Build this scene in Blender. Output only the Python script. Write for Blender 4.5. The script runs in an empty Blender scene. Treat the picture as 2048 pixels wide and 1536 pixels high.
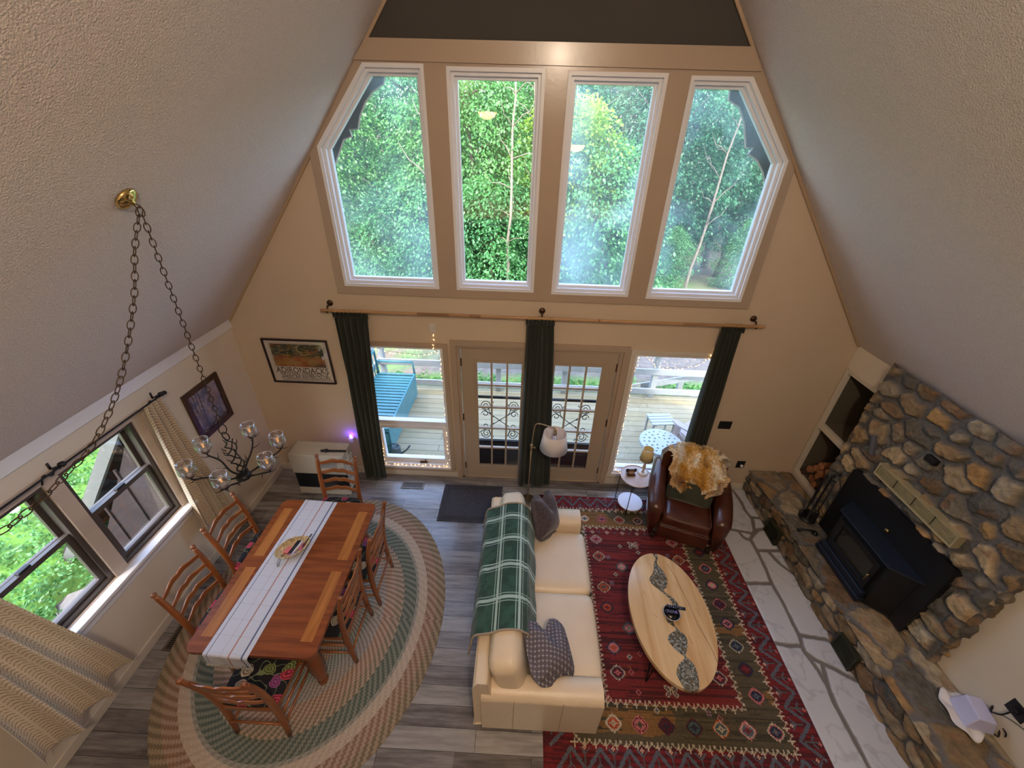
import bpy, math, random
import numpy as np
from mathutils import Vector, Matrix, noise as mnoise
from mathutils.geometry import tessellate_polygon
PI = math.pi
scene = bpy.context.scene
COL = scene.collection
random.seed(7)

# ---------------------------------------------------------------- camera
PITCH, ROLL, YAW, FPX = 0.5583, 0.0285, -0.0234, 806.56
cam_data = bpy.data.cameras.new('camera')
cam = bpy.data.objects.new('camera', cam_data)
COL.objects.link(cam)
fwd = Vector((math.sin(YAW)*math.cos(PITCH), math.cos(YAW)*math.cos(PITCH), -math.sin(PITCH)))
rgt = Vector((math.cos(YAW), -math.sin(YAW), 0))
upv = rgt.cross(fwd)
r2 = math.cos(ROLL)*rgt + math.sin(ROLL)*upv
u2 = -math.sin(ROLL)*rgt + math.cos(ROLL)*upv
mtx = Matrix((r2, u2, -fwd)).transposed().to_4x4()
mtx.translation = Vector((-0.2083, -4.1506, 4.1786))
cam.matrix_world = mtx
cam_data.sensor_width = 36.0
cam_data.lens = FPX/2048*36.0
cam_data.clip_start = 0.02
cam_data.clip_end = 300
scene.camera = cam

# ---------------------------------------------------------------- light
scene.view_settings.view_transform = 'Standard'
scene.view_settings.look = 'None'
scene.view_settings.gamma = 1
scene.view_settings.use_curve_mapping = False
scene.view_settings.exposure = 0.3
scene.cycles.use_denoising = True
scene.cycles.max_bounces = 10
scene.cycles.diffuse_bounces = 5
scene.cycles.transparent_max_bounces = 24
scene.cycles.sample_clamp_indirect = 6.0
scene.cycles.caustics_reflective = False
scene.cycles.caustics_refractive = False

world = bpy.data.worlds.new('sky'); scene.world = world
world.use_nodes = True
wn = world.node_tree
bg = wn.nodes['Background']
sky = wn.nodes.new('ShaderNodeTexSky')
sky.sky_type = 'NISHITA'
sky.sun_disc = False
sky.sun_elevation = math.radians(52)
sky.sun_rotation = math.radians(200)
sky.air_density = 1.0
sky.dust_density = 3.0
wn.links.new(sky.outputs['Color'], bg.inputs['Color'])
bg.inputs['Strength'].default_value = SKY_STRENGTH = 1.75

sd = bpy.data.lights.new('sun', 'SUN'); sd.energy = 5.0; sd.angle = math.radians(3); sd.color = (1.0, 0.95, 0.82)
sun = bpy.data.objects.new('sun', sd); COL.objects.link(sun)
sun.rotation_euler = Vector((-.55*math.cos(math.radians(38)), .835*math.cos(math.radians(38)), -math.sin(math.radians(38)))).to_track_quat('-Z','Y').to_euler()   # over the roof, from behind right

def area(name, loc, rot, sx, sy, energy, color, portal=False):
    d = bpy.data.lights.new(name, 'AREA'); d.shape = 'RECTANGLE'; d.size = sx; d.size_y = sy
    d.energy = energy; d.color = color
    if portal: d.cycles.is_portal = True
    o = bpy.data.objects.new(name, d); COL.objects.link(o); o.location = loc; o.rotation_euler = rot
    return o
area('portal_upper', (-0.02, 0.20, 3.70), (math.radians(-90), 0, 0), 4.3, 2.0, 1, (1,1,1), True)
area('portal_lower', (0.0, 0.20, 1.12), (math.radians(-90), 0, 0), 4.3, 2.0, 1, (1,1,1), True)
area('portal_left', (-3.74, -2.2, 1.45), (0, math.radians(-90), 0), 1.2, 1.6, 1, (1,1,1), True)

# the two warm bowl lamps hanging in the loft, behind the camera
LOFT_LAMPS = [(.25, -5.0, 5.3), (-1.05, -5.0, 4.5), (.70, -5.0, 4.0)]
for lp, en in zip(LOFT_LAMPS[:1], (205,)):
    d = bpy.data.lights.new('loft_lamp_bulb', 'POINT'); d.energy = en; d.color = (1.0, 0.80, 0.60); d.shadow_soft_size = 0.12
    o = bpy.data.objects.new('loft_lamp_bulb', d); COL.objects.link(o); o.location = (lp[0], lp[1], lp[2]+0.05)

# ---------------------------------------------------------------- room numbers
XL, XR, KH, SL = -3.56, 3.52, 2.265, 1.257     # side walls, knee wall height, roof slope
XM = (XL+XR)/2
def zslope_l(x): return KH + (x-XL)*SL
def zslope_r(x): return KH + (XR-x)*SL
ZR = zslope_l(XM)
YB = -9.6                                         # back of the house
# ---------------------------------------------------------------- mesh helpers
class MB:
    def __init__(s): s.v = []; s.f = []; s.c = None
    def add(s, vs, fs):
        n = len(s.v); s.v.extend([tuple(v) for v in vs]); s.f.extend([tuple(i+n for i in f) for f in fs]); return s
    def box(s, x0, x1, y0, y1, z0, z1):
        vs = [(x0,y0,z0),(x1,y0,z0),(x1,y1,z0),(x0,y1,z0),(x0,y0,z1),(x1,y0,z1),(x1,y1,z1),(x0,y1,z1)]
        return s.add(vs, [(0,3,2,1),(4,5,6,7),(0,1,5,4),(1,2,6,5),(2,3,7,6),(3,0,4,7)])
    def obox(s, a, b, w, h, up=(0,0,1)):           # a bar from a to b, width w, height h
        a = Vector(a); b = Vector(b); d = (b-a).normalized(); u = Vector(up)
        sd_ = d.cross(u)
        if sd_.length < 1e-4: sd_ = d.cross(Vector((1,0,0)))
        sd_.normalize(); u = sd_.cross(d).normalized()
        vs = []
        for p in (a, b):
            for (i, j) in ((-1,-1),(1,-1),(1,1),(-1,1)): vs.append(p + sd_*(i*w/2) + u*(j*h/2))
        return s.add(vs, [(3,2,1,0),(4,5,6,7),(0,1,5,4),(1,2,6,5),(2,3,7,6),(3,0,4,7)])
    def tube(s, pts, r, n=8, closed=False, flat=1.0):
        pts = [Vector(p) for p in pts]; m = len(pts)
        rs = r if isinstance(r, (list, tuple)) else [r]*m
        vs = []; prev = None
        for i, p in enumerate(pts):
            if closed: t = pts[(i+1) % m]-pts[i-1]
            else: t = pts[min(i+1, m-1)]-pts[max(i-1, 0)]
            if t.length < 1e-9: t = Vector((0,0,1))
            t.normalize()
            if prev is None:
                u = t.cross(Vector((0,0,1)))
                if u.length < 0.05: u = t.cross(Vector((1,0,0)))
            else: u = prev - t*prev.dot(t)
            if u.length < 1e-6: u = t.orthogonal()
            u.normalize(); prev = u; w = t.cross(u)
            for k in range(n):
                a = 2*PI*k/n; vs.append(p + u*(math.cos(a)*rs[i]) + w*(math.sin(a)*rs[i]*flat))
        fs = []
        for i in range(m if closed else m-1):
            j = (i+1) % m
            for k in range(n): fs.append((i*n+k, i*n+(k+1) % n, j*n+(k+1) % n, j*n+k))
        if not closed: fs += [tuple(range(n-1, -1, -1)), tuple((m-1)*n+k for k in range(n))]
        return s.add(vs, fs)
    def cyl(s, a, b, r0, r1=None, n=16):
        return s.tube([a, b], [r0, r0 if r1 is None else r1], n)
    def lathe(s, prof, c=(0,0,0), n=28, sx=1, sy=1):     # prof: (radius, z)
        vs = []
        for (r, z) in prof:
            for k in range(n):
                a = 2*PI*k/n; vs.append((c[0]+r*sx*math.cos(a), c[1]+r*sy*math.sin(a), c[2]+z))
        fs = [(i*n+k, i*n+(k+1) % n, (i+1)*n+(k+1) % n, (i+1)*n+k) for i in range(len(prof)-1) for k in range(n)]
        if prof[0][0] > 1e-6: fs.append(tuple(range(n-1, -1, -1)))
        if prof[-1][0] > 1e-6: fs.append(tuple((len(prof)-1)*n+k for k in range(n)))
        return s.add(vs, fs)
    def poly(s, pts, holes=(), ax='y', a=0.0, b=0.1):     # flat outline with holes, extruded from a to b along ax
        def P(q, t): return (q[0], t, q[1]) if ax == 'y' else ((t, q[0], q[1]) if ax == 'x' else (q[0], q[1], t))
        loops = [list(pts)] + [list(h) for h in holes]
        flat = [q for l in loops for q in l]
        tris = tessellate_polygon([[Vector((q[0], q[1], 0)) for q in l] for l in loops])
        n = len(flat)
        fs = [tuple(t) for t in tris] + [tuple(i+n for i in reversed(t)) for t in tris]
        o = 0
        for l in loops:
            m = len(l)
            for k in range(m): fs.append((o+k, o+(k+1) % m, o+(k+1) % m+n, o+k+n))
            o += m
        return s.add([P(q, a) for q in flat] + [P(q, b) for q in flat], fs)
    def grid(s, f, nu, nv, cu=False):
        vs = [f(i/(nu if cu else nu-1), j/(nv-1)) for j in range(nv) for i in range(nu)]
        fs = []
        for j in range(nv-1):
            for i in range(nu if cu else nu-1):
                i2 = (i+1) % nu
                fs.append((j*nu+i, j*nu+i2, (j+1)*nu+i2, (j+1)*nu+i))
        return s.add(vs, fs)
    def cushion(s, c, sz, e=0.22, puff=0.0, n=9, pinch=0.0, rot=None):
        # rounded padded block: c centre, sz full sizes
        c = Vector(c); hx, hy, hz = sz[0]/2, sz[1]/2, sz[2]/2
        rr = min(hx, hy, hz)*min(1, e*2)
        seen = {}; vs = []; fs = []
        def vert(p):
            k = tuple(round(q, 4) for q in p)
            if k in seen: return seen[k]
            x, y, z = p
            q = Vector((x*hx, y*hy, z*hz))
            core = Vector((max(-hx+rr, min(hx-rr, q.x)), max(-hy+rr, min(hy-rr, q.y)), max(-hz+rr, min(hz-rr, q.z))))
            d = q-core
            if d.length > 1e-9: q = core + d.normalized()*rr
            bul = (1-x*x)*(1-y*y)
            q.z *= 1 + puff*bul
            q.x *= 1 + puff*0.25*(1-y*y)*(1-z*z); q.y *= 1 + puff*0.25*(1-x*x)*(1-z*z)
            if pinch:
                k2 = max(abs(x), abs(y))**3
                q.z *= 1-pinch*k2
                q.x *= 1-0.08*pinch*(1-abs(y)**2); q.y *= 1-0.08*pinch*(1-abs(x)**2)
            if rot is not None: q = rot @ q
            seen[k] = len(vs); vs.append(q+c); return seen[k]
        g = [-1+2*i/n for i in range(n+1)]
        for ax in range(3):
            for sg in (-1, 1):
                for i in range(n):
                    for j in range(n):
                        qs = []
                        for (a, b) in ((i, j), (i+1, j), (i+1, j+1), (i, j+1)):
                            p = [0, 0, 0]; p[ax] = sg; p[(ax+1) % 3] = g[a]; p[(ax+2) % 3] = g[b]; qs.append(vert(p))
                        fs.append(tuple(qs) if sg > 0 else tuple(reversed(qs)))
        return s.add(vs, fs)

def obj(name, mb, mat, parent=None, smooth=False, bevel=0, seg=2, solid=0, sub=0, loc=None, col=None, auto=None):
    me = bpy.data.meshes.new(name); me.from_pydata(mb.v, [], mb.f); me.validate()
    mats = mat if isinstance(mat, (list, tuple)) else [mat]
    for m in mats: me.materials.append(m)
    o = bpy.data.objects.new(name, me); COL.objects.link(o)
    if parent is not None: o.parent = parent
    if loc is not None: o.location = loc
    if smooth: me.shade_smooth()
    cc = col if col is not None else mb.c
    if cc is not None: set_col(me, cc)
    if solid:
        m = o.modifiers.new('solid', 'SOLIDIFY'); m.thickness = solid; m.offset = 0
    if bevel:
        m = o.modifiers.new('bevel', 'BEVEL'); m.width = bevel; m.segments = seg; m.limit_method = 'ANGLE'; m.angle_limit = math.radians(40)
        if not smooth: me.shade_smooth()
        w = o.modifiers.new('wn', 'WEIGHTED_NORMAL'); w.keep_sharp = True
    if sub:
        m = o.modifiers.new('sub', 'SUBSURF'); m.levels = sub; m.render_levels = sub
    return o
def set_col(me, cols):
    cols = np.asarray(cols, dtype=np.float32)
    if cols.shape[1] == 3: cols = np.hstack([cols, np.ones((len(cols), 1), np.float32)])
    dom = 'POINT' if len(cols) == len(me.vertices) else 'FACE'
    if dom == 'FACE':   # spread to corners
        tot = np.zeros(len(me.polygons), dtype=np.int32); me.polygons.foreach_get('loop_total', tot)
        cols = np.repeat(cols, tot, axis=0); dom = 'CORNER'
    at = me.color_attributes.new('Col', 'FLOAT_COLOR', dom); at.data.foreach_set('color', cols.ravel())
def npgrid(name, P, mat, cols=None, parent=None, smooth=True, flip=False, facecol=False):
    # P: (nv, nu, 3) array
    nv, nu = P.shape[:2]
    idx = np.arange(nv*nu).reshape(nv, nu)
    q = np.stack([idx[:-1,:-1], idx[:-1,1:], idx[1:,1:], idx[1:,:-1]], -1).reshape(-1, 4)
    if flip: q = q[:, ::-1]
    return npmesh(name, P.reshape(-1, 3), q, mat, cols, parent, smooth)
def npmesh(name, V, Q, mat, cols=None, parent=None, smooth=False):
    me = bpy.data.meshes.new(name); V = np.ascontiguousarray(V, dtype=np.float32); Q = np.ascontiguousarray(Q, dtype=np.int32)
    k = Q.shape[1]
    me.vertices.add(len(V)); me.vertices.foreach_set('co', V.ravel())
    me.loops.add(Q.size); me.loops.foreach_set('vertex_index', Q.ravel())
    me.polygons.add(len(Q)); me.polygons.foreach_set('loop_start', np.arange(0, Q.size, k, dtype=np.int32))
    me.polygons.foreach_set('loop_total', np.full(len(Q), k, dtype=np.int32))
    me.update(calc_edges=True)
    me.materials.append(mat)
    if smooth: me.shade_smooth()
    else: me.shade_flat()
    o = bpy.data.objects.new(name, me); COL.objects.link(o)
    if parent is not None: o.parent = parent
    if cols is not None: set_col(me, cols)
    return o
def thing(name, label, cat, loc=(0,0,0), rz=0, group=None):
    o = bpy.data.objects.new(name, None); COL.objects.link(o); o.location = loc; o.rotation_euler = (0, 0, rz)
    o.empty_display_size = 0.1
    return tag(o, label, cat, group)
def tag(o, label, cat, group=None, kind=None):
    o['label'] = label; o['category'] = cat
    if group: o['group'] = group
    if kind: o['kind'] = kind
    return o
def struct(o, label=None):
    o['kind'] = 'structure'
    if label: o['label'] = label
    return o
def dup(root, loc=None, rz=None, label=None):
    def cp(o, p):
        c = o.copy(); COL.objects.link(c)
        if p is not None: c.parent = p
        for ch in [q for q in bpy.data.objects if q.parent == o]: cp(ch, c)
        return c
    r = cp(root, None)
    if loc is not None: r.location = loc
    if rz is not None: r.rotation_euler = (0, 0, rz)
    if label: r['label'] = label
    return r
def inset(poly, d):                                # offset a convex CCW/CW polygon inward
    n = len(poly); A = sum(poly[i][0]*poly[(i+1) % n][1]-poly[(i+1) % n][0]*poly[i][1] for i in range(n))
    sg = 1 if A > 0 else -1; L = []
    for i in range(n):
        p = Vector(poly[i]); q = Vector(poly[(i+1) % n]); t = (q-p).normalized(); nn = Vector((-t.y, t.x))*sg
        L.append((p+nn*d, t))
    out = []
    for i in range(n):
        p, t = L[i-1]; q, u = L[i]; den = t.x*u.y-t.y*u.x
        k = ((q.x-p.x)*u.y-(q.y-p.y)*u.x)/den
        out.append((p.x+t.x*k, p.y+t.y*k))
    return out
def ring(mb, poly, d, a, b, ax='y'): return mb.poly(poly, [inset(poly, d)], ax, a, b)
def rect(x0, x1, z0, z1): return [(x0, z0), (x1, z0), (x1, z1), (x0, z1)]
def spline(pts, n=8):                              # Catmull-Rom
    pts = [Vector(p) for p in pts]; out = []
    P = [pts[0]] + pts + [pts[-1]]
    for i in range(1, len(P)-2):
        for k in range(n):
            t = k/n; a, b, c, d = P[i-1], P[i], P[i+1], P[i+2]
            out.append(0.5*((2*b)+(c-a)*t+(2*a-5*b+4*c-d)*t*t+(3*b-a-3*c+d)*t*t*t))
    out.append(pts[-1]); return out
rng = np.random.default_rng(5)
def vnoise(X, Y, sc, seed=0, oct=4):               # fractal value noise, 0..1
    out = np.zeros_like(X, dtype=float); amp = 1; tot = 0
    for o in range(oct):
        r = np.random.default_rng(seed*31+o); T = r.random((64, 64))
        x = X*sc*(2**o)+17.3*o; y = Y*sc*(2**o)+5.1*o
        xi = np.floor(x).astype(int); yi = np.floor(y).astype(int); fx = x-xi; fy = y-yi
        fx = fx*fx*(3-2*fx); fy = fy*fy*(3-2*fy)
        g = lambda i, j: T[(yi+j) % 64, (xi+i) % 64]
        out += amp*((g(0,0)*(1-fx)+g(1,0)*fx)*(1-fy)+(g(0,1)*(1-fx)+g(1,1)*fx)*fy); tot += amp; amp *= .5
    return out/tot
def sstep(a, b, x):
    t = np.clip((x-a)/(b-a), 0, 1); return t*t*(3-2*t)
def lin(c):                                         # sRGB 0-255 to linear
    return tuple(((v/255)/12.92 if v/255 <= 0.04045 else ((v/255+0.055)/1.055)**2.4) for v in c)

# ---------------------------------------------------------------- materials
def newmat(name):
    m = bpy.data.materials.new(name); m.use_nodes = True
    nt = m.node_tree; b = nt.nodes['Principled BSDF']; return m, nt, b
def N(nt, t, **k):
    n = nt.nodes.new(t)
    for a, v in k.items(): setattr(n, a, v)
    return n
def mat(name, col, rough=0.5, metal=0.0, var=0.0, vs=8.0, bump=0.0, bs=60.0, stretch=None, attr=False, sheen=0, coat=0, emit=None, es=0, spec=0.5, bd=0.01, detail=4, trans=0):
    m, nt, b = newmat(name)
    b.inputs['Base Color'].default_value = (*col, 1); b.inputs['Roughness'].default_value = rough
    b.inputs['Metallic'].default_value = metal; b.inputs['Specular IOR Level'].default_value = spec
    if sheen: b.inputs['Sheen Weight'].default_value = sheen
    if coat: b.inputs['Coat Weight'].default_value = coat; b.inputs['Coat Roughness'].default_value = 0.15
    if emit: b.inputs['Emission Color'].default_value = (*emit, 1); b.inputs['Emission Strength'].default_value = es
    if trans: b.inputs['Transmission Weight'].default_value = trans
    tc = N(nt, 'ShaderNodeTexCoord'); mp = N(nt, 'ShaderNodeMapping'); nt.links.new(tc.outputs['Object'], mp.inputs['Vector'])
    if stretch: mp.inputs['Scale'].default_value = stretch
    src = None
    if attr:
        at = N(nt, 'ShaderNodeVertexColor', layer_name='Col'); src = at.outputs['Color']
    if var:
        nz = N(nt, 'ShaderNodeTexNoise'); nz.inputs['Scale'].default_value = vs; nz.inputs['Detail'].default_value = detail
        nt.links.new(mp.outputs['Vector'], nz.inputs['Vector'])
        mr = N(nt, 'ShaderNodeMapRange'); mr.inputs['From Min'].default_value = .3; mr.inputs['From Max'].default_value = .7
        mr.inputs['To Min'].default_value = 1-var; mr.inputs['To Max'].default_value = 1+var
        nt.links.new(nz.outputs['Fac'], mr.inputs['Value'])
        mx = N(nt, 'ShaderNodeVectorMath', operation='SCALE')
        if src: nt.links.new(src, mx.inputs[0])
        else: mx.inputs[0].default_value = col
        nt.links.new(mr.outputs['Result'], mx.inputs['Scale']); src = mx.outputs['Vector']
    if src: nt.links.new(src, b.inputs['Base Color'])
    if bump:
        nb = N(nt, 'ShaderNodeTexNoise'); nb.inputs['Scale'].default_value = bs; nb.inputs['Detail'].default_value = 5
        nt.links.new(mp.outputs['Vector'], nb.inputs['Vector'])
        bn = N(nt, 'ShaderNodeBump'); bn.inputs['Strength'].default_value = bump; bn.inputs['Distance'].default_value = bd
        nt.links.new(nb.outputs['Fac'], bn.inputs['Height']); nt.links.new(bn.outputs['Normal'], b.inputs['Normal'])
    return m
def woodmat(name, c1, c2, axis='y', rough=0.4, scale=1.0, knots=0.0, coat=0.0):
    m, nt, b = newmat(name); b.inputs['Roughness'].default_value = rough
    if coat: b.inputs['Coat Weight'].default_value = coat; b.inputs['Coat Roughness'].default_value = 0.12
    tc = N(nt, 'ShaderNodeTexCoord'); mp = N(nt, 'ShaderNodeMapping'); nt.links.new(tc.outputs['Object'], mp.inputs['Vector'])
    s = {'x': (1.2, 14, 14), 'y': (14, 1.2, 14), 'z': (14, 14, 1.2)}[axis]
    mp.inputs['Scale'].default_value = tuple(q*scale for q in s)
    nz = N(nt, 'ShaderNodeTexNoise'); nz.inputs['Scale'].default_value = 1.6; nz.inputs['Detail'].default_value = 7; nz.inputs['Distortion'].default_value = 0.6
    nt.links.new(mp.outputs['Vector'], nz.inputs['Vector'])
    cr = N(nt, 'ShaderNodeValToRGB'); cr.color_ramp.elements[0].position = .32; cr.color_ramp.elements[1].position = .68
    cr.color_ramp.elements[0].color = (*c1, 1); cr.color_ramp.elements[1].color = (*c2, 1)
    nt.links.new(nz.outputs['Fac'], cr.inputs['Fac']); out = cr.outputs['Color']
    if knots:
        m2 = N(nt, 'ShaderNodeMapping'); nt.links.new(tc.outputs['Object'], m2.inputs['Vector'])
        m2.inputs['Scale'].default_value = {'x': (.55, 1, 1), 'y': (1, .55, 1), 'z': (1, 1, .55)}[axis]
        vo = N(nt, 'ShaderNodeTexVoronoi'); vo.inputs['Scale'].default_value = 4.2; nt.links.new(m2.outputs['Vector'], vo.inputs['Vector'])
        kr = N(nt, 'ShaderNodeMapRange'); kr.inputs['From Min'].default_value = .03; kr.inputs['From Max'].default_value = .10
        kr.inputs['To Min'].default_value = 1-knots; kr.inputs['To Max'].default_value = 1
        nt.links.new(vo.outputs['Distance'], kr.inputs['Value'])
        vm = N(nt, 'ShaderNodeVectorMath', operation='SCALE'); nt.links.new(out, vm.inputs[0]); nt.links.new(kr.outputs['Result'], vm.inputs['Scale']); out = vm.outputs['Vector']
    nt.links.new(out, b.inputs['Base Color'])
    bn = N(nt, 'ShaderNodeBump'); bn.inputs['Strength'].default_value = .12; bn.inputs['Distance'].default_value = .003
    nt.links.new(nz.outputs['Fac'], bn.inputs['Height']); nt.links.new(bn.outputs['Normal'], b.inputs['Normal'])
    return m
def glassmat(name, tint=(1,1,1), fog=0.0, fogscale=1.2, lo=0.42, hi=0.7, refl=1.0):
    m, nt, b = newmat(name); nt.nodes.remove(b); out = nt.nodes['Material Output']
    tr = N(nt, 'ShaderNodeBsdfTransparent'); tr.inputs['Color'].default_value = (*tint, 1)
    gl = N(nt, 'ShaderNodeBsdfGlossy'); gl.inputs['Roughness'].default_value = .02
    fr = N(nt, 'ShaderNodeLayerWeight'); fr.inputs['Blend'].default_value = .5          # facing: same from both sides of the pane
    pw = N(nt, 'ShaderNodeMath', operation='POWER'); pw.inputs[1].default_value = 5; nt.links.new(fr.outputs['Facing'], pw.inputs[0])
    mu = N(nt, 'ShaderNodeMath', operation='MULTIPLY_ADD'); mu.inputs[1].default_value = .9*refl; mu.inputs[2].default_value = .07*refl; nt.links.new(pw.outputs[0], mu.inputs[0])
    mx = N(nt, 'ShaderNodeMixShader'); nt.links.new(mu.outputs[0], mx.inputs['Fac']); nt.links.new(tr.outputs[0], mx.inputs[1]); nt.links.new(gl.outputs[0], mx.inputs[2])
    last = mx.outputs[0]
    if fog:                                         # condensation between the panes
        df = N(nt, 'ShaderNodeBsdfTranslucent'); df.inputs['Color'].default_value = (.75, .88, .92, 1)
        tc = N(nt, 'ShaderNodeTexCoord'); nz = N(nt, 'ShaderNodeTexNoise'); nz.inputs['Scale'].default_value = fogscale; nz.inputs['Detail'].default_value = 4
        nt.links.new(tc.outputs['Object'], nz.inputs['Vector'])
        mr = N(nt, 'ShaderNodeMapRange'); mr.inputs['From Min'].default_value = lo; mr.inputs['From Max'].default_value = hi
        mr.inputs['To Min'].default_value = fog*.15; mr.inputs['To Max'].default_value = fog; nt.links.new(nz.outputs['Fac'], mr.inputs['Value'])
        m2 = N(nt, 'ShaderNodeMixShader'); nt.links.new(mr.outputs[0], m2.inputs['Fac']); nt.links.new(last, m2.inputs[1]); nt.links.new(df.outputs[0], m2.inputs[2]); last = m2.outputs[0]
    nt.links.new(last, out.inputs['Surface']); return m
# ================================================================ materials of the room
M_CEIL = mat('ceiling_texture_paint', (.69,.61,.565), .9, bump=.8, bs=110, bd=.012, var=.10, vs=130)
M_WALL = mat('cream_wall_paint', (.60,.49,.36), .75, bump=.15, bs=120, bd=.004, var=.02, vs=2)
M_WALL2 = mat('side_wall_paint', (.68,.62,.52), .75, bump=.15, bs=120, bd=.004)
M_TRIM = mat('tan_gloss_trim_paint', (.43,.335,.25), .26, coat=.12, bump=.14, bs=30, bd=.004, stretch=(1,1,1))
M_DOOR = mat('tan_door_paint', (.40,.32,.235), .35)
M_WHITE = mat('white_vinyl', (.80,.81,.84), .3)
M_CREAM = mat('cream_trim_paint', (.62,.57,.48), .45)
M_PEAK = mat('dark_grey_gable_paint', (.055,.052,.045), .8, bump=.1, bs=80, bd=.004)
M_BEAD = mat('tan_bead_trim', (.42,.31,.20), .45)
M_BLACK = mat('black_metal', (.012,.012,.014), .45, metal=.3)
M_BLACKP = mat('black_plastic', (.010,.010,.014), .35)
M_BRASS = mat('polished_brass', (.80,.58,.22), .15, metal=1)
M_ABRASS = mat('aged_brass', (.34,.25,.12), .35, metal=1)
M_BRONZE = mat('dark_bronze', (.10,.055,.03), .4, metal=.8)
M_GLASS = glassmat('window_glass')
M_FOG1 = glassmat('hazy_window_glass', fog=.17, fogscale=1.3, lo=.40, hi=.72)
M_FOG3 = glassmat('foggy_window_glass', fog=.30, fogscale=1.1, lo=.42, hi=.66)
M_FOG4 = glassmat('misted_window_glass', fog=.20, fogscale=1.2, lo=.44, hi=.68)

# floor: grey-brown planks running left to right
def floor_mat():
    m, nt, b = newmat('grey_wood_plank_floor'); b.inputs['Roughness'].default_value = .25; b.inputs['Specular IOR Level'].default_value = .85
    tc = N(nt, 'ShaderNodeTexCoord'); br = N(nt, 'ShaderNodeTexBrick'); nt.links.new(tc.outputs['Object'], br.inputs['Vector'])
    br.offset = .37; br.inputs['Scale'].default_value = 1; br.inputs['Brick Width'].default_value = 1.22; br.inputs['Row Height'].default_value = .15
    br.inputs['Mortar Size'].default_value = .0018; br.inputs['Color1'].default_value = (0,0,0,1); br.inputs['Color2'].default_value = (1,1,1,1); br.inputs['Mortar'].default_value = (.5,.5,.5,1)
    br2 = N(nt, 'ShaderNodeTexBrick'); nt.links.new(tc.outputs['Object'], br2.inputs['Vector'])
    br2.offset = .5; br2.inputs['Scale'].default_value = 1; br2.inputs['Brick Width'].default_value = .61; br2.inputs['Row Height'].default_value = .15; br2.inputs['Mortar Size'].default_value = 0
    br2.inputs['Color1'].default_value = (0,0,0,1); br2.inputs['Color2'].default_value = (1,1,1,1)
    mp = N(nt, 'ShaderNodeMapping'); mp.inputs['Scale'].default_value = (1.5, 16, 1); nt.links.new(tc.outputs['Object'], mp.inputs['Vector'])
    nz = N(nt, 'ShaderNodeTexNoise'); nz.inputs['Scale'].default_value = 1.5; nz.inputs['Detail'].default_value = 8; nz.inputs['Roughness'].default_value = .65
    ad = N(nt, 'ShaderNodeVectorMath', operation='ADD'); sc = N(nt, 'ShaderNodeVectorMath', operation='SCALE'); sc.inputs['Scale'].default_value = 7
    nt.links.new(br.outputs['Color'], sc.inputs[0]); nt.links.new(sc.outputs['Vector'], ad.inputs[0]); nt.links.new(mp.outputs['Vector'], ad.inputs[1]); nt.links.new(ad.outputs['Vector'], nz.inputs['Vector'])
    mx = N(nt, 'ShaderNodeMath', operation='MULTIPLY_ADD'); nt.links.new(br.outputs['Color'], mx.inputs[0]); mx.inputs[1].default_value = .22; nt.links.new(nz.outputs['Fac'], mx.inputs[2])
    mx2 = N(nt, 'ShaderNodeMath', operation='MULTIPLY_ADD'); nt.links.new(br2.outputs['Color'], mx2.inputs[0]); mx2.inputs[1].default_value = .16; nt.links.new(mx.outputs[0], mx2.inputs[2])
    cr = N(nt, 'ShaderNodeValToRGB'); e = cr.color_ramp.elements; e[0].position = .30; e[0].color = (.040,.037,.036,1); e[1].position = .95; e[1].color = (.34,.335,.33,1)
    k = e.new(.5); k.color = (.105,.095,.092,1); k = e.new(.68); k.color = (.19,.18,.178,1)
    nt.links.new(mx2.outputs[0], cr.inputs['Fac'])
    md = N(nt, 'ShaderNodeMix', data_type='RGBA'); nt.links.new(br.outputs['Fac'], md.inputs['Factor']); nt.links.new(cr.outputs['Color'], md.inputs['A']); md.inputs['B'].default_value = (.02,.018,.017,1)
    nt.links.new(md.outputs['Result'], b.inputs['Base Color'])
    bn = N(nt, 'ShaderNodeBump'); bn.inputs['Strength'].default_value = .25; bn.inputs['Distance'].default_value = .004; nt.links.new(nz.outputs['Fac'], bn.inputs['Height']); nt.links.new(bn.outputs['Normal'], b.inputs['Normal'])
    return m
M_FLOOR = floor_mat()
struct(obj('floor', MB().box(XL-.15, 4.3, YB, .14, -.12, 0), M_FLOOR))
struct(obj('floor_loft', MB().box(-2.6, 2.6, YB, -4.75, 2.45, 2.62), M_CEIL))

# ---------------------------------------------------------------- gable wall with its openings
UP = {1: [(-1.10,2.75),(-1.10,4.63),(-1.60,4.63),(-2.11,4.03),(-2.11,2.75)],
      2: [(-.915,2.75),(-.105,2.75),(-.105,4.62),(-.915,4.62)],
      3: [(.08,2.74),(.885,2.74),(.885,4.61),(.08,4.61)],
      4: [(1.07,2.73),(2.06,2.73),(2.06,4.02),(1.56,4.60),(1.07,4.60)]}
LOW = {5: rect(-2.13,-1.12,.17,2.04), 6: rect(1.10,2.11,.21,2.06)}
DOORO = rect(-.965, .965, 0.0, 2.085)
ZS = 4.785                                          # wall paint changes to dark grey above this
zc = lambda x: zslope_l(x)
outer = [(XL,-.1),(-.965,-.1),(-.965,2.085),(.965,2.085),(.965,-.1),(XR+.6,-.1),(XR+.6,1.75),(XR,KH),(XR-(ZS-KH)/SL,ZS),(XL+(ZS-KH)/SL,ZS),(XL,KH)]
struct(obj('wall_front', MB().poly(outer, [UP[1],UP[2],UP[3],UP[4],LOW[5],LOW[6]], 'y', 0, .16), M_WALL))
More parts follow.
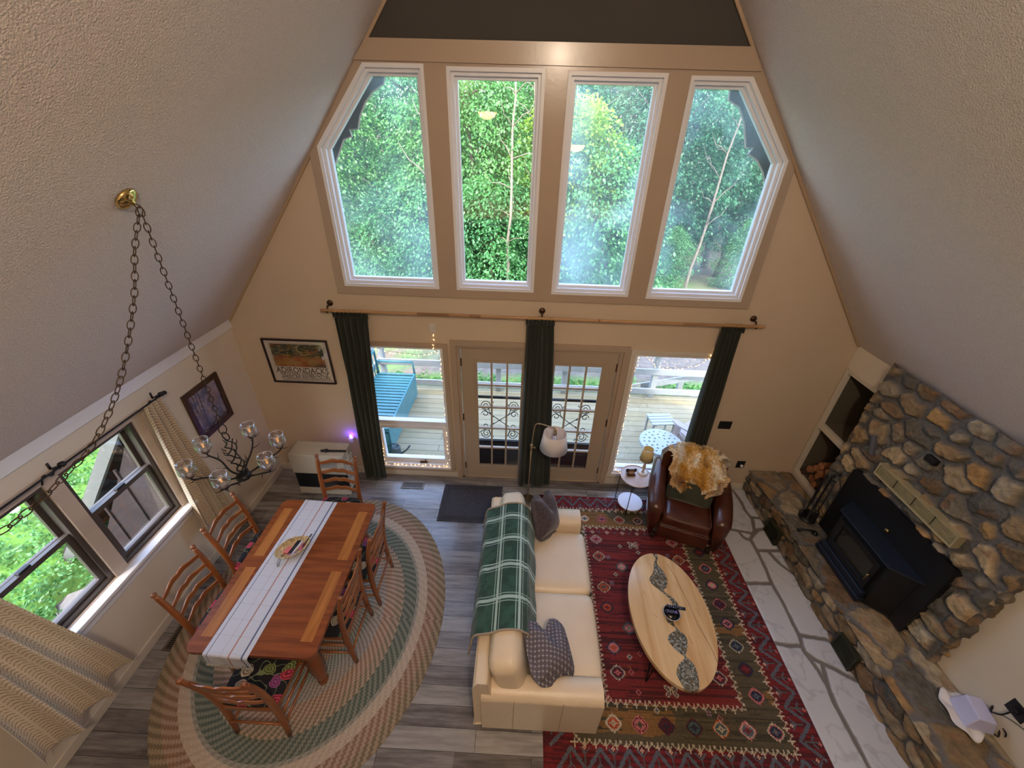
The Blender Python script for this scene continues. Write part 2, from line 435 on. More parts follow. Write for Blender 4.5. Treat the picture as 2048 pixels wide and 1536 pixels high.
struct(obj('wall_gable_peak', MB().poly([(XL+(ZS-KH)/SL,ZS),(XR-(ZS-KH)/SL,ZS),(XM,ZR)], (), 'y', .004, .16), M_PEAK))

# side walls
struct(obj('wall_left', MB().poly([(YB,-.1),(0,-.1),(0,KH),(YB,KH)], [rect(-2.98,-1.44,.88,2.0)], 'x', XL-.16, XL), M_WALL2))
struct(obj('wall_right', MB().poly([(YB,-.1),(0,-.1),(0,KH),(YB,KH)], [rect(-.50,-.06,1.24,1.95), rect(-.50,-.06,.46,1.17)], 'x', XR, XR+.03), M_WALL2))
struct(obj('wall_back', MB().poly([(XL,-.1),(XR,-.1),(XR,KH),(XM,ZR),(XL,KH)], (), 'y', YB-.15, YB), M_CEIL))
T = .2
cl = MB()
cl.add([(XL,0,KH),(XM,0,ZR),(XM,YB,ZR),(XL,YB,KH),(XL-.0,0,KH+T*1.3),(XM,0,ZR+T*1.3),(XM,YB,ZR+T*1.3),(XL,YB,KH+T*1.3)],
       [(0,1,2,3),(7,6,5,4),(0,4,5,1),(2,6,7,3),(3,7,4,0)])
cl.add([(XR,0,KH),(XM,0,ZR),(XM,YB,ZR),(XR,YB,KH),(XR,0,KH+T*1.3),(XM,0,ZR+T*1.3),(XM,YB,ZR+T*1.3),(XR,YB,KH+T*1.3)],
       [(3,2,1,0),(4,5,6,7),(1,5,4,0),(3,7,6,2),(0,4,7,3)])
struct(obj('ceiling', cl, M_CEIL))
# bead trim where the slopes meet the gable
for s, nm in ((-1, 'trim_1'), (1, 'trim_2')):
    x0 = XL+.0 if s < 0 else XR
    struct(obj(nm, MB().obox((x0, -.012, KH), (XM, -.012, ZR), .045, .024, up=(0,1,0)), M_BEAD, bevel=.008))
# crown moulding on the knee wall, baseboards
struct(obj('trim_3', MB().poly([(XL,KH-.075),(XL+.018,KH-.075),(XL+.018,KH-.03),(XL+.04,KH+.045),(XL,KH)], (), 'y', YB, 0), M_WHITE, bevel=.004))
def base(nm, mb): struct(obj(nm, mb, M_CREAM, bevel=.006))
base('baseboard_left', MB().box(XL, XL+.016, YB, 0, 0, .10))
b = MB(); b.box(XL, -1.03, -.016, 0, 0, .11); b.box(1.03, 2.97, -.016, 0, 0, .11); base('baseboard_front', b)

# ---------------------------------------------------------------- the big trim board around the four upper windows
tr = [(-2.205,2.665),(2.165,2.655),(2.14,3.955),(XR-(4.785-KH)/SL-.005,4.785),(XL+(4.785-KH)/SL+.005,4.785),(-2.195,3.965)]
struct(obj('trim_4', MB().poly(tr, [UP[1],UP[2],UP[3],UP[4]], 'y', -.028, 0), M_TRIM, bevel=.004))
# header board a little proud of it
struct(obj('trim_5', MB().poly([(-1.665,4.645),(1.61,4.635),(1.50,4.785),(-1.545,4.785)], (), 'y', -.045, -.028), M_TRIM, bevel=.004))
VB = M_WHITE
for k, pn in UP.items():
    gm = {1: M_FOG1, 2: M_GLASS, 3: M_FOG3, 4: M_FOG4}[k]
    w = MB(); ring(w, pn, .030, -.034, -.004); ring(w, inset(pn, .004), .052, .0, .05); ring(w, inset(pn, .034), .045, .05, .10)
    f = struct(obj('window_%d' % k, w, VB, bevel=.003))
    g = obj('pane', MB().poly(inset(pn, .070), (), 'y', .078, .084), gm, f)
# ---------------------------------------------------------------- lower windows: a fixed pane over an awning sash
for k, pn in LOW.items():
    x0, x1, z0, z1 = pn[0][0], pn[1][0], pn[0][1], pn[2][1]
    w = MB(); ring(w, pn, .03, .0, .16); ring(w, inset(pn, .028), .022, .06, .13)
    if k == 5:
        w.box(x0+.03, x1-.03, .06, .13, z0+.66, z0+.74); w.box(x0+.03, x1-.03, .02, .10, z0+.735, z0+.765)
        ring(w, rect(x0+.05, x1-.05, z0+.05, z0+.66), .045, .05, .12)
    f = struct(obj('window_%d' % k, w, VB, bevel=.003))
    obj('pane', MB().poly(rect(x0+.05, x1-.05, z0+(.74 if k == 5 else .05), z1-.05), (), 'y', .094, .10), M_GLASS, f)
    if k == 5: obj('sash_pane', MB().poly(rect(x0+.09, x1-.09, z0+.09, z0+.62), (), 'y', .082, .088), M_GLASS, f)
    obj('sill_board', MB().box(x0, x1, -.03, .05, z0-.03, z0+.005), M_WHITE, f, bevel=.004)
    if k == 5: cr = MB(); cr.box((x0+x1)/2+.06, (x0+x1)/2+.16, .02, .05, z0+.035, z0+.05); cr.cyl(((x0+x1)/2+.13, .03, z0+.045), ((x0+x1)/2+.15, -.0, z0+.12), .008); obj('crank_handle', cr, M_BRONZE, f)
    c = MB(); c.poly(rect(x0-.055, x1+.055, z0-.05, z1+.055), [pn], 'y', -.02, 0); c.box(x0-.07, x1+.07, -.03, 0, z0-.065, z0-.045)
    obj('casing', c, M_TRIM if k == 5 else M_CREAM, f, bevel=.004)

# ---------------------------------------------------------------- French doors
fr = MB(); fr.poly([(-1.03,0),(-.965,0),(-.965,2.085),(.965,2.085),(.965,0),(1.03,0),(1.03,2.15),(-1.03,2.15)], (), 'y', -.025, 0)
fr.poly([(-.97,0),(-.925,0),(-.925,2.05),(.925,2.05),(.925,0),(.97,0),(.97,2.09),(-.97,2.09)], (), 'y', 0, .16)
fr.box(-.97, .97, -.0, .16, -.02, .015)
struct(obj('door_frame', fr, M_TRIM, bevel=.004))
for k, (x0, x1) in {1: (-.917, -.003), 2: (.003, .917)}.items():
    gx0, gx1 = (x0+.175, x1-.175) if k == 1 else (x0+.175, x1-.155)
    gz0, gz1 = .215, 1.88
    d = MB(); d.poly(rect(x0, x1, .012, 2.04), [rect(gx0, gx1, gz0, gz1)], 'y', .015, .06)
    dd = struct(obj('door_%d' % k, d, M_DOOR, bevel=.003))
    m_ = MB(); ring(m_, rect(gx0-.012, gx1+.012, gz0-.012, gz1+.012), .03, .003, .02)
    for i in (1, 2): xx = gx0+(gx1-gx0)*i/3; m_.box(xx-.011, xx+.011, .006, .045, gz0, gz1)
    for j in range(1, 5): zz = gz0+(gz1-gz0)*j/5; m_.box(gx0, gx1, .007, .044, zz-.011, zz+.011)
    obj('muntin_grid', m_, M_DOOR, dd, bevel=.002)
    obj('pane', MB().box(gx0-.005, gx1+.005, .026, .031, gz0-.005, gz1+.005), M_GLASS, dd)
    hx = x0 if k == 1 else x1
    for hz in (.22, 1.05, 1.86): obj('hinge', MB().cyl((hx, .008, hz-.05), (hx, .008, hz+.05), .009), M_BRONZE, dd)
    if k == 2: obj('door_handle', MB().cyl((x0+.07, -.005, .98), (x0+.07, -.04, .98), .025), M_ABRASS, dd); 
    # outer screen door with scrolled ironwork
    sx0, sx1 = x0+.03, x1-.03
    s_ = MB(); ring(s_, rect(sx0, sx1, .02, 2.03), .055, .115, .14); s_.box(sx0, sx1, .118, .138, 1.28, 1.315); s_.box(sx0, sx1, .118, .138, .55, .585)
    so = tag(obj('screen_door', s_, M_BLACK, None), 'black outer screen door with scrolled ironwork behind the %s French door' % ('left' if k == 1 else 'right'), 'screen door', 'screen doors')
    sw = MB(); cx_ = (gx0+gx1)/2; rr = .0055; yy = .128
    a0, a1, b0, b1 = cx_-.27, cx_+.27, .60, 1.27
    for zc_ in (.93,):
        sw.tube([(a0, yy, zc_-.22), (a1, yy, zc_+.22)], rr, 6); sw.tube([(a0, yy, zc_+.22), (a1, yy, zc_-.22)], rr, 6)
        for sx_ in (-1, 1):
            for sz_ in (-1, 1):
                pts = []
                for t in range(30):
                    a = t/29*1.75*2*PI; r = .085*(1-t/29*.80)
                    pts.append((cx_+sx_*(.175+r*math.cos(a)*.8), yy, zc_+sz_*(.225+r*math.sin(a))))
                sw.tube(pts, rr, 6)
                pts = [(cx_+sx_*(.08+.06*math.sin(t/12*PI)), yy, zc_+sz_*(.05+.24*t/12)) for t in range(13)]; sw.tube(pts, rr, 6)
                sw.tube([(cx_+sx_*(.19+.05*math.cos(t/14*2.2*PI)*(1-t/20)), yy, zc_+sz_*(.10+.05*math.sin(t/14*2.2*PI)*(1-t/20))) for t in range(15)], rr, 6)
    sw.tube([(cx_-.33, yy, .60), (cx_+.33, yy, .60)], rr, 6)
    obj('scroll_ironwork', sw, M_BLACK, so)
    obj('kick_panel', MB().box(sx0+.05, sx1-.05, .122, .134, .07, .56), mat('dark_kick_panel_%d' % k, (.018,.020,.028), .5), so)

# ---------------------------------------------------------------- left window: two double-hung units side by side
M_DKFR = mat('dark_bronze_window_frame', (.065,.055,.05), .4)
M_LTWOOD = mat('pinkish_wood_casing', (.52,.44,.37), .5, var=.12, vs=6, stretch=(1,.3,1))
cs = MB(); cs.poly(rect(-3.02,-1.40,.86,2.04), [rect(-2.93,-2.245,.905,1.98), rect(-2.135,-1.485,.905,1.98)], 'x', XL-.02, XL+.012)
w7 = struct(obj('window_7', cs, M_LTWOOD, bevel=.004))
sl_ = MB(); sl_.box(XL-.02, XL+.09, -3.06, -1.36, .865, .90); sl_.box(XL, XL+.02, -3.03, -1.40, .74, .866)
obj('window_sill', sl_, mat('white_sill_paint', (.74,.76,.80), .35), w7, bevel=.006)
for (y0, y1, nm) in ((-2.93, -2.245, 'left'), (-2.135, -1.485, 'right')):
    f = MB(); ring(f, rect(y0, y1, .905, 1.98), .035, XL-.13, XL-.01, 'x'); fo = obj('sash_frame', f, M_DKFR, w7, bevel=.003)
    s1 = MB(); ring(s1, rect(y0+.03, y1-.03, 1.46, 1.95), .04, XL-.11, XL-.08, 'x'); up_ = obj('upper_sash', s1, M_DKFR, w7, bevel=.003)
    s2 = MB(); ring(s2, rect(y0+.03, y1-.03, .935, 1.505), .045, XL-.07, XL-.035, 'x'); lo_ = obj('lower_sash', s2, M_DKFR, w7, bevel=.003)
    obj('pane', MB().box(XL-.097, XL-.093, y0+.06, y1-.06, 1.49, 1.92), M_GLASS, up_)
    obj('pane', MB().box(XL-.055, XL-.05, y0+.06, y1-.06, .97, 1.47), M_GLASS, lo_)
    ym = (y0+y1)/2; obj('sash_lock', MB().box(XL-.07, XL-.03, ym-.04, ym+.04, 1.505, 1.525), M_BLACK, lo_, bevel=.006)

# ---------------------------------------------------------------- cubbies in the right wall
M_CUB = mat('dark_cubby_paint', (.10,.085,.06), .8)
cb = MB()
for (z0, z1) in ((1.24,1.95), (.46,1.17)):
    cb.add([(XR+.03,-.06,z0),(XR+.03,-.56,z0),(XR+.55,-.56,z0),(XR+.55,-.06,z0),(XR+.03,-.06,z1),(XR+.03,-.56,z1),(XR+.55,-.56,z1),(XR+.55,-.06,z1)],
           [(0,1,2,3),(4,7,6,5),(2,6,7,3),(0,3,7,4),(1,5,6,2)])
struct(obj('wall_cubby', cb, M_CUB))
ct = MB(); ct.box(XR-.02, XR+.03, -.52, -.045, 1.17, 1.245); ct.box(XR-.018, XR+.02, -.055, -.015, .40, 1.99); ct.box(XR-.022, XR+.02, -.52, -.02, .395, .465); ct.box(XR-.012, XR+.02, -.52, -.02, 1.945, 1.99)
struct(obj('trim_6', ct, M_CREAM, bevel=.004))
# ================================================================ outside
M_DECK = None
def deck_mat():
    m, nt, b = newmat('new_yellow_deck_board'); b.inputs['Roughness'].default_value = .6
    tc = N(nt, 'ShaderNodeTexCoord'); br = N(nt, 'ShaderNodeTexBrick'); nt.links.new(tc.outputs['Object'], br.inputs['Vector'])
    br.offset = .4; br.inputs['Brick Width'].default_value = 3.6; br.inputs['Row Height'].default_value = .142; br.inputs['Scale'].default_value = 1
    br.inputs['Mortar Size'].default_value = .0045; br.inputs['Color1'].default_value = (.32,.27,.15,1); br.inputs['Color2'].default_value = (.35,.31,.20,1); br.inputs['Mortar'].default_value = (.06,.05,.045,1)
    mp = N(nt, 'ShaderNodeMapping'); mp.inputs['Scale'].default_value = (1.2,10,1); nt.links.new(tc.outputs['Object'], mp.inputs['Vector'])
    nz = N(nt, 'ShaderNodeTexNoise'); nz.inputs['Scale'].default_value = 1.6; nz.inputs['Detail'].default_value = 5; nt.links.new(mp.outputs['Vector'], nz.inputs['Vector'])
    cr = N(nt, 'ShaderNodeMapRange'); cr.inputs['To Min'].default_value = .75; cr.inputs['To Max'].default_value = 1.2; nt.links.new(nz.outputs['Fac'], cr.inputs['Value'])
    vm = N(nt, 'ShaderNodeVectorMath', operation='SCALE'); nt.links.new(br.outputs['Color'], vm.inputs[0]); nt.links.new(cr.outputs[0], vm.inputs['Scale'])
    nt.links.new(vm.outputs[0], b.inputs['Base Color']); return m
M_DECK = deck_mat()
struct(obj('floor_deck', MB().box(-4.2, 4.6, .16, 2.43, -.14, -.05), M_DECK))
M_RAIL = mat('weathered_white_rail_paint', (.34,.37,.39), .5, var=.06, vs=5)
# railing: one thing, posts and rails as parts
rl = thing('deck_railing', 'white board railing with posts around the wooden deck outside', 'railing', (0, 2.35, -.05))
for px in (-2.80, -.62, .62, 2.29, 3.9): obj('post', MB().box(px-.05, px+.05, -.01, .09, -.25, .98), M_RAIL, rl, bevel=.006)
for z in (.09, .51, .90): obj('rail', MB().box(-2.85, 4.5, -.045, -.008, z, z+.12), M_RAIL, rl, bevel=.004)
obj('cap_rail', MB().box(-2.9, 4.5, -.06, .10, 1.02, 1.05), M_RAIL, rl, bevel=.004)
for z in (.09, .51, .90): obj('side_rail', MB().box(-2.87, -2.835, -2.15, -.05, z, z+.12), M_RAIL, rl, bevel=.004)
for py in (-.9, -1.9): obj('post', MB().box(-2.96, -2.87, py-.045, py+.045, -.25, 1.0), M_RAIL, rl, bevel=.006)
# stair handrail sloping down beyond the railing on the right
sr = thing('stair_handrail', 'white stair handrail sloping beside the deck railing, seen through right lower window', 'handrail', (0, 2.75, -.05))
obj('rail', MB().obox((1.4,-.20,-.05), (4.2,-.20,.62), .035, .12), M_RAIL, sr); obj('rail', MB().obox((2.9,-.16,-.22), (4.4,-.16,.12), .035, .10), M_RAIL, sr)
obj('post', MB().box(2.86,2.96,-.15,-.06,-.6,.42), M_RAIL, sr, bevel=.005)

# ---------------------------------------------------------------- teal storage bench with a slatted seat
M_TEAL = mat('teal_outdoor_paint', (.06,.22,.26), .35, var=.08, vs=3)
tb = thing('deck_bench', 'teal blue slatted outdoor bench standing on the deck', 'bench', (-2.46, 1.25, -.05))
sl2 = MB()
for i in range(17): y = -.72+i*.086; sl2.box(-.30, .33, y, y+.062, .46, .48)
obj('seat_slats', sl2, M_TEAL, tb, bevel=.004)
obj('side_panel', MB().box(.33, .36, -.80, .80, .06, .50), M_TEAL, tb, bevel=.01)
obj('seat_frame', MB().box(-.33, .345, -.80, -.75, .40, .49).box(-.33, .345, .75, .80, .40, .49).box(-.33, -.30, -.8, .8, .40, .49).box(-.30, .33, -.03, .03, .44, .47), M_TEAL, tb, bevel=.004)
obj('end_panel', MB().box(-.33, .345, -.80, -.77, .06, .42), M_TEAL, tb); obj('end_panel', MB().box(-.33, .345, .77, .80, .06, .42), M_TEAL, tb)
obj('armrest', MB().tube([(-.33,.80,.47),(-.33,.84,.70),(.32,.84,.70),(.345,.80,.47)], .022, 8), M_TEAL, tb, smooth=True)
bb = MB()
bb.tube([(-.31,-.80,.47),(-.335,-.80,.92),(-.335,.80,.92),(-.31,.80,.47)], .022, 8)
for i in range(14): y = -.70+i*.105; bb.tube([(-.315,y,.49),(-.335,y,.92)], .009, 6)
obj('backrest', bb, M_TEAL, tb, smooth=True)
for (x, y) in ((-.30,-.76), (.31,-.76), (-.30,.76), (.31,.76)): obj('leg', MB().box(x-.03, x+.03, y-.03, y+.03, 0, .44), M_TEAL, tb, bevel=.004)
wb = tag(obj('watering_can', MB().lathe([(.07,0),(.075,.03),(.07,.19),(.055,.21),(.05,.20)], (0,0,0), 20).tube([(.06,0,.06),(.16,0,.14),(.22,0,.23)], [.016,.012,.014], 8).tube(spline([(-.07,0,.05),(-.14,0,.12),(-.10,0,.22),(0,0,.26)], 5), .008, 6), mat('dark_grey_green_enamel', (.05,.08,.09), .4), None, smooth=True, loc=(-2.03, .40, -.05)), 'small dark watering can on deck boards beside teal bench end', 'watering can')

# ---------------------------------------------------------------- white lace-edged metal table and a pale slat chair
M_WMET = mat('white_painted_metal', (.42,.47,.50), .45)
lt = thing('patio_table', 'white round patio table with lacy scalloped edge on the deck', 'table', (1.90, .52, -.05))
P_ = []
for k in range(72):
    a = 2*PI*k/72; r = .30+.012*abs(math.sin(9*a*2)); P_.append((r*math.cos(a), r*math.sin(a)))
hol = []
for (hr, cnt, sz) in ((.24, 18, .016), (.17, 12, .020), (.10, 8, .018)):
    for k in range(cnt):
        a = 2*PI*k/cnt; cx_, cy_ = hr*math.cos(a), hr*math.sin(a)
        hol.append([(cx_+sz*math.cos(q*PI/3+a), cy_+sz*math.sin(q*PI/3+a)*.8) for q in range(6)])
obj('table_top', MB().poly(P_, hol, 'z', .40, .415), M_WMET, lt)
obj('rim', MB().lathe([(.295,.36),(.302,.36),(.302,.40),(.295,.40)], n=48), M_WMET, lt)
for k in range(3):
    a = 2*PI*k/3+.5; obj('leg', MB().tube(spline([(.20*math.cos(a), .20*math.sin(a), .40), (.10*math.cos(a), .10*math.sin(a), .2), (.24*math.cos(a), .24*math.sin(a), 0)], 6), .012, 8), M_WMET, lt, smooth=True)
M_PINK = mat('pale_pinkish_white_plastic', (.42,.35,.36), .45)
wc = thing('deck_chair', 'pale pinkish white lounge chair on the deck behind leather armchair', 'chair', (2.62, .80, -.05), rz=math.radians(215))
for i in range(5):
    x = -.24+i*.12; hh = .82-.22*abs(i-2)/2
    obj('back_slat', MB().obox((x, .22, .34), (x*1.25, .50, .34+hh*.85), .105, .018, up=(0,1,0)), M_PINK, wc, bevel=.01)
obj('seat', MB().obox((0,.26,.30), (0,-.30,.40), .56, .02), M_PINK, wc, bevel=.01)
for s in (-1, 1):
    obj('armrest', MB().poly([(s*.28,.34),(s*.38,.34),(s*.42,-.20),(s*.38,-.32),(s*.30,-.30)], (), 'z', .56, .58), M_PINK, wc, bevel=.006)
    obj('leg', MB().obox((s*.31,-.26,0), (s*.31,-.24,.56), .03, .10), M_PINK, wc); obj('leg', MB().obox((s*.30,.42,0), (s*.30,-.28,.38), .03, .10), M_PINK, wc)
fs_ = thing('foot_stool', 'small white slatted stool on the deck beyond the lacy table', 'stool', (2.12, 1.22, -.05), rz=.1)
for i in range(4): obj('slat', MB().box(-.20, .20, -.15+i*.078, -.085+i*.078, .30, .32), M_WMET, fs_, bevel=.004)
for (x, y) in ((-.17,-.13), (.17,-.13), (-.17,.13), (.17,.13)): obj('leg', MB().box(x-.015, x+.015, y-.015, y+.015, 0, .30), M_WMET, fs_)

# ---------------------------------------------------------------- scrolled rake boards outside the upper windows, roof edge
M_FRET = mat('dark_brown_rake_board', (.035,.028,.022), .7); M_FRETE = mat('pale_board_edge', (.45,.42,.34), .6)
def fret(nm, pts, s, lab):
    # inner outline points (x, z) at y .35; outer follows the slope
    o_ = [(x+s*.75 if False else (XM+s*(abs(XM-x)) ), z) for (x, z) in pts]
    out = [((zz-KH)/SL, zz) for zz in (pts[0][1]+.35, pts[-1][1]-.25)]
    po = [(XM+s*(3.54-q), z) for (q, z) in out]
    poly = [po[0]] + [(XM+s*abs(x-XM), z) for x, z in pts][:0] + pts + [po[1]]
    o = tag(obj(nm, MB().poly(poly, (), 'y', .30, .34), M_FRET), lab, 'trim board', None)
    obj('pale_edge', MB().tube([(x, .32, z) for x, z in pts], .012, 6), M_FRETE, o)
fret('rake_board', [(-1.38,4.95),(-1.50,4.70),(-1.515,4.62),(-1.55,4.52),(-1.66,4.46),(-1.74,4.38),(-1.81,4.27),(-1.845,4.17),(-1.925,4.165),(-1.915,4.11),(-2.00,4.08),(-2.06,3.98),(-2.13,3.86)], -1, 'dark scrolled roof-edge board outside leftmost upper window')
fret('rake_board', [(1.40,4.95),(1.515,4.68),(1.54,4.55),(1.55,4.47),(1.66,4.42),(1.74,4.31),(1.785,4.20),(1.82,4.11),(1.89,4.11),(1.86,4.06),(1.96,4.01),(2.05,3.91),(2.11,3.80)], 1, 'dark scrolled roof-edge board outside rightmost upper window')
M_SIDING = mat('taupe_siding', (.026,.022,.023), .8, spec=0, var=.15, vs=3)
xe = -5.62; ze = KH+(xe-XL)*SL
sd_ = MB(); sd_.poly([(XL-.16,-.28),(xe+.4,-.28),(XL-.16,KH-.25)], (), 'y', -1.24, -1.20)
for x in (-3.95,-4.35,-4.75): sd_.box(x-.015, x+.015, -1.262, -1.24, -.25, min(KH-.3, KH+(x-XL)*SL-.15))
struct(obj('wall_siding', sd_, M_SIDING))
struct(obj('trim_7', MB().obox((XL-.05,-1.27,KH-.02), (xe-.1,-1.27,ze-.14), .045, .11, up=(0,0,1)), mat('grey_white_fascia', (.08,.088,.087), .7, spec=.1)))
ro = MB(); ro.add([(XL,-1.25,KH+.02),(xe-.3,-1.25,ze-.36),(xe-.3,.5,ze-.36),(XL,.5,KH+.02),(XL,-1.25,KH+.14),(xe-.3,-1.25,ze-.24),(xe-.3,.5,ze-.24),(XL,.5,KH+.14)], [(0,1,2,3),(7,6,5,4),(0,4,5,1),(2,6,7,3),(1,5,6,2),(3,7,4,0)])
struct(obj('roof_eave', ro, M_SIDING))
# gable roof overhang in front (dark underside)
go = MB()
for s in (-1, 1):
    xa = XL if s < 0 else XR
    go.add([(xa,.0,KH+.03),(XM,.0,ZR+.03),(XM,.55,ZR+.03),(xa,.55,KH+.03),(xa,.0,KH+.28),(XM,.0,ZR+.28),(XM,.55,ZR+.28),(xa,.55,KH+.28)], [(0,1,2,3),(7,6,5,4),(0,4,5,1),(2,6,7,3),(1,5,6,2),(3,7,4,0)])
struct(obj('roof_overhang', go, M_SIDING))

# ---------------------------------------------------------------- terrain
def ground_h(x, y):
    h = -.75 - .05*np.clip(y-2.5, 0, 60)*0 
    h = h + .0*x
    left = np.clip(-x-5.0, 0, 40); h = h + .42*left*(y < 60)*sstep(6, 1, y) + .10*left*sstep(1, 6, y)
    h = h - .22*sstep(2.5, 8, y) - .9*sstep(9, 20, y)*sstep(-6, 3, x)
    h = h + .16*np.clip(y-20, 0, 60)
    return h
nx, ny = 150, 170
xs = np.linspace(-32, 34, nx); ys = np.linspace(-14, 60, ny); GX, GY = np.meshgrid(xs, ys)
GZ = ground_h(GX, GY) + .12*(vnoise(GX, GY, .6, 3)-.5)
hole = (GX > XL-2.2) & (GX < XR+1.2) & (GY < 2.6); GZ = np.where(hole, -.9, GZ)
nz_ = vnoise(GX, GY, .35, 9); nz2 = vnoise(GX, GY, 1.6, 4)
soil = np.array([.13,.10,.075]); grass = np.array([.07,.17,.025]); drv = np.array([.075,.076,.08]); dirt = np.array([.10,.08,.065])
c = soil+(grass-soil)*sstep(.40,.56,nz2*.6+nz_*.4)[...,None]
c = c+(dirt-c)*(sstep(5,9,GX)*sstep(9,12,GY))[...,None]*.8
g1 = (sstep(3.9,4.3,GY)*sstep(8.6,8.0,GY)*sstep(-4.5,-1.5,GX)); c = c+(drv-c)*g1[...,None]
c = c+(grass*1.2-c)*(sstep(-5,-6.5,GX)*sstep(4,0,GY))[...,None]
M_GROUND = mat('wooded_ground', (.1,.1,.08), .95, attr=True, var=.25, vs=6, bump=.6, bs=9, bd=.05)
struct(npgrid('ground', np.stack([GX,GY,GZ],-1), M_GROUND, c.reshape(-1,3)))

# ---------------------------------------------------------------- leaves
def leafmat(name, c1, c2, trans=.45, sc=.5):
    m, nt, b = newmat(name); nt.nodes.remove(b); out = nt.nodes['Material Output']
    tc = N(nt, 'ShaderNodeTexCoord'); nz = N(nt, 'ShaderNodeTexNoise'); nz.inputs['Scale'].default_value = sc; nz.inputs['Detail'].default_value = 6; nt.links.new(tc.outputs['Object'], nz.inputs['Vector'])
    cr = N(nt, 'ShaderNodeValToRGB'); e = cr.color_ramp.elements; e[0].position = .35; e[1].position = .66; e[0].color = (*c1,1); e[1].color = (*c2,1); nt.links.new(nz.outputs['Fac'], cr.inputs['Fac'])
    df = N(nt, 'ShaderNodeBsdfDiffuse'); tl = N(nt, 'ShaderNodeBsdfTranslucent'); gl = N(nt, 'ShaderNodeBsdfGlossy'); gl.inputs['Roughness'].default_value = .45; gl.inputs['Color'].default_value = (.55,.65,.6,1)
    nt.links.new(cr.outputs[0], df.inputs['Color']); nt.links.new(cr.outputs[0], tl.inputs['Color'])
    m1 = N(nt, 'ShaderNodeMixShader'); m1.inputs[0].default_value = trans; nt.links.new(df.outputs[0], m1.inputs[1]); nt.links.new(tl.outputs[0], m1.inputs[2])
    m2 = N(nt, 'ShaderNodeMixShader'); m2.inputs[0].default_value = .05; nt.links.new(m1.outputs[0], m2.inputs[1]); nt.links.new(gl.outputs[0], m2.inputs[2]); nt.links.new(m2.outputs[0], out.inputs['Surface']); return m
LEAF = [leafmat('fresh_green_leaves', (.035,.135,.035), (.13,.34,.09)), leafmat('mid_green_leaves', (.03,.13,.045), (.09,.29,.085)), leafmat('blue_green_leaves', (.015,.085,.045), (.05,.19,.08)), leafmat('yellow_green_leaves', (.12,.26,.03), (.32,.50,.06))]
M_BARK = mat('grey_bark', (.10,.088,.07), .9, var=.3, vs=6, stretch=(4,4,1), bump=.6, bs=12, bd=.03)
def leaf_cloud(C, D, per, size, spread, droop, seed):
    r = np.random.default_rng(seed); n = len(C)
    Dn = D/np.linalg.norm(D, axis=1, keepdims=True)
    S = np.cross(Dn, [0,0,1]); S /= np.linalg.norm(S, axis=1, keepdims=True)+1e-6
    U = np.cross(S, Dn)
    t = r.random((n, per))*1.0; w = (r.random((n, per))-.5)*2*(1-.5*t)*.55; h = r.normal(0, .07, (n, per))
    P = C[:,None]+spread*(Dn[:,None]*t[...,None]+S[:,None]*w[...,None]+U[:,None]*h[...,None]); P[...,2] -= droop*spread*t**2
    P = P.reshape(-1, 3); k = len(P)
    D2 = np.repeat(Dn, per, 0)+r.normal(0,.55,(k,3)); D2[:,2] -= .45; D2 /= np.linalg.norm(D2, axis=1, keepdims=True)
    up = np.array([0,0,1.])+r.normal(0,.45,(k,3)); S2 = np.cross(D2, up); S2 /= np.linalg.norm(S2, axis=1, keepdims=True)+1e-6
    N2 = np.cross(S2, D2)
    L = size*(.7+.6*r.random((k,1))); W = L*.30
    V = np.stack([P, P+D2*L*.5+S2*W-N2*L*.05, P+D2*L, P+D2*L*.5-S2*W-N2*L*.05], 1).reshape(-1,3)
    Q = np.arange(4*k).reshape(-1,4); return V, Q
def crown(seed, R, z0, z1, n, per, size, spread=.75, droop=.5, shape=1.0):
    r = np.random.default_rng(seed); a = r.random(n)*2*PI; t = r.random(n)
    rad = R*np.sqrt(np.clip(np.sin(PI*np.clip(t*.93+.06,0,1)**shape),0,1))*(.35+.65*np.sqrt(r.random(n)))
    lump = .75+.35*np.sin(3*a+5*t+seed)+.15*np.sin(7*a-9*t); rad *= lump
    C = np.stack([rad*np.cos(a), rad*np.sin(a), z0+(z1-z0)*t], 1)
    D = np.stack([np.cos(a+r.normal(0,.5,n)), np.sin(a+r.normal(0,.5,n)), r.normal(-.12,.2,n)], 1)
    return leaf_cloud(C, D, per, size, spread, droop, seed+1)
def trunk_mb(seed, H, r0, zb):
    r = random.Random(seed); mb = MB(); pts = []; x = y = 0
    for i in range(9):
        pts.append((x, y, H*i/8)); x += r.uniform(-.10,.10); y += r.uniform(-.10,.10)
    mb.tube(pts, [r0*(1-.8*i/8) for i in range(9)], 8)
    for i in range(14):
        z = zb+(H-zb)*r.random()*.9; k = z/H*8; j = min(7, int(k)); p = Vector(pts[j]).lerp(Vector(pts[j+1]), k-j)
        a = r.uniform(0, 2*PI); l = r.uniform(.7, 1.9); d = Vector((math.cos(a), math.sin(a), r.uniform(.2,.7)))
        mb.tube([p, p+d*l*.5, p+d*l+Vector((0,0,.15))], [r0*.28, r0*.18, r0*.06], 5)
    return mb
PROTO = []
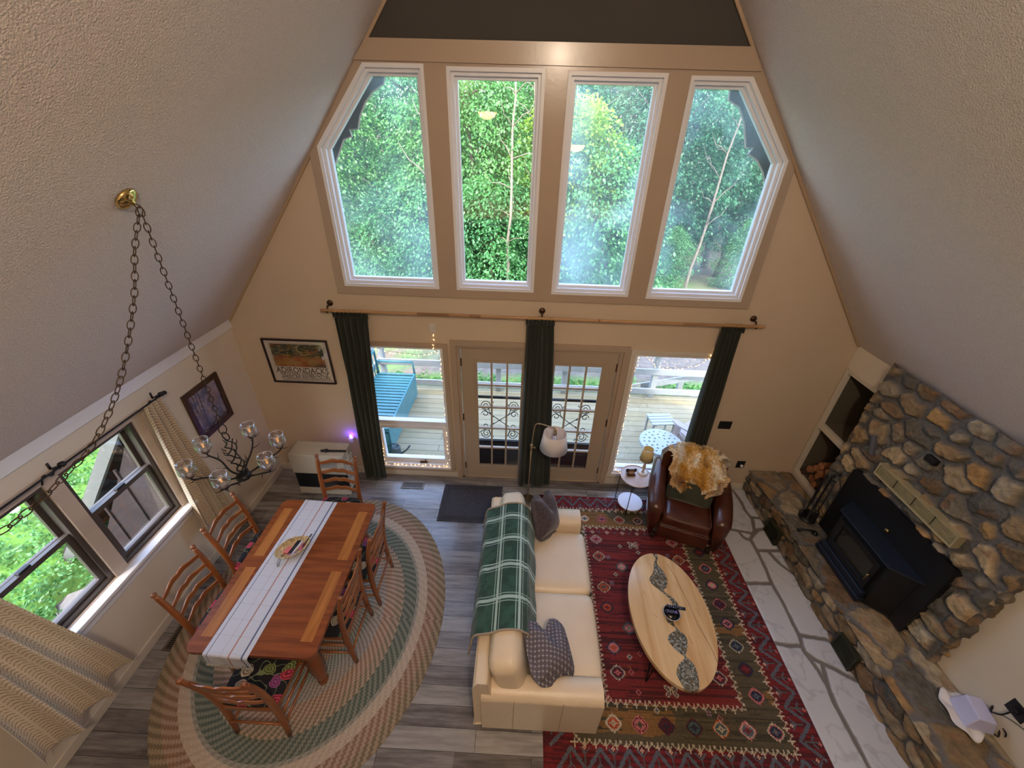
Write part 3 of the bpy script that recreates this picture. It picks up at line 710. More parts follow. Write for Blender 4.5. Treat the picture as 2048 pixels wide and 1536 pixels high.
for i, (R, z0, z1, n, per, sz, mi, H, r0) in enumerate([
    (2.3, .6, 7.0, 1300, 26, .105, 0, 7.0, .12), (2.0, 1.2, 7.3, 1200, 26, .10, 1, 7.2, .13),
    (2.6, 1.8, 8.0, 1300, 26, .12, 2, 8.0, .15), (1.6, .1, 4.2, 800, 26, .095, 1, 4, .05), (1.6, 2.2, 7.0, 620, 24, .11, 3, 7.2, .08)]):
    V, Q = crown(10+i, R, z0, z1, n, per, sz)
    root = thing('forest_tree' if i != 3 else 'understory_tree', 'tree', 'tree', (0, -60, 0), group=None)
    npmesh('foliage', V, Q, LEAF[mi], None, root)
    obj('trunk', trunk_mb(i, H, r0, max(.6, z0)), M_BARK, root, smooth=True)
    PROTO.append(root)
TREES = [ # proto, x, y, rz, scale, label
 (0,-7.2,10.5,0,1.0,'bright green leafy tree filling the left edge of leftmost upper window'),
 (1,-4.3,12.0,1,1.0,'fresh green tree in the middle of leftmost upper window'),
 (3,-3.6,9.2,2,1.0,'low bushy young tree at the foot of leftmost upper window'),
 (0,-1.9,10.2,3,1.0,'bright leafy tree behind left side of second upper window'),
 (1,-.1,12.4,4,1.0,'tall pale-trunked tree in the second upper window'),
 (3,-1.2,8.6,5,1.0,'drooping low bushy tree at the base of second upper window'),
 (4,1.0,9.6,.6,.9,'yellow green leafed tree at top left of third upper window'),
 (3,1.8,9.4,1.7,1.25,'arching vine-covered small tree in the lower left of third upper window'),
 (2,2.6,15.5,2.7,1.0,'blue green tree behind the fog of third upper window'),
 (2,5.0,13.5,3.9,1.0,'broad maple-like tree in the left of rightmost upper window'),
 (3,5.2,12.2,.4,.62,'low green sapling above bare dirt in rightmost upper window'),
 (2,9.0,15.5,5.2,1.05,'dark tree at the right edge of rightmost upper window'),
 (3,8.9,12.6,2.4,.7,'small sapling against the right frame of rightmost upper window'),
 (1,-10.5,14.5,.9,1.1,'tree far left behind the dark scrolled roof board'),
]
TG = 'forest trees beyond the deck'
used_p = set()
def put_tree(pi, x, y, rz, s, lab):
    t = PROTO[pi] if pi not in used_p else dup(PROTO[pi]); used_p.add(pi)
    t.location = (x, y, float(ground_h(np.array(x*1.), np.array(y*1.)))-.1); t.rotation_euler = (0,0,rz); t.scale = (s,s,s); t['label'] = lab; t['group'] = TG
for a in TREES: put_tree(*a)
def bare_tree(x, y, H_, r0, lean, lab, seed, bk):
    rr_ = random.Random(seed); z = float(ground_h(np.array(x*1.), np.array(y*1.))); mb = MB(); P = [Vector((lean*k/10+rr_.uniform(-.04,.04), rr_.uniform(-.04,.04), -.2+(H_+.2)*k/10)) for k in range(11)]
    mb.tube(P, [r0*(1-.065*k) for k in range(11)], 9); bm_ = MB()
    for k in range(12):
        p = P[4+k//2]; a = rr_.uniform(0,2*PI); l = rr_.uniform(.4,1.0); d = Vector((math.cos(a), math.sin(a)*.5, rr_.uniform(.1,.9)))
        bm_.tube([p, p+d*l*.4+Vector((0,0,.06)), p+d*l*.7, p+d*l+Vector((0,0,.2))], [r0*.30, r0*.22, r0*.15, r0*.05], 5)
    t = thing('slender_tree', lab, 'tree', (x,y,z)); obj('trunk', mb, bk, t, smooth=True); obj('bare_branches', bm_, bk, t, smooth=True)
M_BARKP = mat('pale_bark', (.15,.13,.10), .9, var=.25, vs=5, bump=.4, bs=14)  # paler bark, the own colour of the two slender trunks
bare_tree(-.75, 7.6, 6.6, .055, .15, 'slender pale bare trunk with forked branches, centre of second upper window', 1, M_BARKP)
bare_tree(-.05, 8.3, 6.8, .045, -.1, 'thin pale trunk near right frame of second upper window', 2, M_BARKP)
bare_tree(-3.05, 8.6, 6.6, .11, .1, 'mottled grey trunk at right side of leftmost upper window', 3, M_BARK)
bare_tree(5.7, 10.6, 6.9, .055, .45, 'thin leaning grey trunk in rightmost upper window', 4, M_BARK)
bare_tree(2.3, 9.8, 4.5, .05, .2, 'thin trunk behind misted third upper window', 6, M_BARK)
# far wooded hillside
def thicket(nm, x0, x1, y0, y1, n, per, size, spread, mi, seed, hz, lab, cat_):
    r = np.random.default_rng(seed); x = x0+(x1-x0)*r.random(n); y = y0+(y1-y0)*r.random(n)
    z = ground_h(x, y)+hz[0]+(hz[1]-hz[0])*r.random(n); a = r.random(n)*2*PI
    V, Q = leaf_cloud(np.stack([x,y,z],1), np.stack([np.cos(a),np.sin(a),r.normal(.1,.3,n)],1), per, size, spread, .3, seed)
    return tag(npmesh(nm, V, Q, LEAF[mi]), lab, cat_, None, 'stuff')
thicket('distant_woods', -30, 30, 18.5, 34, 9500, 14, .24, 1.7, 2, 71, (0, 8.6), 'distant wooded hillside foliage behind all the trees', 'foliage')
tk = MB(); rt = random.Random(12)
for i in range(34):
    x = rt.uniform(-24, 24); y = rt.uniform(17.5, 27); z = float(ground_h(np.array(x), np.array(y))); lx = rt.uniform(-.6,.6)
    tk.tube([(x,y,z-.3),(x+lx*.5,y,z+4),(x+lx,y,z+8.5)], [.19,.14,.07], 7)
tag(obj('distant_trunks', tk, M_BARK, smooth=True), 'straight grey trunks standing among the distant woods', 'tree trunks', None, 'stuff')
thicket('undergrowth', -11, 2.5, 7.5, 12, 1500, 14, .12, .45, 1, 72, (0, .9), 'low leafy undergrowth beyond the driveway', 'undergrowth')
thicket('ground_ivy', -13, -4.4, -9, 3.5, 15000, 10, .050, .22, 0, 73, (0, .16), 'green ground cover on the bank outside the left window', 'ground cover')
thicket('grass_verge', -7, 4.5, 2.6, 3.9, 1500, 10, .08, .22, 0, 74, (0, .12), 'green weeds growing along the deck edge', 'weeds')
# white flowers on the bank
M_FLW = mat('white_petals', (.5,.5,.48), .6); fw = MB(); rf = random.Random(3)
for i in range(110):
    x = rf.uniform(-9.5,-6.2); y = rf.uniform(-2.6, 1.2); z = float(ground_h(np.array(x), np.array(y)))+.34; s = rf.uniform(.03,.06)
    fw.add([(x+s*math.cos(q*PI/3), y+s*math.sin(q*PI/3), z+rf.uniform(-.01,.01)) for q in range(6)], [tuple(range(6))]); fw.tube([(x,y,z-.33),(x,y,z)], .003, 3)
tag(obj('white_flowers', fw, M_FLW), 'scatter of small white daisies on the bank outside the left window', 'flowers', None, 'stuff')
# flat stones edging the bank just outside the left window
M_FLAG = mat('pale_flagstone', (.11,.105,.097), .8, var=.15, vs=5, bump=.4, bs=14)
for i, (x, y, rx, ry, a) in enumerate([(-4.9,-2.05,.30,.2,.3),(-4.75,-2.5,.26,.18,1.2),(-5.15,-1.7,.25,.17,.8),(-5.0,-2.95,.28,.2,.1),(-4.6,-3.3,.25,.2,.6),(-4.55,-1.75,.22,.16,.2)]):
    mb = MB(); n = 9; q = [(rx*math.cos(2*PI*k/n)*rf.uniform(.8,1.1), ry*math.sin(2*PI*k/n)*rf.uniform(.8,1.1)) for k in range(n)]
    mb.poly(q, (), 'z', -.35, .05)
    o = obj('flagstone', mb, M_FLAG, bevel=.02); o.location = (x, y, float(ground_h(np.array(x), np.array(y)))+.12); o.rotation_euler = (.05*i-.1, .12, a)
    tag(o, 'flat pale flagstone %s on the bank outside left window' % ['beside the window corner','in the middle of the row','nearest the siding','towards the curtain','nearest the camera','tucked against the wall'][i], 'stone', 'flagstones on the bank')
# ================================================================ dining side
# oval braided rug, painted ring by ring on a fine mesh
def braid_rug():
    a, b_ = 1.26, 1.50; nr, na = 150, 780
    S = np.linspace(0.0, 1.0, nr); A = np.linspace(0, 2*PI, na, endpoint=False)
    SS, AA = np.meshgrid(S, A, indexing='ij')
    X = SS*a*np.cos(AA); Y = SS*b_*np.sin(AA); Z = .008+.0035*np.abs(np.sin(SS*75*PI))*(SS < .995)+0*X; Z[-1] = 0
    V = np.stack([X,Y,Z],-1).reshape(-1,3)
    idx = np.arange(nr*na).reshape(nr,na); nx_ = np.roll(idx,-1,axis=1)
    Q = np.stack([idx[:-1],idx[1:],nx_[1:],nx_[:-1]],-1).reshape(-1,4)
    bands = [(0,.10,(122,128,112),(160,150,130)),(.10,.22,(186,168,148),(140,132,112)),(.22,.34,(196,176,156),(158,132,112)),(.34,.42,(186,184,178),(128,138,126)),(.42,.52,(190,182,176),(150,146,140)),(.52,.60,(200,176,156),(160,132,112)),
             (.60,.665,(192,168,148),(140,130,108)),(.665,.765,(96,108,96),(140,144,130)),(.765,.785,(170,168,155),(150,150,138)),(.785,.855,(205,190,172),(196,180,160)),(.855,.935,(152,120,100),(182,160,140)),(.935,1.01,(132,116,92),(168,152,128))]
    sc = (S[:-1]+S[1:])/2; ac = A+PI/na
    SC, AC = np.meshgrid(sc, ac, indexing='ij'); C = np.zeros(SC.shape+(3,))
    r = np.random.default_rng(2); seg = ((np.floor(AC/(2*PI)*195+np.floor(SC*75)*.5)) % 2)
    for (u, v, c1, c2) in bands:
        m = (SC >= u) & (SC < v); mixc = np.where((seg*.6+r.random(SC.shape)*.55)[...,None] > .55, lin(c1), lin(c2)); C = np.where(m[...,None], mixc, C)
    M_ = mat('braided_wool', (.4,.35,.3), .95, attr=True, var=.16, vs=90, bump=.5, bs=120, bd=.006)
    o = npmesh('oval_rug', V, Q, M_, (C*.78).reshape(-1,3), None, True); o.location = (-2.15,-2.0,0)
    return tag(o, 'large oval braided rug in tan, cream and green rings under the dining table', 'rug')
braid_rug()

M_PINE = woodmat('red_brown_pine_top', (.17,.042,.012), (.30,.085,.022), 'x', .28, 1.0, .55, coat=.5)
M_PINE2 = woodmat('red_brown_pine', (.15,.042,.013), (.27,.085,.025), 'z', .32, 1.2, 0, coat=.3)
M_INLAY = woodmat('honey_pine_inlay', (.33,.12,.028), (.50,.20,.05), 'y', .28, 1.0, .5, coat=.5)
TX0, TX1, TY0, TY1, TZ = -2.695, -1.69, -2.72, -1.215, .76
tb = thing('dining_table', 'rectangular red-brown pine dining table on the oval braided rug', 'table', ((TX0+TX1)/2, (TY0+TY1)/2, 0))
hx, hy = (TX1-TX0)/2, (TY1-TY0)/2
def rrect(hx, hy, r, n=6):
    out = []
    for (sx, sy, a0) in ((1,1,0),(-1,1,PI/2),(-1,-1,PI),(1,-1,1.5*PI)):
        for k in range(n+1): a = a0+PI/2*k/n; out.append((sx*(hx-r)+r*math.cos(a), sy*(hy-r)+r*math.sin(a)))
    return out
obj('tabletop', MB().poly(rrect(hx, hy, .06), (), 'z', TZ-.036, TZ), M_PINE, tb, bevel=.009, seg=3)
for (y0, y1) in ((.075, hy-.115), (-hy+.115, -.04)):
    for s in (-1, 1):
        x0 = s*(hx-.155); x1 = s*(hx-.06)
        obj('inlay_board', MB().box(min(x0,x1), max(x0,x1), y0, y1, TZ-.004, TZ+.0008), M_INLAY, tb)
obj('leaf_seam', MB().box(-hx+.01, hx-.01, .0165, .0185, TZ-.004, TZ+.0006), mat('dark_seam', (.03,.01,.005), .6), tb)
obj('apron', MB().poly(rrect(hx-.10, hy-.10, .02), [rrect(hx-.125, hy-.125, .02)], 'z', TZ-.13, TZ-.036), M_PINE2, tb)
for sx in (-1,1):
    for sy in (-1,1):
        lg = MB(); lg.box(sx*(hx-.15)-.05, sx*(hx-.15)+.05, sy*(hy-.15)-.05, sy*(hy-.15)+.05, .58, TZ-.036)
        lg.lathe([(.036,0.012),(.042,.02),(.044,.06),(.034,.085),(.046,.12),(.055,.20),(.058,.32),(.050,.44),(.040,.50),(.052,.535),(.052,.555),(.042,.57),(.042,.59)], (sx*(hx-.15), sy*(hy-.15), 0), 20)
        obj('leg', lg, M_PINE2, tb, smooth=False, bevel=.006)

# runner with coloured stripes, hanging over the near end
def runner():
    W, L0, drop = .355, 1.50, .135; nu = 72; nv = 330
    us = np.linspace(-W/2, W/2, nu); ts = np.linspace(0, L0+drop+.02, nv)
    U, T_ = np.meshgrid(us, ts)
    r = .018; yend = L0+.012
    Y = np.where(T_ < yend, -T_, -yend-r*np.sin(np.clip((T_-yend)/r, 0, PI/2))-.008*np.sin(U*40)*sstep(yend, yend+.12, T_)*.6)
    Z = np.where(T_ < yend, 0, -(r*(1-np.cos(np.clip((T_-yend)/r,0,PI/2)))+np.clip(T_-yend-r*PI/2, 0, 9)))
    fl = .012*sstep(yend, yend+.13, T_); X = U*(1+.06*sstep(yend, yend+.13, T_))
    edge = (T_ > ts[-4]); Z = Z - edge*rng.random(U.shape)*.012
    C = np.ones(U.shape+(3,))*np.array((.60,.63,.70))
    def stripe(x0, w, c):
        nonlocal C
        m = (np.abs(U-x0) < w); C = np.where(m[...,None], np.array(c), C)
    stripe(-.142, .0035, (.06,.08,.15)); stripe(-.150, .0025, (.30,.36,.46)); stripe(.135, .0035, (.06,.09,.18)); stripe(.030, .0026, (.42,.18,.13)); stripe(-.035, .0025, (.50,.46,.52)); stripe(-.075, .002, (.52,.50,.56)); stripe(.127,.002,(.35,.38,.5))
    m = (np.mod(T_, .125) < .005); C = np.where(m[...,None], C*.86, C)
    o = npgrid('table_runner', np.stack([X,Y,Z],-1), mat('white_cotton_weave', (.6,.6,.65), .9, attr=True, bump=.3, bs=260, bd=.002), C.reshape(-1,3))
    m_ = o.modifiers.new('s','SOLIDIFY'); m_.thickness = .002; m_.offset = 1
    o.location = (-2.29,-1.215,TZ+.003); o.rotation_euler = (0,0,math.radians(-2.6))
    tag(o, 'white striped woven runner laid along the dining table, fringed end hanging', 'table runner')
    fr = MB()
    for i in range(80):
        x = -W/2*1.05+W*1.05*i/79; fr.tube([(x,-L0-.034,-.13),(x+random.uniform(-.004,.004),-L0-.036+random.uniform(-.004,.004),-.155+random.uniform(-.006,.004))], .0016, 4)
    obj('fringe', fr, mat('cream_fringe', (.62,.58,.52), .9), o)
runner()

# leaf-shaped woven bowl with pens and notes
BX, BY, BZ = -2.285, -1.83, TZ+.006
M_STRAW = mat('natural_straw', (.62,.50,.30), .8, var=.45, vs=55, bump=.8, bs=90, bd=.004)
bw = MB(); 
def bowlpt(a, k):  # k level 0..1
    rx, ry = .135+.01*math.cos(2*a), .105
    tip = 1+.10*max(0, math.cos(a-.15))**6
    r = (.55+.45*k**.6)*tip; rot_ = math.radians(38)
    x, y = rx*r*math.cos(a), ry*r*math.sin(a)
    return Vector((x*math.cos(rot_)-y*math.sin(rot_), x*math.sin(rot_)+y*math.cos(rot_), .004+.055*k))
bw.grid(lambda u, v: bowlpt(2*PI*u, v), 48, 6, cu=True)
bw.add([bowlpt(2*PI*k/48, 0) for k in range(48)], [tuple(range(48))])
for lev, nn in ((.97, 46), (.72, 42)):
    for k in range(nn):
        a = 2*PI*k/nn; p = bowlpt(a, lev); q = bowlpt(a+.13, lev); d = (q-p)
        bw.tube([p-d*.3+Vector((0,0,-.006)), p+d*.5+Vector((0,0,.007)), q+d*.3+Vector((0,0,-.006))], [.004,.0075,.004], 6)
bo = tag(obj('woven_bowl', bw, M_STRAW, smooth=True, loc=(BX,BY,BZ)), 'leaf-shaped woven straw bowl on the striped runner', 'bowl')
def small(nm, mb, m_, lab, cat_, loc, rot=(0,0,0), grp=None, **k):
    o = obj(nm, mb, m_, loc=loc, **k); o.rotation_euler = rot; return tag(o, lab, cat_, grp)
small('sticky_notes', MB().box(-.036,.036,-.036,.036,0,.012), mat('pink_paper', (.80,.22,.24), .7), 'pink sticky note pad lying at the left in the woven bowl', 'notepad', (BX-.035,BY-.01,BZ+.012), (0,0,-.25), bevel=.001)
small('sticky_notes', MB().box(-.03,.03,-.03,.03,0,.006), mat('lilac_paper', (.55,.50,.75), .7), 'pale lilac notepad partly under the pens in woven bowl', 'notepad', (BX+.02,BY-.045,BZ+.008), (0,0,.3))
small('sticky_notes', MB().box(-.014,.014,-.038,.038,0,.008), mat('rose_paper', (.62,.15,.28), .7), 'narrow rose coloured note strip at the right in woven bowl', 'notepad', (BX+.070,BY+.035,BZ+.02), (0,.1,-.2))
M_NAVY = mat('navy_plastic', (.01,.012,.03), .25)
pen = lambda w=.006, l=.145: MB().tube([(0,-l/2,0),(0,-l*.42,0),(0,l*.1,0),(0,l*.11,0),(0,l/2,0)], [w*.35,w*.85,w,w*1.15,w*1.1], 10)
for i, (dx, dz, m_, lb) in enumerate([(-.004,.030,M_NAVY,'dark navy marker, leftmost of three standing together in the bowl'),(.017,.034,M_BLACKP,'black pen, middle one of three lying in the bowl'),(.036,.032,mat('white_pen_barrel',(.75,.74,.85),.3),'white barrelled pen, rightmost of three in the bowl')]):
    small('pen', pen(.0075), m_, lb, 'pen', (BX+dx+.005,BY+.012,BZ+dz+.01), (.03,0,-.22), 'pens in the woven bowl', smooth=True)
small('pen', pen(.0055,.15), M_BLACKP, 'thin black pen lying on the rim at the right of woven bowl', 'pen', (BX+.108,BY+.075,BZ+.062), (.02,0,-.16), 'pens in the woven bowl', smooth=True)
small('cord_loop', MB().tube(spline([(.06,.055,.035),(.0,.035,.045),(-.03,.01,.062),(-.06,-.04,.03),(-.058,-.07,.006),(-.045,-.075,.006),(-.048,-.05,.012),(-.03,-.005,.062)], 6), .0022, 6), M_BLACKP, 'thin black cord loop hanging over the near rim of woven bowl', 'cord', (BX-.01,BY-.09,BZ), smooth=True)

# ---------------------------------------------------------------- ladder-back chairs
M_CHAIR = woodmat('reddish_pine_chair_wood', (.21,.062,.016), (.37,.13,.034), 'x', .33, 1.0, .35, coat=.35)
M_CHAIRZ = woodmat('reddish_pine_chair_post', (.18,.052,.015), (.31,.105,.03), 'z', .33, 1.0, 0, coat=.35)
def floral_mat():
    m, nt, b = newmat('black_floral_fabric'); b.inputs['Roughness'].default_value = .9
    tc = N(nt, 'ShaderNodeTexCoord'); nz = N(nt, 'ShaderNodeTexNoise'); nz.inputs['Scale'].default_value = 7; nz.inputs['Detail'].default_value = 2; nt.links.new(tc.outputs['Object'], nz.inputs['Vector'])
    wp = N(nt, 'ShaderNodeVectorMath', operation='MULTIPLY_ADD'); nt.links.new(nz.outputs['Color'], wp.inputs[0]); wp.inputs[1].default_value = (.09,.09,0); nt.links.new(tc.outputs['Object'], wp.inputs[2])
    vo = N(nt, 'ShaderNodeTexVoronoi', voronoi_dimensions='2D'); vo.inputs['Scale'].default_value = 8.5; nt.links.new(wp.outputs[0], vo.inputs['Vector'])
    sep = N(nt, 'ShaderNodeSeparateColor'); nt.links.new(vo.outputs['Color'], sep.inputs[0])
    pal = N(nt, 'ShaderNodeValToRGB'); pal.color_ramp.interpolation = 'CONSTANT'; e = pal.color_ramp.elements
    cols = [(0,(.50,.05,.10)),(.18,(.06,.22,.24)),(.34,(.50,.42,.30)),(.5,(.34,.08,.26)),(.66,(.60,.14,.07)),(.82,(.20,.26,.09))]
    e[0].position = 0; e[0].color = (*cols[0][1],1); e[1].position = cols[1][0]; e[1].color = (*cols[1][1],1)
    for p, c in cols[2:]: q = e.new(p); q.color = (*c,1)
    nt.links.new(sep.outputs[0], pal.inputs[0])
    rings = N(nt, 'ShaderNodeMath', operation='SINE'); mu = N(nt, 'ShaderNodeMath', operation='MULTIPLY'); mu.inputs[1].default_value = 42; nt.links.new(vo.outputs['Distance'], mu.inputs[0]); nt.links.new(mu.outputs[0], rings.inputs[0])
    rm = N(nt, 'ShaderNodeMapRange'); rm.inputs['From Min'].default_value = -1; rm.inputs['To Min'].default_value = .25; rm.inputs['To Max'].default_value = 1.15; nt.links.new(rings.outputs[0], rm.inputs['Value'])
    sc = N(nt, 'ShaderNodeVectorMath', operation='SCALE'); nt.links.new(pal.outputs[0], sc.inputs[0]); nt.links.new(rm.outputs[0], sc.inputs['Scale'])
    lt_ = N(nt, 'ShaderNodeMath', operation='LESS_THAN'); lt_.inputs[1].default_value = .36; nt.links.new(vo.outputs['Distance'], lt_.inputs[0])
    gt = N(nt, 'ShaderNodeMath', operation='GREATER_THAN'); gt.inputs[1].default_value = .30; nt.links.new(sep.outputs[1], gt.inputs[0])
    ml = N(nt, 'ShaderNodeMath', operation='MULTIPLY'); nt.links.new(lt_.outputs[0], ml.inputs[0]); nt.links.new(gt.outputs[0], ml.inputs[1])
    n2 = N(nt, 'ShaderNodeTexNoise'); n2.inputs['Scale'].default_value = 6; n2.inputs['Detail'].default_value = 1; nt.links.new(tc.outputs['Object'], n2.inputs['Vector'])
    sb = N(nt, 'ShaderNodeMath', operation='SUBTRACT'); sb.inputs[1].default_value = .5; nt.links.new(n2.outputs['Fac'], sb.inputs[0]); ab = N(nt, 'ShaderNodeMath', operation='ABSOLUTE'); nt.links.new(sb.outputs[0], ab.inputs[0])
    vn = N(nt, 'ShaderNodeMath', operation='LESS_THAN'); vn.inputs[1].default_value = .007; nt.links.new(ab.outputs[0], vn.inputs[0])
    m1 = N(nt, 'ShaderNodeMix', data_type='RGBA'); nt.links.new(vn.outputs[0], m1.inputs['Factor']); m1.inputs['A'].default_value = (.008,.008,.012,1); m1.inputs['B'].default_value = (.20,.24,.12,1)
    m2 = N(nt, 'ShaderNodeMix', data_type='RGBA'); nt.links.new(ml.outputs[0], m2.inputs['Factor']); nt.links.new(m1.outputs['Result'], m2.inputs['A']); nt.links.new(sc.outputs[0], m2.inputs['B'])
    nt.links.new(m2.outputs['Result'], b.inputs['Base Color']); return m
M_FLORAL = floral_mat()
def dining_chair():
    t = thing('dining_chair', 'x', 'chair', group='ladder-back chairs around the dining table')
    def ry(z): return -.20-.085*((z-.42)/.63)**2*(1 if z > .42 else .75)      # rear post bow
    for s in (-1, 1):
        zs = [0.012,.10,.22,.34,.45,.6,.75,.9,1.0,1.03]
        p = MB(); p.tube([(s*(.205+.010*abs(z-.45)/.55), ry(z), z) for z in zs], [.019,.021,.0235,.025,.026,.025,.024,.022,.019,.016], 10, flat=1.0)
        obj('rear_post', p, M_CHAIRZ, t, smooth=True)
        obj('finial', MB().lathe([(.012,0),(.020,.008),(.022,.018),(.017,.030),(.0,.036)], (s*.2155, ry(1.03)-.003, 1.028), 14), M_CHAIRZ, t, smooth=True)
        obj('front_leg', MB().lathe([(.017,.012),(.020,.05),(.024,.25),(.026,.36),(.024,.44)], (s*.215, .20, 0), 12), M_CHAIRZ, t, smooth=True)
    for i, z in enumerate((.955,.835,.715,.595)):
        w = .205; yb = ry(z)
        def prof(u):   # u -1..1: bottom and top edge
            hump = math.exp(-((abs(u)-.25)/.30)**2); ends = max(0, abs(u)-.72)/.28
            return (-.022+.016*hump-.0*ends, .018+.028*hump-.004*ends)
        mb = MB(); n = 28; vs = []; fs = []
        for k in range(n+1):
            u = -1+2*k/n; lo, hi = prof(u); y = yb-.030*(1-u*u)
            for (dy, zz) in ((-.0065,lo),(.0065,lo),(.0065,hi),(-.0065,hi)): vs.append((u*w, y+dy, z+zz))
        for k in range(n):
            for j in range(4): fs.append((k*4+j, k*4+(j+1) % 4, (k+1)*4+(j+1) % 4, (k+1)*4+j))
        fs += [(3,2,1,0), tuple(n*4+q for q in range(4))]
        obj('back_slat', mb.add(vs, fs), M_CHAIR, t, bevel=.003)
    fr_ = MB(); fr_.obox((-.20,-.20,.425),(.20,-.20,.425),.028,.055); fr_.obox((-.205,.20,.425),(.205,.20,.425),.028,.055)
    for s in (-1, 1): fr_.obox((s*.203,-.20,.425),(s*.213,.20,.425),.028,.055)
    obj('seat_rail', fr_, M_CHAIR, t, bevel=.004)
    for s in (-1, 1):
        for z in (.16,.29): obj('stretcher', MB().tube([(s*.207,-.215,z),(s*.214,.20,z)], .0105, 8), M_CHAIR, t, smooth=True)
    obj('stretcher', MB().tube([(-.21,.20,.20),(.21,.20,.20)], .0115, 8), M_CHAIR, t, smooth=True)
    obj('stretcher', MB().tube([(-.205,-.225,.22),(.205,-.225,.22)], .0105, 8), M_CHAIR, t, smooth=True)
    cu = MB(); cu.cushion((0,.015,.468), (.44,.43,.055), e=.5, puff=.25, n=12)
    obj('seat_cushion', cu, M_FLORAL, t, smooth=True)
    return t
ch0 = dining_chair()
# finial line lies .285 behind the seat centre
CH = [(-3.03+.285,-1.645, -90, 'ladder-back pine chair at the window side of the table, farther from camera'),
      (-2.99+.285,-2.252, -90, 'ladder-back pine chair at the window side of the table, nearer to camera'),
      (-1.492-.285,-1.668, 90, 'ladder-back pine chair on the sofa side of the table, nearer the doormat'),
      (-1.542-.285,-2.20, 90, 'ladder-back pine chair on the sofa side of the table, nearer the camera'),
      (-2.157,-3.018+.285, 0, 'ladder-back pine chair at the near end of table below the runner fringe'),
      (-2.233,-.833-.285, 180, 'ladder-back pine chair at the far end of table before the heater')]
for i, (x, y, a, lab) in enumerate(CH):
    c = ch0 if i == 0 else dup(ch0)
    c.location = (x, y, .012); c.rotation_euler = (0,0,math.radians(a)); c['label'] = lab

# ---------------------------------------------------------------- heater cabinet in the far corner
M_HTW = mat('off_white_enamel', (.52,.50,.44), .4); 
ht = thing('room_heater', 'off-white console heater with black lower front in the far left corner', 'heater', (-2.73,-.325,0))
hw, hd = .345, .135
obj('body', MB().box(-hw,hw,-hd,hd,.39,.70).box(-hw+.03,hw-.03,-hd+.03,hd,.03,.40), M_HTW, ht, bevel=.008)
obj('front_grille', MB().box(-hw+.012,hw-.012,-hd+.006,-hd+.04,.14,.39), mat('black_heater_front', (.006,.008,.012), .3), ht, bevel=.003)
obj('base_strip', MB().box(-hw+.01,hw-.01,-hd,-hd+.04,.03,.13), M_HTW, ht, bevel=.004)
obj('display_panel', MB().box(.04,.25,-hd-.004,-hd+.01,.50,.62), mat('grey_panel', (.32,.32,.31), .4), ht, bevel=.002)
lv = MB()
for i in range(9): lv.box(hw-.004, hw+.006, -hd+.03+.0*i, hd-.03, .12+i*.055, .135+i*.055)
lv.box(hw-.004, hw+.008, -hd+.12, -hd+.14, .1, .66)
obj('side_louvres', lv, M_WHITE, ht)
for s in (-1,1):
    for y in (-.1,.1): obj('foot', MB().cyl((s*.28,y,0),(s*.28,y,.032),.018), M_BLACKP, ht)
rm = MB(); rm.box(-.09,.155,-.016,.016,0,.018).box(-.155,-.06,-.014,.014,.0,.024).lathe([(.026,0),(.026,.026),(.02,.03),(0,.03)], (-.09,0,0), 16)
o = obj('remote_control', rm, M_BLACKP, loc=(-2.53,-.368,.70), bevel=.004); o.rotation_euler = (0,0,.05); tag(o, 'long black remote lying on top of the off-white heater', 'remote')
nl = thing('night_light', 'small blue glowing night light on wall behind heater and curtain', 'light', (-2.44,-.03,.63))
obj('body', MB().box(-.03,.03,-.02,.028,-.045,.02), M_WHITE, nl, bevel=.005)
obj('glow_lens', MB().cushion((0,-.0,.045), (.04,.03,.05), e=.5, n=6), mat('blue_led_lens', (.05,.04,.9), .4, emit=(.10,.03,1.0), es=30), nl, smooth=True)
d = bpy.data.lights.new('night_light_led','POINT'); d.energy = .45; d.color = (.13,.04,1.0); d.shadow_soft_size = .02
o = bpy.data.objects.new('night_light_led', d); COL.objects.link(o); o.location = (-2.44,-.05,.70)

# ---------------------------------------------------------------- floor registers
def register(x, y, lx, ly, lab):
    t = thing('floor_register', lab, 'vent', (x,y,0), group='floor registers')
    m_ = mat('bronze_register_frame' , (.16,.13,.10), .4, metal=.6); mb = MB(); ring(mb, [(-lx/2,-ly/2),(lx/2,-ly/2),(lx/2,ly/2),(-lx/2,ly/2)], .02, .0, .008, 'z')
    obj('frame', mb, m_, t, bevel=.002)
    g = MB(); n = 15
    L, W_ = (lx, ly) if lx > ly else (ly, lx)
    for i in range(n):
        q = -L/2+.03+(L-.06)*i/(n-1)
        if lx > ly: g.box(q-.003,q+.003,-ly/2+.018,ly/2-.018,.0,.006)
        else: g.box(-lx/2+.018,lx/2-.018,q-.003,q+.003,.0,.006)
    if lx > ly: g.box(-lx/2+.02,lx/2-.02,-.003,.003,.001,.007)
    obj('louvres', g, m_, t)
    obj('duct_opening', MB().box(-lx/2+.016,lx/2-.016,-ly/2+.016,ly/2-.016,.0005,.002), M_BLACK, t)
register(-1.63,-.215,.31,.12,'bronze floor register in front of the left lower window')
register(1.56,-.19,.31,.12,'bronze floor register behind the small side table and armchair')
register(-3.385,-2.25,.12,.31,'bronze floor register beside the left baseboard next to braided rug')

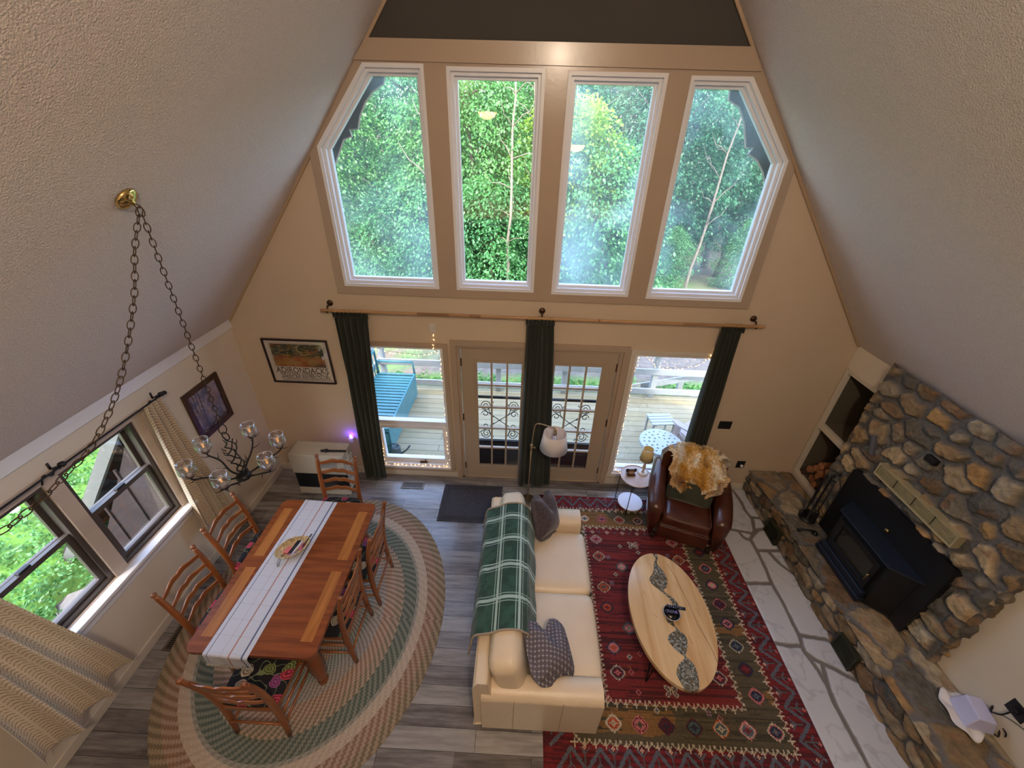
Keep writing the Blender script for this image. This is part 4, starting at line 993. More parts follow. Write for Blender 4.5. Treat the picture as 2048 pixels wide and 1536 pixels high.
# doormat
dm = MB(); dm.box(-.39,.41,-.315,.31,0,.009)
M_MAT = mat('charcoal_doormat', (.045,.045,.055), .95, var=.25, vs=60, bump=.6, bs=160, bd=.005)
dmo = tag(obj('doormat', dm, M_MAT, loc=(-.80,-.475,0), bevel=.004), 'charcoal grey ribbed doormat before the French doors', 'doormat')
rb = MB()
for i in range(3): ring(rb, [(-.36+i*.022,-.285+i*.022),(.38-i*.022,-.285+i*.022),(.38-i*.022,.28-i*.022),(-.36+i*.022,.28-i*.022)], .006, .008, .013, 'z')
obj('ribbed_border', rb, M_MAT, dmo)
# ================================================================ pictures, rods, curtains, outlets, string lights
def text(name, body, size, mat_, parent, loc, rot, ext=.0008, align='CENTER', sx=1.0):
    cu = bpy.data.curves.new(name, 'FONT'); cu.body = body; cu.size = size; cu.extrude = ext; cu.align_x = align; cu.align_y = 'CENTER'; cu.space_character = 1.0
    o = bpy.data.objects.new(name+'_curve', cu); COL.objects.link(o); bpy.context.view_layer.update()
    me = bpy.data.meshes.new_from_object(o.evaluated_get(bpy.context.evaluated_depsgraph_get())); bpy.data.objects.remove(o)
    me.name = name; me.materials.clear(); me.materials.append(mat_)
    n = bpy.data.objects.new(name, me); COL.objects.link(n); n.parent = parent; n.location = loc; n.rotation_euler = rot; n.scale = (sx,1,1); return n
def picture_cols(kind, W, H):
    u, v = np.meshgrid(np.linspace(0,1,W), np.linspace(0,1,H))
    n1 = vnoise(u*3, v*3, 2.2, 21); n2 = vnoise(u*3, v*6, 3.5, 22); n3 = vnoise(u*9, v*9, 3, 25)
    if kind == 'autumn':
        c = np.zeros((H,W,3)); gold = np.array(lin((158,120,62))); rust = np.array(lin((150,82,36))); green = np.array(lin((62,74,50))); pale = np.array(lin((160,150,96))); dark = np.array(lin((44,48,44)))
        c[:] = gold; c += (rust-gold)*sstep(.45,.62,n1)[...,None]
        up = sstep(.30,.60,v); c += (green-c)*(up*sstep(.30,.5,n2))[...,None]; c += (dark-c)*(sstep(.55,.75,n2)*up*.8)[...,None]
        c += (pale-c)*(sstep(.03,.0,np.abs(u-.62-.12*np.sin(v*6)+.25*(1-v)*0))*sstep(.4,.6,v))[...,None]*.9
        c += (pale-c)*(sstep(.6,.75,n3)*.55)[...,None]; c += (dark-c)*(sstep(.25,.05,v)*sstep(.5,.95,u))[...,None]*.8
        c += (rust*1.2-c)*(sstep(.08,.0,np.abs(v-.38))*sstep(.5,.62,n3))[...,None]
    else:
        c = np.zeros((H,W,3)); blue = np.array(lin((104,116,164))); lil = np.array(lin((160,152,178))); dk = np.array(lin((30,28,48))); pk = np.array(lin((150,125,135)))
        c[:] = blue; c += (lil-blue)*sstep(.4,.65,n1)[...,None]; c += (pk-c)*(sstep(.3,.05,np.hypot(u-.75,v-.62)))[...,None]*.8
        for k, x in enumerate((.10,.17,.26,.33)): c += (dk-c)*(sstep(.018,.006,np.abs(u-x-.03*np.sin(v*5+k)))*sstep(.1,.2,v))[...,None]*.85
        c += (dk-c)*(sstep(.55,.65,n3)*sstep(.3,.5,v)*sstep(.9,.6,u)*.6)[...,None]; c += (dk-c)*(sstep(.25,.0,v)*sstep(.4,.55,n2))[...,None]
    return c
def flat_picture(name, parent, x0, x1, z0, z1, y, kind, W=120, H=80):
    X, Z = np.meshgrid(np.linspace(x0,x1,W), np.linspace(z0,z1,H)); P = np.stack([X, np.full_like(X, y), Z], -1)
    return npgrid(name, P, mat(name+'_paint', (.5,.5,.5), .6, attr=True), picture_cols(kind, W, H).reshape(-1,3), parent, smooth=False)
M_PGL = glassmat('picture_glass', refl=.5); M_INK = mat('black_ink', (.012,.012,.012), .7)
ps = thing('framed_poster', 'framed exhibition poster with autumn landscape and lettering on gable wall', 'picture', (-2.853,0,1.785))
w, h = .385, .295
mb = MB(); ring(mb, rect(-w,w,-h,h), .017, -.028, 0); obj('frame', mb, mat('dark_burgundy_frame', (.02,.006,.008), .3), ps, bevel=.002)
obj('poster_sheet', MB().box(-w+.012,w-.012,-.010,-.004,-h+.012,h-.012), mat('cream_poster_paper', (.66,.60,.52), .8), ps)
mb = MB(); ring(mb, rect(-.325,.325,-.085,.245), .004, -.0115, -.010); obj('image_border', mb, mat('grey_border_line', (.25,.23,.2), .7), ps)
flat_picture('landscape_print', ps, -.310,.310,-.072,.232,-.0118,'autumn')
R90 = (PI/2,0,0)
text('title_lettering','ADIRONDACKS', .105, M_INK, ps, (.0,-.0108,-.126), R90, sx=.86)
text('title_lettering','NATIONAL EXHIBITION of', .060, M_INK, ps, (.01,-.0108,-.180), R90, sx=.82)
text('title_lettering','AMERICAN WATERCOLORS', .060, M_INK, ps, (.02,-.0108,-.222), R90, sx=.80)
mb = MB(); rr_ = random.Random(4)
for row in range(2):
    x = -.27
    while x < .33: l = rr_.uniform(.006,.02); mb.box(x,x+l,-.0112,-.0102,-.252-.016*row,-.244-.016*row); x += l+.005
obj('small_print', mb, mat('grey_ink', (.14,.13,.12), .7), ps)
obj('glass', MB().box(-w+.014,w-.014,-.018,-.0165,-h+.014,h-.014), M_PGL, ps)
# painting on the left wall
pp = thing('framed_painting', 'dark framed blue wintry painting on the left wall beside curtain', 'picture', (XL,-.715,1.59), rz=math.radians(90))
w, h = .255, .285
mb = MB(); ring(mb, rect(-w,w,-h,h), .055, -.022, 0); obj('frame', mb, mat('dark_walnut_frame', (.05,.025,.012), .35, var=.3, vs=12), pp, bevel=.006)
flat_picture('winter_print', pp, -w+.05,w-.05,-h+.05,h-.05,-.008,'winter')
obj('backing', MB().box(-w+.03,w-.03,-.006,-.001,-h+.03,h-.03), M_INK, pp)
obj('glass', MB().box(-w+.05,w-.05,-.014,-.0125,-h+.05,h-.05), M_PGL, pp)

# ---------------------------------------------------------------- outlets
def plate(name, lab, x, z, wall, m_, cat_='outlet', grp=None, tall=.115, wd=.07, dark=False):
    t = thing(name, lab, cat_, (x,0,z) if wall == 'f' else (XR,x,z), rz=0 if wall == 'f' else math.radians(-90), group=grp)
    obj('cover_plate', MB().box(-wd/2,wd/2,-.006,0,-tall/2,tall/2), m_, t, bevel=.003)
    mi = M_BLACKP if dark else mat('ivory_socket', (.62,.60,.56), .4)
    for s in (-1,1): obj('socket', MB().box(-.016,.016,-.009,-.004,s*.026-.014,s*.026+.014), mi, t, bevel=.003)
    return t
M_WPL = mat('white_cover_plate', (.60,.57,.54), .4)
plate('wall_outlet','white outlet above the left lower window feeding string lights',-1.218,2.285,'f',M_WPL)
plate('wall_outlet','white outlet above the right lower window, half behind curtain',1.985,2.24,'f',M_WPL)
so = plate('light_switch','wide black switch plate on gable wall right of right curtain',2.40,1.105,'f',M_BLACKP,'switch',wd=.16,tall=.12,dark=True)
wo = plate('wall_outlet','black outlet plate low on gable wall above stone hearth end',2.80,.46,'f',M_BLACKP,wd=.11,tall=.12,dark=True)
obj('plug', MB().cushion((.012,-.02,-.012),(.035,.03,.04),e=.4,n=5), M_WHITE, wo, smooth=True)

# ---------------------------------------------------------------- long bamboo rod, brackets, rings
RY, RZ = -.10, 2.49
rodt = thing('curtain_rod', 'long bamboo curtain rod across the gable wall under upper windows', 'curtain rod', (0,RY,RZ))
M_BAM = [mat('bamboo_%d' % i, c, .4, var=.15, vs=5, stretch=(.6,8,8)) for i, c in enumerate([(.46,.27,.13),(.25,.13,.055),(.36,.20,.09)])]
segs = [(-2.40,-2.26,2),(-2.26,-1.88,0),(-1.88,-1.35,0),(-1.35,-1.0,1),(-1.0,-.78,2),(-.78,-.66,1),(-.66,.6,0),(.6,.62,1),(.62,1.5,0),(1.5,2.25,2),(2.25,2.36,0)]
for a, b_, c in segs: obj('rod_section', MB().cyl((a,0,0),(b_,0,0),.0165,n=14), M_BAM[c], rodt, smooth=False)
for x in (-2.33,.0,2.27):
    mb = MB(); mb.lathe([(.034,0),(.034,.01),(.02,.02),(0,.022)], (0,0,0), 16); mb.v = [(x+v[0], -RY-v[2], v[1]+.05) for v in mb.v]
    mb.tube([(x,-RY-.01,.05),(x,.02,.035),(x,-.002,-.018)], .009, 8); mb.tube([(x+0,.022*math.cos(a),.022*math.sin(a)) for a in [PI*k/8 for k in range(8,17)]], .006, 6)
    obj('bracket', mb, M_BRONZE, rodt, smooth=True)
M_GREEN = mat('dark_green_curtain', (.014,.018,.010), .85, var=.12, vs=4, sheen=.12)
def curtain(nm, lab, x0, x1, xb0, xb1, zt, zb, folds, m_, wall='f', depth=.045, nrings=9, ringm=None, group=None, y0=RY, ph=0, yb=None, pts=None):
    nu, nv = 150, 60
    def P(u, v):
        t = v**.8; a = x0+(x1-x0)*u; b_ = xb0+(xb1-xb0)*u; x = a+(b_-a)*t
        amp = depth*(.55+.45*min(1, v*3))*(1+.5*v)
        ph_ = folds*2*PI*u+ph+.9*math.sin(3*u+2*v)*v
        y = y0+amp*math.sin(ph_)*(.7+.3*math.sin(11*u+1.3))+(0 if yb is None else (yb-y0)*t)+.01*math.sin(5*v+9*u)
        x += .35*amp*math.cos(ph_*1.0)*(.4+.6*v)
        z = zt+(zb-zt)*v-(.012*math.sin(ph_) if v > .97 else 0)
        return (x, y, z)
    mb = MB().grid(P, nu, nv)
    t = thing(nm, lab, 'curtain', (0,0,0), group=group)
    obj('panel', mb, m_, t, smooth=True, solid=.004)
    hd = MB()   # gathered heading
    hd.grid(lambda u, v: (x0-.01+(x1-x0+.02)*u, y0+.022*math.sin(2*PI*folds*1.6*u)-.004, zt+.035-.06*v), 120, 4); obj('heading', hd, m_, t, smooth=True, solid=.003)
    return t
for i, (x0,x1,xb0,xb1,zb,lab,ph) in enumerate([(-2.27,-1.90,-2.30,-2.03,.03,'dark green curtain left of the left lower window',0),(-.16,.13,-.17,.24,.03,'dark green curtain hanging between the two French doors',1.3),(1.93,2.15,1.93,2.20,.03,'dark green curtain right of the right lower window behind armchair',2.2)]):
    t = curtain('curtain', lab, x0,x1,xb0,xb1,2.44,zb,5,M_GREEN,group='green curtains on the bamboo rod',ph=ph,yb=-.12,depth=.042)
    for k in range(9):
        x = x0+.012+(x1-x0-.024)*k/8; obj('ring', MB().tube([(x+.004*math.sin(a),RY+.021*math.cos(a),RZ-.002+.024*math.sin(a)) for a in [2*PI*q/16 for q in range(16)]], .0025, 6, closed=True), M_BRASS, t, smooth=True)

# ---------------------------------------------------------------- left window curtains: cream, brown feather pattern
def feather_mat():
    m, nt, b = newmat('cream_feather_print_fabric'); b.inputs['Roughness'].default_value = .9
    at = N(nt, 'ShaderNodeVertexColor', layer_name='Col'); nt.links.new(at.outputs[0], b.inputs['Base Color'])
    tl = N(nt, 'ShaderNodeBsdfTranslucent'); nt.links.new(at.outputs[0], tl.inputs['Color']); mx = N(nt, 'ShaderNodeMixShader'); mx.inputs[0].default_value = .25
    nt.links.new(b.outputs[0], mx.inputs[1]); nt.links.new(tl.outputs[0], mx.inputs[2]); nt.links.new(mx.outputs[0], nt.nodes['Material Output'].inputs['Surface']); return m
M_FEATH = feather_mat()
def side_curtain(lab, top, bot, zt, zb, folds, bulge, seed):
    nu, nv = 170, 300; U, V = np.meshgrid(np.linspace(0,1,nu), np.linspace(0,1,nv))
    k = V**.9; y = (top[0]+(top[1]-top[0])*U)*(1-k)+(bot[0]+(bot[1]-bot[0])*U)*k
    ph = folds*2*PI*U+seed+.8*np.sin(3*U+2*V)*V; amp = .028+.035*V
    x = XL+.07+amp*np.sin(ph)+bulge*np.sin(V*PI*.5)**2; y = y+.02*np.cos(ph)*V
    z = zt+(zb-zt)*V+.03*np.sin(5*U+seed)*V**4
    # print: columns of little arcs
    cw = .085; uu = U*(abs(bot[1]-bot[0])*1.7); col_ = np.mod(uu, cw)/cw-.5; rowp = np.mod(V*(zt-zb)/.030-3.2*col_**2, 1)
    ink = (rowp < .30)*(np.abs(col_) < .44); cream = np.array((.78,.71,.58)); br_ = np.array((.40,.24,.11))
    C = cream+(br_-cream)*(ink*.8)[...,None]
    o = npgrid('curtain', np.stack([x,y,z],-1), M_FEATH, C.reshape(-1,3)); m_ = o.modifiers.new('s','SOLIDIFY'); m_.thickness = .004
    return tag(o, lab, 'curtain', 'cream patterned curtains at the left window')
side_curtain('cream brown-patterned curtain on the far side of left window, by the painting',(-1.40,-1.24),(-1.52,-1.12),2.06,.50,3.2,.03,.4)
side_curtain('cream brown-patterned curtain on the near side of left window, flaring into room',(-3.18,-2.90),(-3.32,-2.70),2.06,.47,3.0,.20,1.9)
wr = thing('curtain_rod', 'thin black curtain rod with scrolled brackets above the left window', 'curtain rod', (XL+.08,0,2.065))
obj('rod', MB().cyl((0,-4.0,0),(0,-1.18,0),.0075,n=10), M_BLACK, wr)
obj('finial', MB().lathe([(0,-.02),(.016,-.012),(.02,0),(.014,.014),(0,.02)],(0,-1.165,0),12), M_BLACK, wr, smooth=True)
for y in (-2.14,-1.22,-3.1):
    mb = MB(); mb.tube([(-.08,y,-.02),(-.03,y,-.01),(0,y,-.012)], .006, 6); mb.cyl((-.08,y,-.045),(-.08,y,.03),.009)
    mb.tube(spline([(-.02,y-.13,-.05),(-.01,y-.10,.01),(0,y-.06,-.02),(0,y-.03,.02),(0,y,0),(0,y+.03,.015)],5), .006, 6)
    mb.lathe([(0,-.022),(.02,-.014),(.026,0),(.02,.014),(0,.022)],(0,y+.02,.008),12)
    obj('bracket', mb, M_BLACK, wr, smooth=True)

# ---------------------------------------------------------------- string lights around the lower windows
M_WIRE = mat('clear_green_wire', (.45,.42,.32), .4); M_BULB = mat('warm_mini_bulb', (1,.7,.4), .3, emit=(1.0,.55,.22), es=4)
def string(lab, path, n, seed):
    r = random.Random(seed); t = thing('string_lights', lab, 'string lights', (0,0,0), group='string lights round the lower windows')
    pts = spline(path, 10); obj('wire', MB().tube([p+Vector((r.uniform(-.006,.006),0,r.uniform(-.006,.006))) for p in pts], .0022, 5), M_WIRE, t)
    L = [0]; 
    for i in range(1, len(pts)): L.append(L[-1]+(pts[i]-pts[i-1]).length)
    mb = MB().lathe([(.002,-.012),(.0036,-.008),(.0044,0),(.0032,.010),(0,.014)],(0,0,0),8)
    first = obj('bulb', mb, M_BULB, t, smooth=True)
    for k in range(n):
        s = L[-1]*(k+.5)/n; i = max(j for j in range(len(L)) if L[j] <= s); i = min(i, len(pts)-2); p = pts[i].lerp(pts[i+1], (s-L[i])/max(1e-6, L[i+1]-L[i]))
        c = first if k == 0 else first.copy()
        if k: COL.objects.link(c); c.parent = t
        c.location = p+Vector((r.uniform(-.014,.014),-.006,r.uniform(-.02,.006))); c.rotation_euler = (r.uniform(-1,1),r.uniform(-1,1),0)
x0,x1,z0,z1 = -2.085,-1.165,.235,1.985
string('warm string lights framing the left lower window, plugged in above it', [(-1.218,-.02,2.24),(-1.20,-.03,2.14),(-1.23,-.03,2.05),(-1.20,.03,z1-.02),(-1.45,.04,z1-.07),(-1.75,.04,z1-.04),(x0+.05,.03,z1),(x0,.035,1.7),(x0,.035,1.2),(x0,.035,.8),(x0+.02,.03,.4),(x0+.06,.0,z0-.03),(-1.85,-.01,z0-.04),(-1.55,-.01,z0-.03),(-1.3,-.01,z0-.035),(x1,.0,z0),(x1+.01,.035,.6),(x1+.01,.035,1.2),(x1,.035,1.8),(x1-.02,.03,z1-.1)], 96, 5)
x0,x1,z0,z1 = 1.14,2.07,.27,2.01
string('warm string lights framing the right lower window beside the curtain', [(1.985,-.02,2.19),(1.95,-.03,2.12),(1.93,-.02,2.05),(1.9,.03,z1-.03),(1.8,.04,z1-.10),(1.62,.04,z1-.13),(1.4,.04,z1-.12),(1.3,.04,z1-.03),(x0+.03,.03,z1),(x0,.035,1.7),(x0,.035,1.2),(x0,.035,.7),(x0,.03,.35),(x0+.1,.0,z0-.04),(1.5,-.01,z0-.035),(1.9,-.01,z0-.035)], 78, 6)
# ================================================================ kilim rug, woven picture built cell by cell
def kilim():
    x0, x1, y1, y0 = .095, 2.385, -.265, -3.13; res = .0105
    nx = int((x1-x0)/res); ny = int((y1-y0)/res)
    C = np.zeros((ny, nx, 3)); r = np.random.default_rng(8)
    RED = lin((126,42,42)); DRED = lin((84,30,34)); OLV = lin((88,80,60)); GOLD = lin((132,98,54)); CRM = lin((196,182,156)); PINK = lin((196,112,112)); NAVY = lin((38,42,66)); SLATE = lin((92,100,112)); OR = lin((176,78,40)); TEAL = lin((74,92,92)); MAR = lin((88,24,34))
    xc = (np.arange(nx)+.5)*res+x0; yc = y0+(np.arange(ny)+.5)*res; X, Y = np.meshgrid(xc, yc)
    dx = np.minimum(X-x0, x1-X)*.92; dy = np.minimum(Y-y0, y1-Y)
    I = lambda v: int(round(v/res))
    rowN = r.random((ny, 1)); strk = vnoise(X*2, Y*60, 1.0, 5, 3)
    D = np.minimum(dx, dy)                                   # distance to the rug edge
    C[:] = RED
    C[:] = np.where((strk > .52)[...,None], DRED, C)
    bb = (D < .515); c = np.where((vnoise(X, Y*4, 1.3, 31, 2) > .63)[...,None], GOLD, OLV); C = np.where(bb[...,None], c, C)
    C = np.where((bb & (strk > .58))[...,None], np.array(OLV)*.62, C)
    ob = (D < .235); C = np.where(ob[...,None], np.where((strk > .52)[...,None], np.array(MAR)*.9, lin((118,30,34))), C)
    def blk(cx, cy, pat, s=1, keep=0):      # pat: list of strings, centre cx, cy; each letter a cell of s cells
        P = {'c': CRM, 'p': PINK, 'n': NAVY, 's': SLATE, 'o': OR, 'r': RED, 't': TEAL, 'm': MAR, 'g': GOLD, 'k': OLV}
        h = len(pat); w = len(pat[0]); i0 = I(cx-x0)-w*s//2; j0 = I(cy-y0)+h*s//2
        for j, row in enumerate(pat):
            for i, ch in enumerate(row):
                if ch in P:
                    a, b_ = i0+i*s, j0-j*s
                    C[max(0,b_-s):max(0,b_), max(0,a):max(0,a+s)] = P[ch]
    def crenel(line, x_or_y, horiz, lo, hi, col_=CRM):
        # stepped white line: period of 9 cells with hooks
        per = 8; n = I(hi-lo)
        for k in range(n):
            q = k % per; off = [0,0,1,2,2,1,0,0][q]-1
            for e in range(1 if q in (1,2,5,6) else 2):
                if horiz: j = I(x_or_y-y0)+off+e; i = I(lo-x0)+k
                else: i = I(x_or_y-x0)+off+e; j = I(lo-y0)+k
                if 0 <= j < ny and 0 <= i < nx and r.random() > .04: C[j, i] = col_
            if q == 0:
                for e in range(-3, 3):
                    if horiz: j = I(x_or_y-y0)+e; i = I(lo-x0)+k
                    else: i = I(x_or_y-x0)+e; j = I(lo-y0)+k
                    if 0 <= j < ny and 0 <= i < nx: C[j, i] = col_
    for d in (.235, .515):
        e_ = d/.92; crenel(0, y1-d, True, x0+e_, x1-e_); crenel(0, y0+d, True, x0+e_, x1-e_); crenel(0, x0+e_, False, y0+d, y1-d); crenel(0, x1-e_, False, y0+d, y1-d)
    # zigzag vines with arrow shoots in the outer border
    def seg(a, b_, col_, th=1):
        n = int(max(abs(a[0]-b_[0]), abs(a[1]-b_[1]))/res*2)+1
        for k in range(n+1):
            x = a[0]+(b_[0]-a[0])*k/n; y = a[1]+(b_[1]-a[1])*k/n; i = I(x-x0); j = I(y-y0)
            C[max(0,j):j+th, max(0,i):i+th] = col_
    def zig(horiz, base, inward, lo, hi):
        per = .23; k = 0; t = lo; f = (lambda u, v: (u, base+inward*v)) if horiz else (lambda u, v: (base+inward*v, u))
        while t < hi-.05:
            seg(f(t,.05), f(t+per/2,.19), SLATE, 2); seg(f(t+per/2,.19), f(t+per,.05), SLATE, 2)
            for (u, v) in ((per/2,.02),): seg(f(t+u,.04), f(t+u,.15), TEAL, 1); seg(f(t+u,.10), f(t+u-.04,.06), SLATE, 1); seg(f(t+u,.10), f(t+u+.04,.06), SLATE, 1)
            seg(f(t+per,.20), f(t+per,.11), TEAL, 1); seg(f(t+per,.16), f(t+per-.04,.20), SLATE,1); seg(f(t+per,.16), f(t+per+.04,.20), SLATE,1)
            q = f(t+per/2,.035); blk(q[0], q[1], [' p ','pop',' p '] if k % 2 else [' p ','ppp',' p '], 1)
            q = f(t+per,.205); blk(q[0], q[1], [' c ','cpc',' c '], 1); t += per; k += 1
    zig(True, y1, -1, x0+.1, x1-.1); zig(True, y0, 1, x0+.1, x1-.1); zig(False, x0, 1, y0+.2, y1-.2); zig(False, x1, -1, y0+.2, y1-.2)
    MED = ["      c      ","    cccsc    ","   cssAssc   ","  csAAAAAsc  "," csAAABAAAsc ","csAAABBBAAAsc","csABBBCBBBAsc","csAAABBBAAAsc"," csAAABAAAsc ","  csAAAAAsc  ","   cssAssc   ","    cscc     ","      c      "]
    def med(cx, cy, edge, ring_, A, B, Cc, s=1):
        blk(cx, cy, [row.replace('c', edge).replace('s', ring_).replace('A', A).replace('B', B).replace('C', Cc) for row in MED], s)
    yt = y1-.375
    combos = [('c','m','m','p','c'),('o','c','c','s','n'),('p','m','p','n','p'),('c','s','o','m','o'),('r','c','m','t','c'),('c','n','c','r','n'),('p','n','s','p','n')]
    for i in range(8): med(x0+.36+i*.224, yt, *combos[i % 7]); 
    yb_ = y0+.375
    for i in range(8): med(x0+.36+i*.224, yb_, *[('c','m','m','s','c'),('s','c','o','c','o'),('p','m','p','k','m'),('m','n','m','n','m'),('m','n','t','n','m'),('o','c','t','c','n'),('p','c','s','r','n'),('c','p','n','s','p')][i])
    for i in range(9):
        y = y0+.63+i*.205
        med(x1-.405, y, *[('p','p','n','s','n'),('s','n','m','r','m'),('c','t','n','s','t'),('n','n','p','n','p'),('p','n','m','n','s'),('s','n','p','c','n')][i % 6])
        med(x0+.405, y, *combos[(i+2) % 7])
    # field motifs
    fx = (.785, 1.70)
    for x in fx:
        for i, y in enumerate((-.95,-1.18,-1.56,-1.78,-2.16,-2.37)):
            med(x+(i % 2)*.008, y, *[('c','s','p','m','p'),('c','t','o','n','o'),('c','m','o','t','r'),('s','n','o','r','m'),('n','s','p','o','p'),('c','s','m','p','m')][i])
    BF = ["ccc     ccc","csscc ccssc","cspscccspsc"," cssccc ssc","  cccnccc  "," csscncssc ","cspsc cspsc","cssc   cssc"," cc     cc "]
    blk(1.216,-1.01,BF,1); blk(1.216,-1.03,["  s  "],1); blk(1.24,-2.50,BF,1)
    for i in range(14): blk(.66+i*.092, -.845, ["  c  "," cpc ","cpnpc"," cpc ","  c  "] if i % 2 else [" s ","s s"," s "], 1)
    rr = random.Random(9)
    for i in range(46):
        x = rr.uniform(.66,1.85); y = rr.uniform(-2.72,-.92)
        if min(abs(x-.785), abs(x-1.70)) < .09: continue
        med_small = [["  c  "," csc ","csnsc"," csc ","  c  "],[" p ","pnp"," p "],[" s s ","spsps"," sns ","spsps"," s s "],["g g"," o ","g g"],["  p  "," p p ","p   p"," p p ","  p  "]]
        blk(x, y, rr.choice(med_small), 1)
    for x, y in ((1.03,-1.30),(.98,-1.98),(1.5,-1.3),(1.5,-2.2)): med(x, y, 's','t','p','c','n')
    C *= (.74+.28*r.random((ny, nx, 1)))*(.82+.26*rowN[...,None])
    Xv, Yv = np.meshgrid(x0+np.arange(nx+1)*res, y0+np.arange(ny+1)*res); Z = .006+.0012*(np.arange(ny+1)[:,None] % 2)+0*Xv
    Z[0] = Z[-1] = 0; Z[:,0] = Z[:,-1] = 0
    o = npgrid('kilim_rug', np.stack([Xv,Yv,Z],-1), mat('woven_kilim_wool', (.3,.1,.1), .95, attr=True, bump=.4, bs=150, bd=.004), C.reshape(-1,3), smooth=False)
    return tag(o, 'red kilim rug with olive border and diamond medallions under sofa and coffee table', 'rug')
kilim()

# ---------------------------------------------------------------- cream leather sofa
M_LEA = mat('cream_leather', (.74,.63,.47), .36, bump=.22, bs=28, bd=.012, var=.03, vs=5, spec=.5)
sf = thing('sofa', 'cream leather two-seat sofa on the edge of red kilim rug', 'sofa', (.045,-1.915,0))
# local: x -.51...505 (back to front), y -.935...935
obj('base', MB().box(-.46,.485,-.88,.88,.05,.28), M_LEA, sf, bevel=.03, seg=3)
for s in (-1,1):
    y0, y1 = (.705,.935) if s > 0 else (-.935,-.735)
    a = MB(); n = 22
    prof = []
    for k in range(n+1): t = PI*k/n; prof.append(((y0+y1)/2+(y1-y0)/2*math.cos(t), .53+.075*math.sin(t)))
    poly = [(y1,.05)]+prof+[(y0,.05)]
    a.poly(poly, (), 'x', -.45, .475); obj('armrest', a, M_LEA, sf, bevel=.028, seg=4)
    sm = MB(); yy = y1+.0015 if s > 0 else y0-.0015
    for x in (-.20,.17): sm.box(x-.002,x+.002, min(yy,yy-s*.004), max(yy,yy-s*.004), .06,.56)
    obj('seam', sm, mat('leather_seam', (.36,.27,.16), .6), sf)
for s in (-1,1):
    cu = MB(); y0, y1 = (.0,.705) if s > 0 else (-.735,.0)
    cu.cushion((.185,(y0+y1)/2,.375), (.66,y1-y0-.008,.20), e=.28, puff=.12, n=12); obj('seat_cushion', cu, M_LEA, sf, smooth=True)
fb = MB(); 
fb.poly([(-.51,.05),(-.515,.66),(-.50,.715),(-.47,.735),(-.415,.73),(-.39,.70),(-.34,.30),(-.34,.05)], (), 'y', -.905, .885)
fb.v = [v if v[2] < .5 else (v[0], v[1]*(1-.0), v[2]) for v in fb.v]; obj('back_frame', fb, M_LEA, sf, bevel=.025, seg=3)
R_ = Matrix.Rotation(math.radians(-12), 3, 'Y')
for s in (-1,1):
    cu = MB(); y0, y1 = (.0,.90) if s > 0 else (-.86,.0)
    cu.cushion((-.245,(y0+y1)/2,.63), (.25,y1-y0-.01,.48), e=.30, puff=.12, n=12, rot=R_); obj('back_cushion', cu, M_LEA, sf, smooth=True)
for x in (-.42,.42):
    for y in (-.84,.84): obj('foot', MB().cyl((x,y,.012),(x,y,.06),.025), M_BLACKP, sf)

